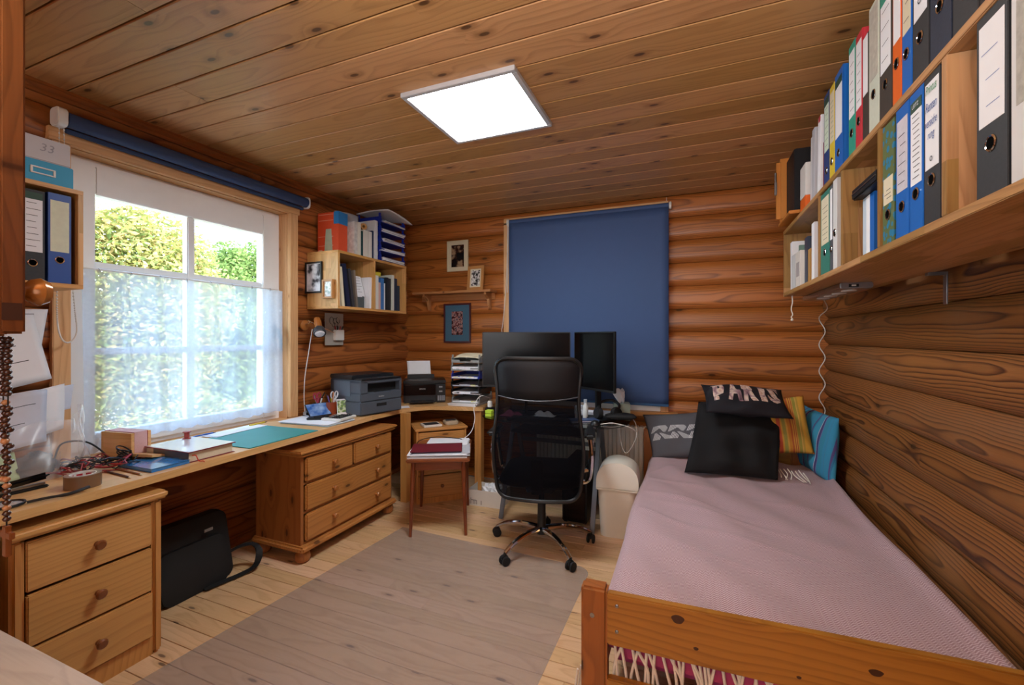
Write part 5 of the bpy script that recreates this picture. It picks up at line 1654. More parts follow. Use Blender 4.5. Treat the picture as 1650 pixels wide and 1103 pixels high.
# ---------------------------------------------------------------- papers, bag and clutter at the near desk end
def curved_sheet(name, label, cat, p00, p10, p01, bulge, m, group=None, lines=0, n=10, curl=0.0, seed=1):
    """a sheet of paper from three corners, bulged along its normal"""
    o, u, v = Vector(p00), Vector(p10) - Vector(p00), Vector(p01) - Vector(p00)
    nrm = u.cross(v).normalized()
    def f(a, b):
        return o + u * a + v * b + nrm * (bulge * math.sin(math.pi * a) + curl * b * b * math.cos(a * 4))
    r = thing(name, label, cat, tuple(o + u * 0.5), 0, group)
    B().grid(f, n, n).build('sheet', m, r, smooth=180, solid=0.0006)
    if lines:
        rr = random.Random(seed)
        b = B()
        for i in range(lines):
            bb = 0.9 - 0.8 * i / lines
            a0, a1 = 0.12, rr.uniform(0.35, 0.85)
            for k in range(6):
                x0, x1 = a0 + (a1 - a0) * k / 6, a0 + (a1 - a0) * (k + 1) / 6
                q = [f(x0, bb), f(x1, bb), f(x1, bb + 0.011), f(x0, bb + 0.011)]
                b._add([tuple(p + nrm * 0.0012) for p in q], [(0, 1, 2, 3)])
        b.build('printed_lines', INK, r, smooth=0)['kind'] = 'stuff'
    return r
curved_sheet('paper_sheet', 'white letter sheet pinned on the logs beside the window casing', 'paper', (-2.655, 0.80, 1.10), (-2.655, 1.035, 1.155), (-2.66, 0.74, 1.385), 0.006, PAPER, lines=10, seed=3)
curved_sheet('paper_sheet', 'second pinned sheet sticking out behind the letter sheet', 'paper', (-2.675, 0.87, 1.23), (-2.675, 1.00, 1.235), (-2.675, 0.90, 1.46), 0.004, PAPER, lines=2, seed=5)
curved_sheet('paper_sheet', 'curled printed sheet standing up in the clear plastic bag', 'paper', (-2.60, 0.72, 0.86), (-2.62, 1.06, 0.93), (-2.62, 0.74, 1.06), 0.03, PAPER, lines=12, curl=0.03, seed=6)
curved_sheet('paper_sheet', 'grey sheet slumping forward over the plastic bag', 'paper', (-2.48, 0.70, 0.86), (-2.53, 0.97, 0.90), (-2.60, 0.74, 1.06), 0.025, mat('paper_pale_grey', '#bfbfc8', 0.8), lines=5, curl=-0.03, seed=8)  # paper in an even, greyer colour
curved_sheet('paper_sheet', 'folded white sheet topmost behind the plastic bag', 'paper', (-2.64, 0.80, 0.98), (-2.66, 1.10, 1.01), (-2.66, 0.82, 1.09), 0.015, mat('paper_blueish', '#cfd4e2', 0.8), lines=4, seed=10)
PLAS, t_, out_ = nt('clear_plastic_film')
g1 = N(t_, 'ShaderNodeBsdfTransparent'); g2 = N(t_, 'ShaderNodeBsdfGlossy', i_Roughness=0.35); g3 = N(t_, 'ShaderNodeBsdfDiffuse')
g3.inputs[0].default_value = (0.8, 0.8, 0.84, 1)
m1 = N(t_, 'ShaderNodeMixShader', i_0=0.22); m2 = N(t_, 'ShaderNodeMixShader'); fz = fresnel(t_, 1.6)
t_.links.new(g1.outputs[0], m1.inputs[1]); t_.links.new(g3.outputs[0], m1.inputs[2])
t_.links.new(fz, m2.inputs[0]); t_.links.new(m1.outputs[0], m2.inputs[1]); t_.links.new(g2.outputs[0], m2.inputs[2])
t_.links.new(m2.outputs[0], out_.inputs[0])
pbag = thing('plastic_bag', 'crumpled clear plastic bag of papers at the near desk end', 'bag', (-2.52, 0.92, 0.756))
def bagsurf(u, v):
    a = math.pi * (u - 0.5) * 1.15
    k = 1 - 0.22 * v
    w = 0.010 * math.sin(6 * a + 5 * v) + 0.007 * math.sin(11 * a - 6 * v + 1)
    return (-2.56 + (0.13 * k + w) * math.cos(a) - 0.05 * v, 0.90 + (0.21 * k + w) * math.sin(a) + 0.05 * v, 0.757 + (0.17 + 0.10 * u) * v + 0.012 * math.sin(4 * a + 2) * v)
B().grid(bagsurf, 48, 14).build('film', PLAS, pbag, smooth=180)
gp = thing('glove', 'dark grey crumpled glove in the clear plastic bag', 'glove', (-2.52, 0.93, 0.757))
def glove(u, v):
    th, ph = math.pi * u, 2 * math.pi * v
    r = 1 + 0.18 * math.sin(5 * ph + 4 * th) + 0.1 * math.sin(9 * th)
    return (-2.52 + 0.04 * r * math.sin(th) * math.cos(ph), 0.93 + 0.06 * r * math.sin(th) * math.sin(ph), 0.808 + 0.05 * r * math.cos(th))
B().grid(glove, 16, 20).build('glove_body', mat('dark_grey_cloth', '#3c3e42', 0.9, var=0.2), gp, smooth=180)
curved_sheet('paper_slip', 'pale green slip tucked beside the dark grey glove', 'paper', (-2.49, 0.80, 0.77), (-2.50, 0.88, 0.77), (-2.51, 0.79, 0.88), 0.006, mat('paper_green', '#b8d49a', 0.8))
gb = thing('cable_tangle', 'tangle of black and red cables beside the clear plastic bag', 'cables', (-2.45, 1.10, 0.756))
rc = random.Random(31)
CABR = mat('cable_red', '#8c2228', 0.5)
for i in range(16):
    cx, cy = rc.uniform(-2.55, -2.36), rc.uniform(1.0, 1.19)
    pts = []
    a0 = rc.uniform(0, 6)
    for k in range(9):
        a = a0 + k * 0.9
        rr = rc.uniform(0.02, 0.075)
        pts.append((cx + rr * math.cos(a), cy + rr * math.sin(a), 0.761 + 0.045 * rc.random()))
    B().tube(spline(pts, 5), 0.0025 if i % 4 else 0.004, 5).build('cable', CABR if i % 3 == 0 else BLACK, gb)
for i in range(6):
    pts = [(-2.30 - 0.05 * rc.random(), 1.0 + 0.03 * i, 0.758), (-2.36, 0.98 + 0.02 * i, 0.765), (-2.47, 0.95 + 0.03 * rc.random(), 0.775), (-2.55, 0.86, 0.77)]
    B().tube(spline(pts, 6), 0.0018, 5).build('cable', CABR, gb)
solo(B().tube(spline([(-2.60, 1.02, 0.80), (-2.63, 1.06, 0.86), (-2.60, 1.13, 0.855), (-2.54, 1.17, 0.80), (-2.50, 1.16, 0.765)], 6), 0.004, 6), 'cable', BLACK, 'stiff black cable arching in front of the window casing', 'cable', (-2.6, 1.1, 0.8))
hp0 = thing('charger', 'black charger with coiled lead by the wooden note box', 'charger', (-2.45, 1.20, 0.756))
B().box(-2.475, -2.42, 1.185, 1.225, 0.756, 0.79, 0.006).build('charger_body', BLACK, hp0)
for k in range(4):
    B().tube([(-2.45 + (0.035 + 0.003 * k) * math.cos(a), 1.205 + 0.022 * math.sin(a), 0.795 + 0.005 * k + 0.02 * math.cos(a + k)) for a in [j * math.pi / 10 for j in range(20)]], 0.003, 5, closed=True).build('coil_turn', BLACK, hp0)
tp = thing('tape_roll', 'brown packing tape roll standing near the desk front edge', 'tape', (-2.21, 0.952, 0.7555))
B().lathe([(0.040, 0), (0.055, 0), (0.055, 0.05), (0.040, 0.05), (0.040, 0)], 36, (-2.21, 0.952, 0.7555)).build('tape_winding', mat('tape_brown', '#7a5c42', 0.35, var=0.05), tp)
co = B().lathe([(0.0365, 0), (0.0398, 0), (0.0398, 0.051), (0.0365, 0.051), (0.0365, 0)], 36, (-2.21, 0.952, 0.7555)).build('tape_core', WHITE_P, tp)
co_i = B()
for k in range(5):
    a0 = math.radians(70 + k * 44)
    pts0 = [(-2.21 + 0.0362 * math.cos(a0 + j * 0.13), 0.952 + 0.0362 * math.sin(a0 + j * 0.13)) for j in range(5)]
    for j in range(4):
        (xa, ya), (xb, yb) = pts0[j], pts0[j + 1]
        co_i._add([(xa, ya, 0.7685), (xb, yb, 0.7685), (xb, yb, 0.7985), (xa, ya, 0.7985)], [(0, 1, 2, 3)])
lab(co_i.build('brand_patch', mat('tape_brand_red', '#b8222e', 0.5), co, smooth=0), 'red and blue printed core')
for k in range(4):
    a = math.radians(83 + k * 44)
    textmesh('lettering', 'tesa', PAPER, co, (-2.21 + 0.0358 * math.cos(a), 0.952 + 0.0358 * math.sin(a), 0.7835), (math.sin(a), -math.cos(a), 0), (0, 0, 1), w=0.015, depth=0.0005)
mg = thing('magnifier', 'black handled magnifying glass lying on the desk front edge', 'magnifier', (-2.15, 0.80, 0.756))
B().tube(spline([(-2.155, 0.775, 0.762), (-2.14, 0.82, 0.764), (-2.125, 0.87, 0.763), (-2.122, 0.90, 0.766), (-2.128, 0.935, 0.77)], 5), [0.005] * 9 + [0.006] * 12, 8).build('handle', BLACK, mg)
B().tube([(-2.19 + 0.045 * math.cos(a), 0.735 + 0.045 * math.sin(a), 0.762) for a in [k * math.pi / 14 for k in range(28)]], 0.005, 6, closed=True).build('rim', BLACK, mg)
B().lathe([(0.041, 0), (0.02, 0.003), (0, 0.004)], 24, (-2.19, 0.735, 0.762)).build('lens', PLAS, mg)
sp_ = thing('stapler', 'glossy black stapler behind the magnifying glass', 'stapler', (-2.33, 0.80, 0.756))
B().box(-2.36, -2.325, 0.70, 0.90, 0.756, 0.766, 0.004).build('base', BLACK, sp_)
B().bar((-2.342, 0.70, 0.782), (-2.342, 0.905, 0.80), 0.03, 0.026, 0.011).build('arm', BLACK_G, sp_)
B().box(-2.352, -2.332, 0.71, 0.89, 0.768, 0.776).build('magazine', STEEL, sp_)
nb = thing('note_box', 'pine block note box with red lining on the desk by the curtain', 'box', (-2.575, 1.275, 0.7555), 0.12)
B().box(-0.10, 0.10, -0.045, -0.03, 0, 0.125, 0.001).box(-0.10, 0.10, 0.03, 0.045, 0, 0.125, 0.001).build('wood_panel', DESK_X, nb, keep=True)
lab(B().box(-0.097, 0.097, -0.0297, 0.0297, 0.004, 0.127).build('note_pages', mat('pages_pink', '#d0a8a8', 0.8, var=0.1, vscale=200), nb, keep=True), 'pinkish page block')
lab(B().box(-0.099, 0.099, 0.0295, 0.0305, 0.0, 0.1275).box(-0.099, 0.099, -0.0305, -0.0295, 0.0, 0.1275).box(-0.10, 0.10, -0.045, 0.045, -0.0002, 0.004).build('red_lining', mat('lining_red', '#9c2430', 0.6), nb, keep=True), 'dark red lining')
solo(B().box(-0.07, 0.07, -0.04, 0.04, 0, 0.012, 0.001, Matrix.Translation((-2.40, 1.27, 0.7735)) @ Matrix.Rotation(0.25, 4, 'Z') @ Matrix.Rotation(-0.2, 4, 'X')), 'wood_block', DESK_X, 'flat tilted pine block between note box and blue book', 'block', (-2.40, 1.27, 0.77))
bb = thing('book', 'blue glossy paperback lying at the desk front edge', 'book', (-2.275, 1.235, 0.7555), 0.02)
BLG = mat('cover_blue_gloss', '#2f78b8', 0.15, var=0.25, vscale=14, coat=0.5)
B().box(-0.12, 0.12, -0.08, 0.08, 0.014, 0.016, 0.0005).box(-0.12, 0.12, -0.08, 0.08, 0, 0.002, 0.0005).box(-0.12, -0.118, -0.08, 0.08, 0.002, 0.014).build('cover', BLG, bb, keep=True)
B().box(-0.117, 0.117, -0.078, 0.078, 0.002, 0.014).build('pages', BLG, bb, keep=True)
big = thing('book', 'thick white-covered book with maroon edges lying on the desk', 'book', (-2.325, 1.42, 0.7555), 0.02)
MAR = mat('book_maroon', '#7c2030', 0.4)
B().box(-0.168, 0.168, -0.115, 0.115, 0.046, 0.050, 0.0006).box(-0.165, 0.165, -0.112, 0.112, 0, 0.003, 0.0006).build('boards', MAR, big, keep=True)
lab(B().box(-0.164, 0.164, -0.111, 0.111, 0.0502, 0.0512).build('white_cover', mat('cover_white_gloss', '#e2e4e8', 0.15, var=0.03, coat=0.5), big, keep=True), 'glossy white cover')
B().box(-0.155, 0.155, -0.106, 0.106, 0.003, 0.046).build('pages', PAGES, big, keep=True)
B().box(-0.10, 0.155, -0.108, -0.106, 0.003, 0.046).build('spine', mat('spine_grey', '#5c5a5c', 0.5, var=0.3), big, keep=True)
B().tube(spline([(0.155, -0.09, 0.03), (0.172, -0.085, 0.03), (0.185, -0.08, 0.006), (0.20, -0.07, 0.004), (0.215, -0.075, 0.0025)], 5), 0.0025, 5).build('ribbon', mat('ribbon_red', '#c8341e', 0.5), big, keep=True)
solo(B().lathe([(0.019, 0), (0.019, 0.004), (0.012, 0.005), (0.012, 0.032), (0.019, 0.033), (0.019, 0.037), (0, 0.037)], 16, (-2.46, 1.485, 0.8072)), 'solder_spool', mat('spool_red', '#9c3a34', 0.4), 'small red-ended solder spool standing on the thick white book', 'spool', (-2.46, 1.485, 0.8072))
tm = thing('cutting_mat', 'teal green desk mat lying before the window', 'mat', (-2.365, 1.83, 0.7555), math.radians(2))
B().box(-0.215, 0.215, -0.235, 0.235, 0, 0.004, 0.001).build('mat_sheet', mat('mat_teal', '#2f8f8c', 0.5, var=0.12, vscale=8), tm, keep=True)
sheetstack('paper_stack', 'flat white papers with dark red edge behind the teal mat', 'papers', (-2.615, 1.87, 0.7555), 0.1, 0.12, 0.34, 0.008, [MAR, PAPER, PAPER], 3, 0.01, seed=12)
sheetstack('paper_stack', 'thin loose sheets under the curtain behind the white book', 'papers', (-2.60, 1.56, 0.7555), 0.05, 0.15, 0.20, 0.003, PAPER, 2, 0.01, seed=13)
for i, (x, y, a, c, l_) in enumerate(((-2.655, 1.70, 0.05, '#2b62b8', 'blue ballpoint pen lying below the curtain'), (-2.655, 1.50, 0.1, '#d8c83a', 'yellow and blue highlighter pen lying near the note box'), (-2.66, 2.05, 0.06, '#dccc3c', 'yellow marker lying at the far window corner'))):
    M = Matrix.Translation((x, y, 0.7675)) @ Matrix.Rotation(a, 4, 'Z')
    p0, p1, p2 = (M @ Vector(q) for q in ((0, -0.065, 0), (0, 0.05, 0), (0, 0.07, 0)))
    r_ = thing('pen', l_, 'pen', (x, y, 0.7635))
    B().cyl(p0, p1, 0.0042, n=10).build('barrel', mat('pen_%d' % i, c, 0.4), r_)
    B().cyl(p1, p2, 0.0038, 0.0012, n=10).build('tip', BLACK if i == 0 else BLUE_DK, r_)
for i, (y, l_) in enumerate(((1.085, 'dark brown pencil by the desk front edge'), (1.125, 'light brown pencil behind the dark pencil'))):
    r_ = thing('pencil', l_, 'pencil', (-2.25, y, 0.756))
    B().cyl((-2.36, y + 0.005, 0.7595), (-2.16, y - 0.005, 0.7595), 0.004, n=6).build('barrel', mat('pencil_%d' % i, ('#4a2a20', '#8a5a30')[i], 0.5), r_)
    B().cyl((-2.16, y - 0.005, 0.7595), (-2.145, y - 0.006, 0.7595), 0.004, 0.0008, n=6).build('tip', PAPER_C, r_)

# ---------------------------------------------------------------- middle of the desk: papers, calculator, tablet, cups
sheetstack('paper_stack', 'stack of white documents under the calculator', 'papers', (-2.40, 2.30, 0.7555), 0.06, 0.40, 0.26, 0.014, [PAPER, mat('paper_line', '#98b0b8', 0.7), PAPER, mat('paper_grey', '#b4b6bc', 0.8), PAPER], 6, 0.012, seed=14)
ca_ = thing('calculator', 'white desk calculator with black keys on the documents', 'calculator', (-2.275, 2.375, 0.7698), 0.15)
B().box(-0.085, 0.075, -0.09, 0.09, 0, 0.018, 0.005).build('case', WHITE_P, ca_, keep=True)
for i in range(5):
    for j in range(6):
        B().box(-0.03 + i * 0.0185, -0.0155 + i * 0.0185, -0.078 + j * 0.0255, -0.058 + j * 0.0255, 0.018, 0.0215, 0.002).build('key', BLACK, ca_, keep=True)
B().box(-0.075, -0.045, -0.06, 0.06, 0.018, 0.0186).build('display', mat('lcd_grey', '#5a645e', 0.2), ca_, keep=True)
ph_ = thing('phone', 'black flip case lying on the document stack', 'phone', (-2.40, 2.31, 0.7698), 0.5)
B().box(-0.075, 0.075, -0.035, 0.035, 0, 0.016, 0.006).build('case', BLACK, ph_, keep=True)
B().box(-0.03, 0.07, -0.028, 0.02, 0.016, 0.022, 0.006).build('flap', LEATH, ph_, keep=True)
tb_ = thing('tablet', 'small tablet with glossy blue picture leaning on the pen cups', 'tablet', (-2.49, 2.42, 0.77), math.radians(75))
M = Matrix.Rotation(-0.75, 4, 'X')
B().box(-0.085, 0.085, 0, 0.008, 0, 0.115, 0.003, M).build('case', BLACK, tb_, keep=True)
SCRM, t_, out_ = nt('tablet_picture')
p_ = N(t_, 'ShaderNodeBsdfPrincipled', i_Roughness=0.12); t_.links.new(p_.outputs[0], out_.inputs[0])
tc = N(t_, 'ShaderNodeTexCoord'); nz = N(t_, 'ShaderNodeTexNoise', i_Scale=14.0, i_Detail=4.0); t_.links.new(tc.outputs['Object'], nz.inputs['Vector'])
rp2 = N(t_, 'ShaderNodeValToRGB'); e = rp2.color_ramp.elements; e[0].position = 0.35; e[1].position = 0.7
e[0].color = hx('#2f62b0'); e[1].color = hx('#a8c8e8'); t_.links.new(nz.outputs[0], rp2.inputs[0]); t_.links.new(rp2.outputs[0], p_.inputs['Base Color'])
lab(B().box(-0.078, 0.078, -0.0008, 0, 0.006, 0.109, 0, M).build('screen', SCRM, tb_, keep=True, smooth=0), 'glossy blue picture')
def cup(label, x, y, m, r, h, pens, seed):
    root = thing('pen_cup', label, 'cup', (x, y, 0.7555))
    B().lathe([(r * 0.9, 0), (r, 0.004), (r, h), (r - 0.003, h), (r - 0.003, 0.006), (0, 0.006)], 20, (x, y, 0.7555)).build('cup_body', m, root)
    rr = random.Random(seed)
    for lab_, c, kind in pens:
        a = rr.uniform(0, 6.28)
        dx, dy = r * 0.6 * math.cos(a), r * 0.6 * math.sin(a)
        top = (x + dx * 1.8, y + dy * 1.8, 0.7555 + h + rr.uniform(0.04, 0.085))
        bot = (x - dx * 0.4, y - dy * 0.4, 0.7645)
        mm = mat('penm_' + c.strip('#'), c, 0.4)
        if kind == 'scissors':
            q = thing('scissors', lab_, 'scissors', (x, y, 0.765))
            b = B()
            zt = 0.7555 + h + 0.03
            for s_ in (-1, 1):
                b.tube([(x + dx, y + dy + s_ * 0.02 + 0.015 * math.cos(t), zt + 0.02 + 0.024 * math.sin(t)) for t in [k * math.pi / 7 for k in range(14)]], 0.0045, 6, closed=True)
                b.tube([(x + dx, y + dy + s_ * 0.012, zt), (x + dx * 0.5, y, zt - 0.05)], 0.005, 6)
            b.build('handles', mm, q)
            B().bar((x + dx * 0.5, y, zt - 0.045), (x, y, 0.768), 0.003, 0.012).build('blades', STEEL, q)
        else:
            q = thing('pen', lab_, 'pen', bot)
            d = Vector(top) - Vector(bot)
            B().cyl(bot, Vector(bot) + d * 0.82, 0.005 if kind == 'thick' else 0.0036, n=8).build('barrel', mm, q)
            B().cyl(Vector(bot) + d * 0.82, top, 0.0055 if kind == 'thick' else 0.004, 0.0035, n=8).build('cap', mm if kind != 'thick' else BLACK, q)
cup('red-brown ceramic pen cup beside the grey printer', -2.505, 2.535, mat('cup_red_brown', '#8c3c1e', 0.3), 0.040, 0.10,
    [('steel-bladed white-handled scissors in the red-brown cup', '#d8d8dc', 'scissors'), ('thick yellow highlighter in the red-brown cup', '#e0c020', 'thick'), ('slim white pen in the red-brown cup', '#dedee0', 'thin'), ('orange pen in the red-brown cup', '#c87a34', 'thin'), ('violet pen in the red-brown cup', '#7c5aa0', 'thin'), ('black pen in the red-brown cup', '#202024', 'thin')], 4)
cup('dark pen cup at the window corner of the desk', -2.63, 2.53, mat('cup_dark', '#26262a', 0.5), 0.038, 0.085,
    [('pink-handled scissors in the dark cup', '#b03058', 'scissors'), ('wooden-brown pen leaning in the dark cup', '#c08040', 'thick'), ('white marker in the dark cup', '#e4e4e6', 'thick'), ('dark red pen in the dark cup', '#7a1c28', 'thin'), ('grey pen in the dark cup', '#808890', 'thin')], 9)
cd = thing('greeting_card', 'folded greeting card with violet flowers beside the printer', 'card', (-2.43, 2.57, 0.7555), math.radians(62))
B().box(-0.042, 0.042, 0, 0.001, 0, 0.115, 0, Matrix.Rotation(-0.12, 4, 'X')).box(-0.042, 0.042, 0.035, 0.036, 0, 0.115, 0, Matrix.Rotation(0.14, 4, 'X')).build('card_leaf', PAPER, cd, keep=True, smooth=0)
FLW, t_, out_ = nt('flower_print')
p_ = N(t_, 'ShaderNodeBsdfPrincipled', i_Roughness=0.4); t_.links.new(p_.outputs[0], out_.inputs[0])
tc = N(t_, 'ShaderNodeTexCoord'); vz = N(t_, 'ShaderNodeTexVoronoi', i_Scale=45.0); t_.links.new(tc.outputs['Object'], vz.inputs['Vector'])
rp2 = N(t_, 'ShaderNodeValToRGB'); e = rp2.color_ramp.elements
e[0].color = hx('#5a3a90'); e[1].color = hx('#d4dcc4'); e[1].position = 0.75
x = e.new(0.45); x.color = hx('#7aa040')
t_.links.new(vz.outputs['Distance'], rp2.inputs[0]); t_.links.new(rp2.outputs[0], p_.inputs['Base Color'])
lab(B().box(-0.038, 0.038, -0.0008, 0, 0.02, 0.11, 0, Matrix.Rotation(-0.12, 4, 'X')).build('flower_picture', FLW, cd, keep=True, smooth=0), 'violet and green flower picture')
hp_ = thing('hole_punch', 'grey hole punch at the far end of the window sill', 'punch', (-2.60, 2.44, 0.7555), 0.2)
B().box(-0.05, 0.05, -0.045, 0.045, 0, 0.014, 0.004).build('base', BLACK, hp_, keep=True)
B().box(-0.03, 0.05, -0.045, 0.045, 0.034, 0.05, 0.006, Matrix.Rotation(-0.12, 4, 'Y')).build('lever', mat('punch_grey', '#5a5e66', 0.4), hp_, keep=True)
B().box(-0.045, -0.02, -0.04, 0.04, 0.014, 0.036).build('bracket', STEEL, hp_, keep=True)

# ---------------------------------------------------------------- printers
PGR = mat('printer_grey', '#4d545e', 0.45, var=0.03)
PGR_D = mat('printer_dark', '#1c1e22', 0.4, var=0.03)
p1 = thing('printer', 'large dark grey laser printer beside the pen cups', 'printer', (-2.385, 2.775, 0.7555), math.radians(-14.6))
hw, dx_ = 0.187, 0.20
B().box(-0.19, dx_, -hw, hw, 0.008, 0.1045, 0.006).build('paper_drawer', PGR, p1, keep=True)
mb = B().box(-0.20, dx_, -hw, hw, 0.106, 0.17, 0.006)
mb.box(-0.20, dx_, -hw, -0.125, 0.168, 0.262, 0.004).box(-0.20, 0.0, -hw, hw, 0.168, 0.262, 0.004).box(-0.20, dx_, 0.165, hw, 0.168, 0.262, 0.004).box(-0.20, dx_, -hw, hw, 0.236, 0.264, 0.008)
mb.build('printer_body', PGR, p1, keep=True)
B().box(0.0, dx_ - 0.05, -0.125, 0.165, 0.163, 0.236).build('output_slot', BLACK_M, p1, keep=True)
B().box(dx_ - 0.07, dx_ - 0.01, -0.06, 0.09, 0.164, 0.172, 0.003).build('paper_stop', PGR_D, p1, keep=True)
B().box(-0.205, 0.10, -hw - 0.004, hw + 0.002, 0.265, 0.298, 0.006).build('scanner_lid', PGR_D, p1, keep=True)
B().box(0.10, dx_ + 0.004, -hw + 0.005, hw - 0.005, 0.264, 0.274, 0.004).build('control_panel', PGR_D, p1, keep=True)
for j in range(7):
    B().cyl((0.14 + 0.02 * (j % 2), -0.12 + j * 0.035, 0.274), (0.14 + 0.02 * (j % 2), -0.12 + j * 0.035, 0.277), 0.006, n=10).build('button', PGR, p1, keep=True)
B().box(0.120, 0.15, 0.09, 0.16, 0.274, 0.2755).build('display', mat('lcd_grey', '#5a645e', 0.2), p1, keep=True)
B().box(dx_ - 0.001, dx_ + 0.001, -0.05, 0.04, 0.062, 0.085).build('drawer_grip', BLACK_M, p1, keep=True)
lab(B().box(-0.15, 0.07, -hw - 0.003, -hw + 0.001, 0.14, 0.255, 0.002).build('side_cover', mat('printer_side', '#5c6570', 0.4), p1, keep=True), 'lighter side cover')
textmesh('lettering', 'brother', WHITE_P, p1, tuple(wmat(p1) @ Vector((dx_ + 0.0005, -0.005, 0.137))), tuple(wmat(p1).to_3x3() @ Vector((0, 1, 0))), (0, 0, 1), w=0.05)
p2 = thing('printer', 'black ink tank printer in the room corner', 'printer', (-2.28, 3.435, 0.7555), math.radians(33.8))
B().box(-0.185, 0.10, -0.14, 0.15, 0.0, 0.17, 0.008).box(-0.185, 0.185, -0.10, 0.15, 0.0, 0.17, 0.008).build('printer_body', PGR_D, p2, keep=True)
B().box(-0.187, 0.187, -0.145, 0.15, 0.172, 0.20, 0.006).build('scanner_lid', BLACK, p2, keep=True)
B().box(-0.183, 0.095, -0.152, -0.14, 0.07, 0.165, 0.004).build('front_flap', BLACK_G, p2, keep=True)
B().box(-0.12, 0.08, -0.25, -0.13, 0.02, 0.026, 0.002).build('output_tray', BLACK, p2, keep=True)
B().box(0.102, 0.183, -0.155, -0.10, 0.004, 0.168, 0.005).build('tank_unit', BLACK, p2, keep=True)
for j in range(4):
    lab(B().box(0.113 + j * 0.017, 0.124 + j * 0.017, -0.1565, -0.155, 0.02, 0.065).build('ink_window', mat('ink_window', '#8a9098', 0.3), p2, keep=True), 'pale ink level window')
for j in range(2):
    B().box(0.125, 0.155, -0.1565, -0.155, 0.095 + j * 0.04, 0.108 + j * 0.04).build('button', mat('button_grey', '#8c9094', 0.4), p2, keep=True)
textmesh('lettering', 'EPSON', WHITE_P, p2, tuple(wmat(p2) @ Vector((-0.02, -0.1523, 0.125))), tuple(wmat(p2).to_3x3() @ Vector((1, 0, 0))), (0, 0, 1), w=0.05)
B().box(-0.16, 0.09, 0.10, 0.125, 0.20, 0.235, 0.003).build('rear_feed', BLACK, p2, keep=True)
M2 = wmat(p2)
curved_sheet('paper_sheet', 'blank white sheet standing in the black printer rear feed', 'paper', tuple(M2 @ Vector((-0.155, 0.112, 0.236))), tuple(M2 @ Vector((0.06, 0.112, 0.236))), tuple(M2 @ Vector((-0.165, 0.15, 0.36))), 0.003, PAPER)
sheetstack('paper_stack', 'loose white sheet under the black printer tray', 'papers', (-2.245, 3.04, 0.7555), 0.7, 0.12, 0.10, 0.002, PAPER, 2, 0.004, seed=15)

# ---------------------------------------------------------------- letter trays
def tray(label, c, rz, w, d, h, m, group, tabs=(), paper=None, sheets=3, seed=1, rim=0.045):
    r = thing('letter_tray', label, 'tray', c, rz, group)
    b = B().box(-w / 2, w / 2, -d / 2, d / 2, 0, 0.004, 0.001)
    b.box(-w / 2, -w / 2 + 0.004, -d / 2, d / 2, 0.004, rim).box(w / 2 - 0.004, w / 2, -d / 2, d / 2, 0.004, rim).box(-w / 2, w / 2, d / 2 - 0.004, d / 2, 0.004, rim)
    b.box(-w / 2, -w * 0.2, -d / 2, -d / 2 + 0.004, 0.004, 0.024).box(w * 0.2, w / 2, -d / 2, -d / 2 + 0.004, 0.004, 0.024).box(-w * 0.2, w * 0.2, -d / 2, -d / 2 + 0.004, 0.004, 0.012)
    for sx_ in (-1, 1):
        for sy_ in (-1, 1):
            b.box(sx_ * (w / 2 - 0.006) - 0.005, sx_ * (w / 2 - 0.006) + 0.005, sy_ * (d / 2 - 0.02) - 0.008, sy_ * (d / 2 - 0.02) + 0.008, rim - 0.005, h)
    b.build('tray_shell', m, r, keep=True)
    for tx in tabs:
        lab(B().box(tx * w - 0.022, tx * w + 0.022, -d / 2 - 0.001, -d / 2, 0.004, 0.020).build('label_tab', mat('tab_yellow', '#d6d67a', 0.6), r, keep=True, smooth=0), 'yellowish label tab')
    return r
TCLR = mat('tray_grey_clear', '#8e9290', 0.3, var=0.05)
TBLU = mat('tray_blue', '#1a2f96', 0.35, var=0.05)
TC = (-1.80, 3.46)
TR = math.radians(6)
G5 = 'letter trays stacked beside the monitor'
rt = random.Random(77)
sheetstack('paper_stack', 'loose white papers under the letter tray stack', 'papers', (TC[0] - 0.01, TC[1] - 0.02, 0.7555), TR - 0.06, 0.26, 0.33, 0.024, PAPER, 6, 0.012, seed=16)
zs = 0.780
for label, m, tabs, hp, pm, q in (
        ('grey bottom letter tray with a label tab', TCLR, (0.28,), 0.012, PAPER, 4),
        ('black letter tray second from the bottom', BLACK, (), 0.022, PAPER, 5),
        ('black letter tray below the blue one', BLACK, (0.3,), 0.014, mat('paper_grey', '#b4b6bc', 0.8), 4),
        ('blue letter tray with two yellow label tabs', TBLU, (-0.34, 0.22), 0.012, PAPER, 3),
        ('clear grey letter tray above the blue one', TCLR, (), 0.03, PAPER, 7),
        ('topmost clear grey letter tray of the stack', TCLR, (), 0.0, PAPER, 0)):
    tray(label, (TC[0] + rt.uniform(-0.006, 0.006), TC[1], zs), TR, 0.255, 0.33, 0.068, m, G5, tabs)
    if q:
        sheetstack('paper_stack', 'papers in the ' + label, 'papers', (TC[0], TC[1] - 0.012, zs + 0.0045), TR + rt.uniform(-0.04, 0.04), 0.235, 0.31, hp, pm, q, 0.006, seed=int(zs * 1000))
    zs += 0.0685
def archp(u, v):
    x = -0.115 + 0.23 * u
    return tuple(Matrix.Translation((TC[0], TC[1], zs - 0.064)) @ Matrix.Rotation(TR, 4, 'Z') @ Vector((x, -0.15 + 0.30 * v, 0.075 * math.sin(math.pi * (0.12 + 0.8 * v)) ** 0.6 * (1 - 0.25 * (2 * u - 1) ** 4))))
solo(B().grid(archp, 12, 14), 'paper_arch', PAPER_C, 'pale sheet arched over the topmost letter tray', 'paper', (TC[0], TC[1], zs - 0.06), smooth=180, solid=0.001)

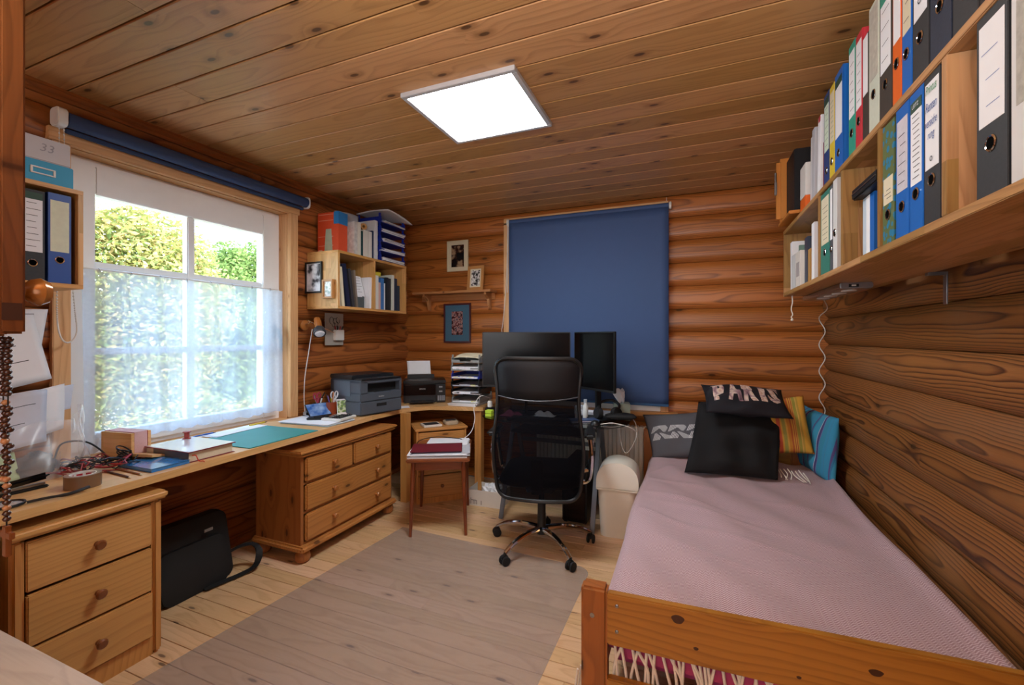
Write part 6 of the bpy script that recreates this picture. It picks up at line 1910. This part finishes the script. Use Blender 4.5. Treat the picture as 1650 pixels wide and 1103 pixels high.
# ---------------------------------------------------------------- corner box shelf right of the window
cs = thing('box_shelf', 'pine two-compartment box shelf between window and room corner', 'shelf', (-2.55, 2.92, 1.553))
CX0, CX1, CY0, CY1, CZ0, CZ1 = -2.715, -2.41, 2.50, 3.335, 1.553, 1.985
B().box(CX0, CX1, CY0, CY1, CZ0, CZ0 + 0.02, 0.001).build('bottom_board', BOX_Y, cs)
B().box(CX0, CX1, CY0, CY1, CZ1 - 0.02, CZ1, 0.001).build('top_board', BOX_Y, cs)
for y in (CY0 + 0.01, 2.905, CY1 - 0.01):
    B().box(CX0, CX1 - 0.001, y - 0.01, y + 0.01, CZ0 + 0.0203, CZ1 - 0.0203, 0.001).build('side_panel' if abs(y - 2.905) > 0.1 else 'divider', BOX_Z, cs)
def frame(name, label, c, w, h, fw, fm, om, pm, rz=0.0, depth=0.015, tilt=0.0, mount=0.2):
    """a framed picture facing local -y; mount = passe-partout width as a share of the opening"""
    r = thing(name, label, 'picture', c, rz)
    r.rotation_euler = (tilt, 0, rz)
    b = B()
    for q in ((-w / 2, w / 2, -h / 2, -h / 2 + fw), (-w / 2, w / 2, h / 2 - fw, h / 2), (-w / 2, -w / 2 + fw, -h / 2 + fw, h / 2 - fw), (w / 2 - fw, w / 2, -h / 2 + fw, h / 2 - fw)):
        b.box(q[0], q[1], -depth, 0, q[2], q[3], 0.0015)
    b.build('frame', fm, r, keep=True)
    iw, ih = w - 2 * fw, h - 2 * fw
    B().box(-iw / 2, iw / 2, -depth * 0.5, -depth * 0.3, -ih / 2, ih / 2).build('mount', om, r, keep=True, smooth=0)
    k = 1 - mount * 2
    B().box(-iw / 2 * k, iw / 2 * k, -depth * 0.56, -depth * 0.5, -ih / 2 * (1 - mount * 1.3), ih / 2 * (1 - mount * 1.3)).build('picture_print', pm, r, keep=True, smooth=0)
    return r
def photo(name, cols, scale, seed=0.0, vor=False):
    m, t, out = nt(name)
    p = N(t, 'ShaderNodeBsdfPrincipled', i_Roughness=0.25)
    t.links.new(p.outputs[0], out.inputs[0])
    tc = N(t, 'ShaderNodeTexCoord')
    mp_ = N(t, 'ShaderNodeMapping'); mp_.inputs['Location'].default_value = (seed, seed * 1.7, seed * 0.3)
    t.links.new(tc.outputs['Object'], mp_.inputs[0])
    z = N(t, 'ShaderNodeTexVoronoi' if vor else 'ShaderNodeTexNoise', i_Scale=scale)
    t.links.new(mp_.outputs[0], z.inputs['Vector'])
    rp = N(t, 'ShaderNodeValToRGB'); e = rp.color_ramp.elements
    n = len(cols)
    e[0].position, e[0].color = 0.34, hx(cols[0]); e[1].position, e[1].color = 0.66, hx(cols[-1])
    for i in range(1, n - 1):
        x = e.new(0.34 + 0.32 * i / (n - 1)); x.color = hx(cols[i])
    t.links.new(z.outputs['Distance' if vor else 'Fac'], rp.inputs[0])
    t.links.new(rp.outputs[0], p.inputs['Base Color'])
    return m
MDF = mat('frame_pine', '#b8824a', 0.45, var=0.12)
frame('picture_frame', 'black-framed black and white photo on the shelf side panel', (-2.640, CY0 - 0.001, 1.79), 0.165, 0.235, 0.013, BLACK, PAPER, photo('photo_bw', ['#1c1e22', '#5a5e66', '#c8ccd4', '#eceff4'], 16, 3.3), mount=0.03)
frame('picture_frame', 'small pine-framed photo on the shelf side panel', (-2.493, CY0 - 0.001, 1.697), 0.10, 0.14, 0.014, MDF, PAPER, photo('photo_pale', ['#9ab0a8', '#e4e4e0', '#f0f0ee', '#c8c0a8'], 30, 7.7), mount=0.05, depth=0.025)
GA = 'books in the first compartment of the corner shelf'
xs0 = -2.43
slab('book', 'white brochure first in the corner shelf compartment', 'book', 2.527, 2.542, 1.5735, 1.89, xs0, -2.65, PAPER, GA)
slab('book', 'cream folder leaning beside the white brochure', 'book', 2.562, 2.590, 1.5735, 1.87, xs0, -2.64, PAPER_C, GA, 0.10)
slab('book', 'navy hardback leaning in the corner shelf', 'book', 2.612, 2.652, 1.5735, 1.90, xs0, -2.63, mat('book_navy', '#16203c', 0.45), GA, 0.16)
slab('book', 'dark grey book leaning against the navy hardback', 'book', 2.672, 2.698, 1.5735, 1.87, xs0, -2.63, mat('book_dark', '#34363c', 0.5, var=0.2), GA, 0.17)
slab('book', 'taupe paperback leaning last in the slanted row', 'book', 2.715, 2.735, 1.5735, 1.865, xs0, -2.63, mat('book_taupe', '#7a6e62', 0.5), GA, 0.12)
slab('folder', 'teal ribbed folder standing at the back of the compartment', 'folder', 2.535, 2.85, 1.5735, 1.93, -2.665, -2.69, mat('folder_teal', '#3a7c84', 0.4, var=0.15, vscale=60), None, 0, False)
curved_sheet('paper_sheet', 'white sheet with a line drawing leaning in the corner shelf', 'paper', (-2.455, 2.755, 1.66), (-2.47, 2.86, 1.665), (-2.50, 2.75, 1.83), 0.004, PAPER, lines=6, seed=20)
slab('book', 'slate grey box file below the drawing sheet', 'book', 2.755, 2.835, 1.5735, 1.67, -2.46, -2.66, mat('book_greyblue', '#4a5458', 0.5), GA)
slab('book', 'white magazine against the shelf divider', 'book', 2.862, 2.885, 1.5735, 1.83, xs0, -2.65, PAPER, GA, -0.03)
GB_ = 'books in the second compartment of the corner shelf'
for (ya, yb, zt, c, l_) in ((2.918, 2.938, 1.83, '#c8502c', 'orange-red book first in the second compartment'), (2.940, 2.975, 1.855, '#d8d6d0', 'cream white book beside the orange-red one'), (2.977, 3.003, 1.80, '#d0a8a0', 'pale pink paperback in the second compartment'), (3.005, 3.045, 1.84, '#3c74b4', 'mid blue book in the second compartment'), (3.047, 3.062, 1.80, '#d4d8dc', 'thin white book beside the mid blue one'),
                            (3.075, 3.105, 1.855, '#20242c', 'black book in the second compartment'), (3.108, 3.138, 1.85, '#2e3034', 'charcoal book in the second compartment'), (3.150, 3.185, 1.885, '#cfd2c8', 'tall white book in the second compartment'), (3.195, 3.225, 1.86, '#1e3048', 'dark blue book near the shelf end'), (3.228, 3.262, 1.80, '#2a3848', 'slate blue paperback last in the row')):
    slab('book', l_, 'book', ya, yb, 1.5735, zt, xs0, -2.62, mat('bk_' + c[1:], c, 0.5), GB_)
slab('folder', 'dark blue folder standing behind the second row of books', 'folder', 2.96, 3.30, 1.5735, 1.94, -2.66, -2.69, mat('folder_dkblue', '#1c3a5c', 0.4), None, 0, False)
slab('book', 'yellow paperback lying across the second row of books', 'book', 2.925, 3.03, 1.857, 1.89, -2.45, -2.62, mat('book_yellow', '#c8b838', 0.5), GB_)
# on top
ox = thing('product_box', 'orange printed cardboard box standing on the corner shelf', 'box', (-2.60, 2.64, CZ1), 0.05)
ORB = mat('box_orange_red', '#d8502a', 0.5, var=0.06)
B().box(-0.10, 0.10, -0.05, 0.05, 0, 0.318, 0.002).build('box_body', ORB, ox, keep=True)
b = B().prism([(-0.035, 0.003), (0.045, 0.003), (0.032, 0.19), (-0.02, 0.19)], -0.0508, -0.05, 'xz')
lab(b.build('printed_shape', mat('print_sage', '#a8b49c', 0.5, var=0.15, vscale=25), ox, keep=True, smooth=0), 'pale tapering device picture')
lab(B().box(0.055, 0.1008, -0.0508, 0.0508, 0.225, 0.3185).build('blue_corner', mat('box_cyan', '#2678b8', 0.5), ox, keep=True, smooth=0), 'blue top corner')
b = B()
for z in (0.30, 0.255, 0.13, 0.06):
    b.box(-0.09, 0.05, -0.0506, -0.05, z, z + 0.003)
b.box(-0.09, -0.055, -0.0506, -0.05, 0.008, 0.03)
b.build('printed_lines', mat('print_pale', '#e8b8a0', 0.6), ox, keep=True, smooth=0)['kind'] = 'stuff'
GC = 'books standing on top of the corner shelf'
slab('book', 'white book with colourful spine beside the orange box', 'book', 2.70, 2.735, CZ1, 2.245, -2.44, -2.62, mat('book_multi', '#c8c4c0', 0.5, var=0.5, vscale=40), GC)
slab('book', 'ivory book on top of the corner shelf', 'book', 2.737, 2.775, CZ1, 2.25, -2.44, -2.62, mat('book_ivory', '#d8d2c4', 0.5), GC)
slab('book', 'dark teal thin book on top of the corner shelf', 'book', 2.778, 2.80, CZ1, 2.19, -2.44, -2.60, mat('book_dkteal', '#22484c', 0.5), GC)
slab('book', 'thick white book under the kraft paper roll', 'book', 2.803, 2.86, CZ1, 2.205, -2.44, -2.62, mat('book_thickwhite', '#d4d0c8', 0.5), GC)
slab('book', 'second thick white book under the kraft paper roll', 'book', 2.863, 2.905, CZ1, 2.205, -2.44, -2.62, mat('book_white2', '#dad8d2', 0.5), GC)
slab('book', 'slim navy folder beside the white book', 'book', 2.908, 2.925, CZ1, 2.22, -2.44, -2.62, BLUE_DK, GC)
slab('book', 'tall white magazine holder next to the blue trays', 'book', 2.928, 2.965, CZ1, 2.31, -2.43, -2.66, mat('holder_white', '#cfd2d8', 0.5), GC)
solo(B().lathe([(0.012, -0.09), (0.027, -0.09), (0.027, 0.09), (0.012, 0.09), (0.012, -0.09)], 20, (-2.53, 2.845, 2.2325), (1, -0.35, 0.0)), 'paper_roll', mat('kraft_paper', '#b0814e', 0.7, var=0.1), 'brown kraft paper roll lying on the thick white books', 'roll', (-2.53, 2.845, 2.2325))
curved_sheet('paper_sheet', 'large grey sheet bent behind the books on the corner shelf', 'paper', (-2.65, 2.70, 2.22), (-2.60, 2.92, 2.22), (-2.66, 2.72, 2.36), 0.02, mat('paper_grey', '#b4b6bc', 0.8))
G6 = 'blue letter trays stacked on the corner shelf'
zb = CZ1
for i, l_ in enumerate(('lowest', 'second', 'third', 'fourth', 'topmost')):
    tray(l_ + ' blue letter tray of the stack on the corner shelf', (-2.545, 3.155, zb), math.radians(90), 0.33, 0.26, 0.0805, TBLU, G6, rim=0.05)
    sheetstack('paper_stack', 'papers lying in the ' + l_ + ' blue letter tray', 'papers', (-2.535, 3.155, zb + 0.0045), math.radians(90) + rt.uniform(-0.05, 0.05), 0.30, 0.26, 0.026 if i < 4 else 0.012, [PAPER, mat('paper_grey', '#b4b6bc', 0.8)], 4, 0.008, seed=200 + i)
    zb += 0.081
def droop(u, v):
    x = -2.68 + 0.34 * u
    y = 2.99 + 0.34 * v
    return (x, y, zb + 0.012 - 0.05 * v ** 2 * u + 0.012 * math.sin(u * 3))
solo(B().grid(droop, 14, 14), 'paper_sheet', PAPER, 'curling white papers drooping over the topmost blue tray', 'paper', (-2.53, 3.15, zb), smooth=180, solid=0.006)

# ---------------------------------------------------------------- lamp and prints under the corner shelf
lm = thing('spot_lamp', 'small dark spot lamp with wooden neck under the corner shelf', 'lamp', (-2.68, 2.50, 1.42))
B().lathe([(0.038, 0), (0.038, 0.012), (0.02, 0.02), (0, 0.02)], 20, (-2.70, 2.455, 1.43), (1, 0, 0)).build('wall_base', KNOB_W, lm)
B().cyl((-2.64, 2.435, 1.465), (-2.55, 2.60, 1.375), 0.004, n=8).cyl((-2.70, 2.455, 1.43), (-2.63, 2.45, 1.45), 0.006, n=8).build('arm', CHROME, lm)
ax_ = Vector((0.42, -0.25, -0.62)).normalized()
q0 = Vector((-2.60, 2.49, 1.455))
B().lathe([(0.022, -0.03), (0.026, 0.0), (0.026, 0.055)], 16, q0, ax_).build('lamp_neck', KNOB_W, lm)
B().lathe([(0.026, 0.055), (0.042, 0.075), (0.046, 0.11), (0.044, 0.115), (0.040, 0.11)], 20, q0, ax_).build('lamp_head', mat('lamp_grey', '#3a3d42', 0.4), lm)
lab(B().lathe([(0.038, 0.106), (0.03, 0.120), (0, 0.126)], 20, q0, ax_).build('bulb', mat('bulb_white', '#e8eaf0', 0.2), lm), 'white frosted bulb')
lab(B().tube(spline([(-2.62, 2.46, 1.40), (-2.63, 2.44, 1.25), (-2.66, 2.43, 1.05), (-2.67, 2.43, 0.90), (-2.665, 2.435, 0.765)], 6), 0.003, 6).build('cord', WHITE_P, lm), 'pale cord hanging down to the desk')
wp = thing('calligraphy_card', 'pale card with black calligraphy on the logs below the corner shelf', 'picture', (-2.70, 2.76, 1.41))
B().box(-2.708, -2.700, 2.665, 2.86, 1.275, 1.535, 0.001).build('card', mat('card_grey', '#aaa49a', 0.7, var=0.06), wp)
b = B()
for k, (yy, zz, r_) in enumerate(((2.73, 1.475, 0.022), (2.765, 1.47, 0.018), (2.80, 1.48, 0.02), (2.75, 1.445, 0.016), (2.785, 1.448, 0.014))):
    b.tube([(-2.6995, yy + r_ * math.cos(t), zz + r_ * 1.3 * math.sin(t)) for t in [j * math.pi / 7 + k for j in range(11)]], 0.0018, 4)
lab(b.build('calligraphy', INK, wp), 'black brush flourish')
ho = thing('pen_holder', 'white notepad holder with red and black pens on the pale card', 'holder', (-2.69, 2.79, 1.36))
B().box(-2.6995, -2.67, 2.745, 2.84, 1.315, 1.40, 0.003).build('holder_box', WHITE_P, ho)
for i, c in enumerate(('#a8282c', '#1c1c20', '#c04048', '#2a2a30')):
    B().cyl((-2.684, 2.755 + i * 0.024, 1.40), (-2.682, 2.748 + i * 0.03, 1.43), 0.005, n=6).build('pen_end', mat('pe_' + c[1:], c, 0.5), ho)

# ---------------------------------------------------------------- back wall: pictures and little shelf
BW = BY - 0.022
ws = thing('ledge_shelf', 'short brown wooden wall shelf on two curved brackets', 'shelf', (-2.12, 3.70, 1.77))
SHW = wood('ledge_wood', '#bd8452', '#8e5832', 'x', 60, 0.4, 0.02, '#4a2410', 0.45, 0.06, 0.05)
B().box(-2.55, -1.70, 3.62, BW - 0.001, 1.758, 1.780, 0.004).build('shelf_board', SHW, ws)
B().box(-2.53, -1.72, BW - 0.016, BW - 0.001, 1.70, 1.7578, 0.002).build('back_rail', SHW, ws)
for x in (-2.43, -1.765):
    B().prism([(BW - 0.0165, 1.7575), (3.64, 1.7575), (3.645, 1.735), (3.68, 1.725), (3.715, 1.70), (3.722, 1.65), (3.74, 1.61), (3.76, 1.60), (BW - 0.0165, 1.61)], x - 0.012, x + 0.012, 'yz', 0.002).build('bracket', SHW, ws)
frame('picture_frame', 'cream-framed dark portrait picture hanging above the little shelf', (-2.12, BW - 0.004, 2.135), 0.235, 0.30, 0.012, mat('frame_cream', '#cfc4a4', 0.5), mat('mount_cream', '#d2c8ac', 0.7), photo('photo_dark', ['#0c0a0a', '#1c1210', '#3a2018', '#a08468'], 14, 1.2), mount=0.17)
frame('picture_frame', 'pine-framed group photo standing on the little shelf', (-1.885, 3.70, 1.897), 0.178, 0.232, 0.028, MDF, PAPER_C, photo('photo_group', ['#202024', '#6a6460', '#c8c4c4', '#e8e4e0'], 40, 4.4), rz=-0.1, mount=0.12, tilt=-0.1)
frame('picture_frame', 'maroon-framed picture on blue mount hanging below the little shelf', (-2.125, BW - 0.004, 1.478), 0.30, 0.385, 0.016, mat('frame_maroon', '#4a1c22', 0.35), mat('mount_blue', '#3c6076', 0.8), photo('photo_red', ['#20181a', '#5a2024', '#a8807c', '#2a2a3c'], 40, 2.2), mount=0.27)

# ---------------------------------------------------------------- things on the glass desk
GZ = 0.7355
ms = thing('mouse', 'black computer mouse on the glass desk', 'mouse', (-0.62, 3.03, GZ), 0.2)
def mouse(u, v):
    a = math.pi * u
    y = -0.055 + 0.11 * v
    k = max(0.0, 1 - (2 * v - 1) ** 4) ** 0.5
    return (-0.033 * math.cos(a) * k, y, 0.036 * math.sin(a) * k * (1 - 0.3 * v))
B().grid(mouse, 14, 16).build('mouse_body', BLACK, ms, keep=True, smooth=180)
kb = thing('keyboard', 'black keyboard on the glass desk in front of the monitors', 'keyboard', (-1.03, 3.02, GZ), 0.05)
B().box(-0.22, 0.22, -0.07, 0.07, 0, 0.014, 0.004).build('case', BLACK, kb, keep=True)
for j in range(5):
    for i in range(15):
        B().box(-0.21 + i * 0.028, -0.186 + i * 0.028, -0.062 + j * 0.025, -0.041 + j * 0.025, 0.014, 0.019, 0.0015).build('key', PGR_D, kb, keep=True)
tx = thing('tissue_box', 'pale green tissue box with a tissue sticking out', 'box', (-0.50, 3.45, GZ), 0.2)
B().box(-0.06, 0.06, -0.06, 0.06, 0, 0.10, 0.004).build('box_body', mat('box_mint', '#a8c0b4', 0.6, var=0.1), tx, keep=True)
def tiss(u, v):
    a = 2 * math.pi * u
    r = 0.02 + 0.045 * v + 0.012 * math.sin(5 * a + 3 * v)
    return (r * math.cos(a) * 0.7 - 0.03 * v, r * math.sin(a) * 0.5, 0.10 + 0.10 * v + 0.015 * math.sin(3 * a))
B().grid(tiss, 24, 8).build('tissue', PAPER, tx, keep=True, smooth=60)
hs = thing('headphones', 'black over-ear headphones lying on the glass desk', 'headphones', (-0.55, 3.26, GZ))
for s_ in (-1, 1):
    B().lathe([(0.02, 0), (0.042, 0.006), (0.045, 0.022), (0.038, 0.04), (0, 0.042)], 20, (-0.57 + s_ * 0.045, 3.24 + s_ * 0.03, GZ + 0.048), (s_ * 0.6, -0.6, 0.1)).build('ear_cup', BLACK_M, hs)
B().tube(spline([(-0.635, 3.22, GZ + 0.055), (-0.64, 3.30, GZ + 0.11), (-0.56, 3.34, GZ + 0.13), (-0.50, 3.32, GZ + 0.10), (-0.505, 3.27, GZ + 0.055)], 6), 0.011, 8).build('headband', BLACK, hs)
pc_ = thing('soft_pouch', 'flat black zipped pouch at the right end of the glass desk', 'pouch', (-0.49, 3.26, GZ), 0.25)
b = B()
for s_ in (1, -1):
    b.grid(lambda u, v: (-0.10 + 0.22 * u, -0.06 + 0.12 * v, 0.028 + s_ * 0.026 * (math.sin(math.pi * u) * math.sin(math.pi * v)) ** 0.4), 16, 12)
b.build('pouch_body', BLACK_M, pc_, keep=True, smooth=180)
bt = thing('bottle', 'small white plastic bottle standing beyond the chair back', 'bottle', (-0.735, 3.24, GZ))
B().lathe([(0.018, 0), (0.02, 0.004), (0.02, 0.09), (0.012, 0.105), (0.012, 0.115)], 16, (-0.735, 3.24, GZ)).build('bottle_body', WHITE_P, bt)
B().lathe([(0.013, 0.115), (0.013, 0.14), (0, 0.142)], 14, (-0.735, 3.24, GZ)).build('bottle_cap', mat('cap_grey', '#b0b4b8', 0.3), bt)
gl = thing('drinking_glass', 'small clear glass beside the white bottle', 'glass', (-0.79, 3.25, GZ))
B().lathe([(0.028, 0), (0.033, 0.09), (0.031, 0.09), (0.026, 0.004), (0, 0.004)], 20, (-0.79, 3.25, GZ)).build('glass_wall', PLAS, gl)
nb2 = thing('notebook', 'blue-grey notebook lying on the glass desk right of the chair', 'notebook', (-0.72, 3.12, GZ), 0.5)
B().box(-0.10, 0.10, -0.055, 0.055, 0.010, 0.013, 0.0005).box(-0.10, 0.10, -0.055, 0.055, 0, 0.002).box(-0.10, -0.098, -0.055, 0.055, 0.002, 0.01).build('cover', mat('notebook_blue', '#3c4e74', 0.6), nb2, keep=True)
B().box(-0.097, 0.097, -0.052, 0.052, 0.002, 0.010).build('pages', PAPER, nb2, keep=True)
sheetstack('paper_stack', 'white papers under the monitors on the glass desk', 'papers', (-0.66, 3.40, GZ), 0.1, 0.30, 0.12, 0.03, PAPER, 5, 0.012, seed=41)
solo(B().tube(spline([(-0.58, 3.02, GZ + 0.006), (-0.50, 3.06, GZ + 0.012), (-0.40, 3.10, 0.72), (-0.355, 3.16, 0.68)], 8), 0.0035, 6), 'cable', WHITE_P, 'thick white cable curving off the glass desk edge', 'cable', (-0.5, 3.06, GZ))
solo(B().tube(spline([(-0.40, 3.32, GZ + 0.004), (-0.375, 3.30, 0.70), (-0.37, 3.28, 0.63), (-0.385, 3.25, 0.58), (-0.43, 3.22, 0.51), (-0.47, 3.25, 0.55), (-0.50, 3.3, 0.68)], 8), 0.0028, 6), 'cable', WHITE_P, 'white cable hanging in a loop before the radiator', 'cable', (-0.4, 3.3, 0.7))
solo(B().tube(spline([(-1.50, 3.20, 0.85), (-1.53, 3.08, 0.88), (-1.56, 3.03, 0.80), (-1.555, 3.03, 0.70), (-1.58, 3.0, 0.60), (-1.66, 2.92, 0.53)], 8), 0.003, 6), 'cable', WHITE_P, 'white charging cable hanging between letter trays and chair', 'cable', (-1.55, 3.03, 0.75))
ad = thing('charger', 'white charging plug behind the chair back', 'charger', (-1.47, 3.12, 0.79))
B().box(-1.485, -1.455, 3.11, 3.14, 0.79, 0.84, 0.004).build('plug_body', WHITE_P, ad)
B().box(-1.475, -1.465, 3.12, 3.13, 0.84, 0.855, 0.001).build('socket_end', STEEL, ad)
B().box(-1.50, -1.44, 3.10, 3.16, GZ, 0.79, 0.004).build('adapter_base', BLACK, ad)
ng = thing('sticky_notes', 'neon yellow-green sticky note pads beside the chair back', 'notes', (-1.44, 3.06, GZ))
for i in range(2):
    B().box(-1.46, -1.41, 3.02, 3.07, GZ + 0.025 * i, GZ + 0.022 + 0.025 * i, 0.001).build('pad', mat('neon_green', '#b8d83a', 0.6), ng)
for i, (x, y, c, l_) in enumerate(((-1.28, 3.12, '#8c3c5a', 'crumpled rose cloth on the glass desk behind the chair'), (-1.05, 3.2, '#c8c8cc', 'crumpled white paper on the glass desk behind the chair'))):
    def cloth2(u, v, x=x, y=y, i=i):
        return (x - 0.09 + 0.18 * u, y - 0.05 + 0.1 * v, GZ + 0.003 + 0.05 * math.sin(math.pi * u) * math.sin(math.pi * v) * (0.7 + 0.3 * math.sin(11 * u + 8 * v + i)))
    solo(B().grid(cloth2, 14, 10), ('cloth', 'crumpled_paper')[i], mat('heap_%d' % i, c, 0.8), l_, ('cloth', 'paper')[i], (x, y, GZ), smooth=180)
solo(B().tube(spline([(-0.70, 3.35, 0.7), (-0.66, 3.4, 0.5), (-0.72, 3.45, 0.36), (-0.70, 3.5, 0.30)], 8), 0.004, 6), 'cable', BLACK, 'black cable hanging beneath the glass desk', 'cable', (-0.68, 3.4, 0.6))
bz = thing('power_strip', 'white power strip on the floor below the radiator', 'strip', (-0.72, 3.55, 0.001))
B().box(-0.90, -0.56, 3.52, 3.57, 0.001, 0.04, 0.006).build('strip_body', WHITE_P, bz)
for i in range(4):
    B().lathe([(0.018, 0), (0.018, 0.001), (0.015, 0.001), (0.014, 0), (0, 0)], 14, (-0.86 + i * 0.075, 3.545, 0.0402)).build('socket', mat('socket_grey', '#a8a8a4', 0.5), bz)

# on the corner chest
M3 = wmat(c3)
def c3p(x, y, z):
    return tuple(M3 @ Vector((x, y, z)))
d1_ = thing('disc_case', 'square white case with dark cover on the corner chest', 'case', c3p(-0.07, -0.10, 0.6055), math.radians(50))
B().box(-0.075, 0.075, -0.065, 0.065, 0, 0.018, 0.003).build('case_body', WHITE_P, d1_, keep=True)
B().box(-0.06, 0.06, -0.05, 0.05, 0.018, 0.0188).build('dark_inlay', mat('inlay_dark', '#2a2c32', 0.4), d1_, keep=True)
d2_ = thing('radio', 'rounded beige handheld device on the corner chest', 'device', c3p(0.10, -0.08, 0.6055), math.radians(48))
B().prism(rrect(0.115, 0.12, 0.03, 4), 0, 0.032, 'xy', 0.006).build('device_body', mat('beige_plastic', '#b8a890', 0.5), d2_, keep=True)
B().prism([(x, y + 0.005) for x, y in rrect(0.085, 0.06, 0.02, 4)], 0.032, 0.036, 'xy', 0.001).build('dark_panel', mat('inlay_dark', '#2a2c32', 0.4), d2_, keep=True)

# ---------------------------------------------------------------- near left: low cabinet, hanging cabinet, rosary
lc = thing('low_cabinet', 'low cabinet with pale wooden top beside the camera', 'cabinet', (-1.75, 0.0, 0))
B().box(-2.66, -0.80, -0.45, 0.428, 0.725, 0.75, 0.003).build('cabinet_top', PALE_X, lc)
B().box(-2.64, -0.84, -0.42, 0.405, 0.03, 0.7247).build('body', CAB_Z, lc)
for i in range(3):
    d = B().box(-2.62 + i * 0.60, -2.04 + i * 0.60, 0.4055, 0.42, 0.06, 0.71, 0.003).build('door', CAB_Z, lc)
    knob(B(), (-2.09 + i * 0.60, 0.42, 0.5), (0, 1, 0), 0.014, 0.02).build('knob', KNOB_D, d)
hc = thing('hanging_cabinet', 'dark brown hanging cabinet with a wooden knob by the camera', 'cabinet', (-1.40, 0.15, 1.342))
B().box(-1.80, -1.108, -0.10, 0.36, 1.350, 2.40, 0.003).build('body', CAB_Z, hc)
B().box(-1.80, -1.100, -0.10, 0.372, 1.342, 1.350, 0.003).build('bottom_board', CAB_Z, hc)
dr = B().box(-1.80, -1.100, 0.362, 0.395, 1.346, 2.40, 0.004).build('door', CAB_Z, hc)
lab(B().lathe([(0.014, 0), (0.012, 0.008), (0.022, 0.018), (0.026, 0.03), (0.02, 0.042), (0, 0.047)], 20, (-1.135, 0.395, 1.425), (0, 1, 0)).build('knob', mat('knob_brass_wood', '#a87038', 0.2, 0.2, var=0.15), dr), 'turned round knob')
B().box(-1.101, -1.0995, 0.365, 0.390, 1.37, 1.40).build('peg_end', mat('peg_dark', '#3a1c0c', 0.6), dr)
rs = thing('rosary', 'brown bead rosary with a wooden cross hanging from the cabinet', 'rosary', (-1.13, 0.385, 1.34))
BEAD = mat('bead_brown', '#3c1c10', 0.3, var=0.3, vscale=60, coat=0.4)
BEADL = mat('bead_light', '#a8744c', 0.35, var=0.2, vscale=60)
bm_ = B().lathe([(0, -0.0055), (0.004, -0.004), (0.0062, 0), (0.004, 0.004), (0, 0.0055)], 10)
bmesh.ops.recalc_face_normals(bm_.bm, faces=bm_.bm.faces)
bead_me = []
for mm in (BEAD, BEADL):
    me = bpy.data.meshes.new('bead'); bm_.bm.to_mesh(me); me.materials.append(mm)
    me.polygons.foreach_set('use_smooth', [True] * len(me.polygons)); bead_me.append(me)
bm_.bm.free()
rz_ = random.Random(6)
strand = B()
bpts = []
for s_ in (-1, 1):
    for k in range(11):
        bpts.append((-1.149 + s_ * (0.011 - 0.0006 * k), 0.386 + rz_.uniform(-0.002, 0.002), 1.336 - k * 0.0098, 0))
bpts.append((-1.149, 0.386, 1.222, 1))
for s_ in (-1, 1):
    for k in range(14):
        bpts.append((-1.147 + s_ * (0.007 - 0.0002 * k) + rz_.uniform(-0.002, 0.002), 0.386 + rz_.uniform(-0.004, 0.004), 1.212 - k * 0.0098, 1 if k % 7 == 6 else 0))
for k in range(7):
    bpts.append((-1.145, 0.386, 1.072 - k * 0.010, 1 if k in (0, 4) else 0))
for x, y, z, i in bpts:
    o = bpy.data.objects.new('bead', bead_me[i]); COL.objects.link(o); o.parent = rs
    o.location = (x + 1.13, y - 0.385, z - 1.34)
strand.tube([(-1.138, 0.386, 1.342), (-1.140, 0.386, 1.23), (-1.145, 0.386, 1.0)], 0.0012, 4).tube([(-1.160, 0.386, 1.342), (-1.158, 0.386, 1.23), (-1.145, 0.386, 1.0)], 0.0012, 4)
strand.build('cord', BLACK_M, rs)
B().box(-1.151, -1.137, 0.382, 0.390, 0.945, 1.000, 0.001).box(-1.164, -1.124, 0.3822, 0.3898, 0.978, 0.990, 0.001).build('cross', KNOB_D, rs)
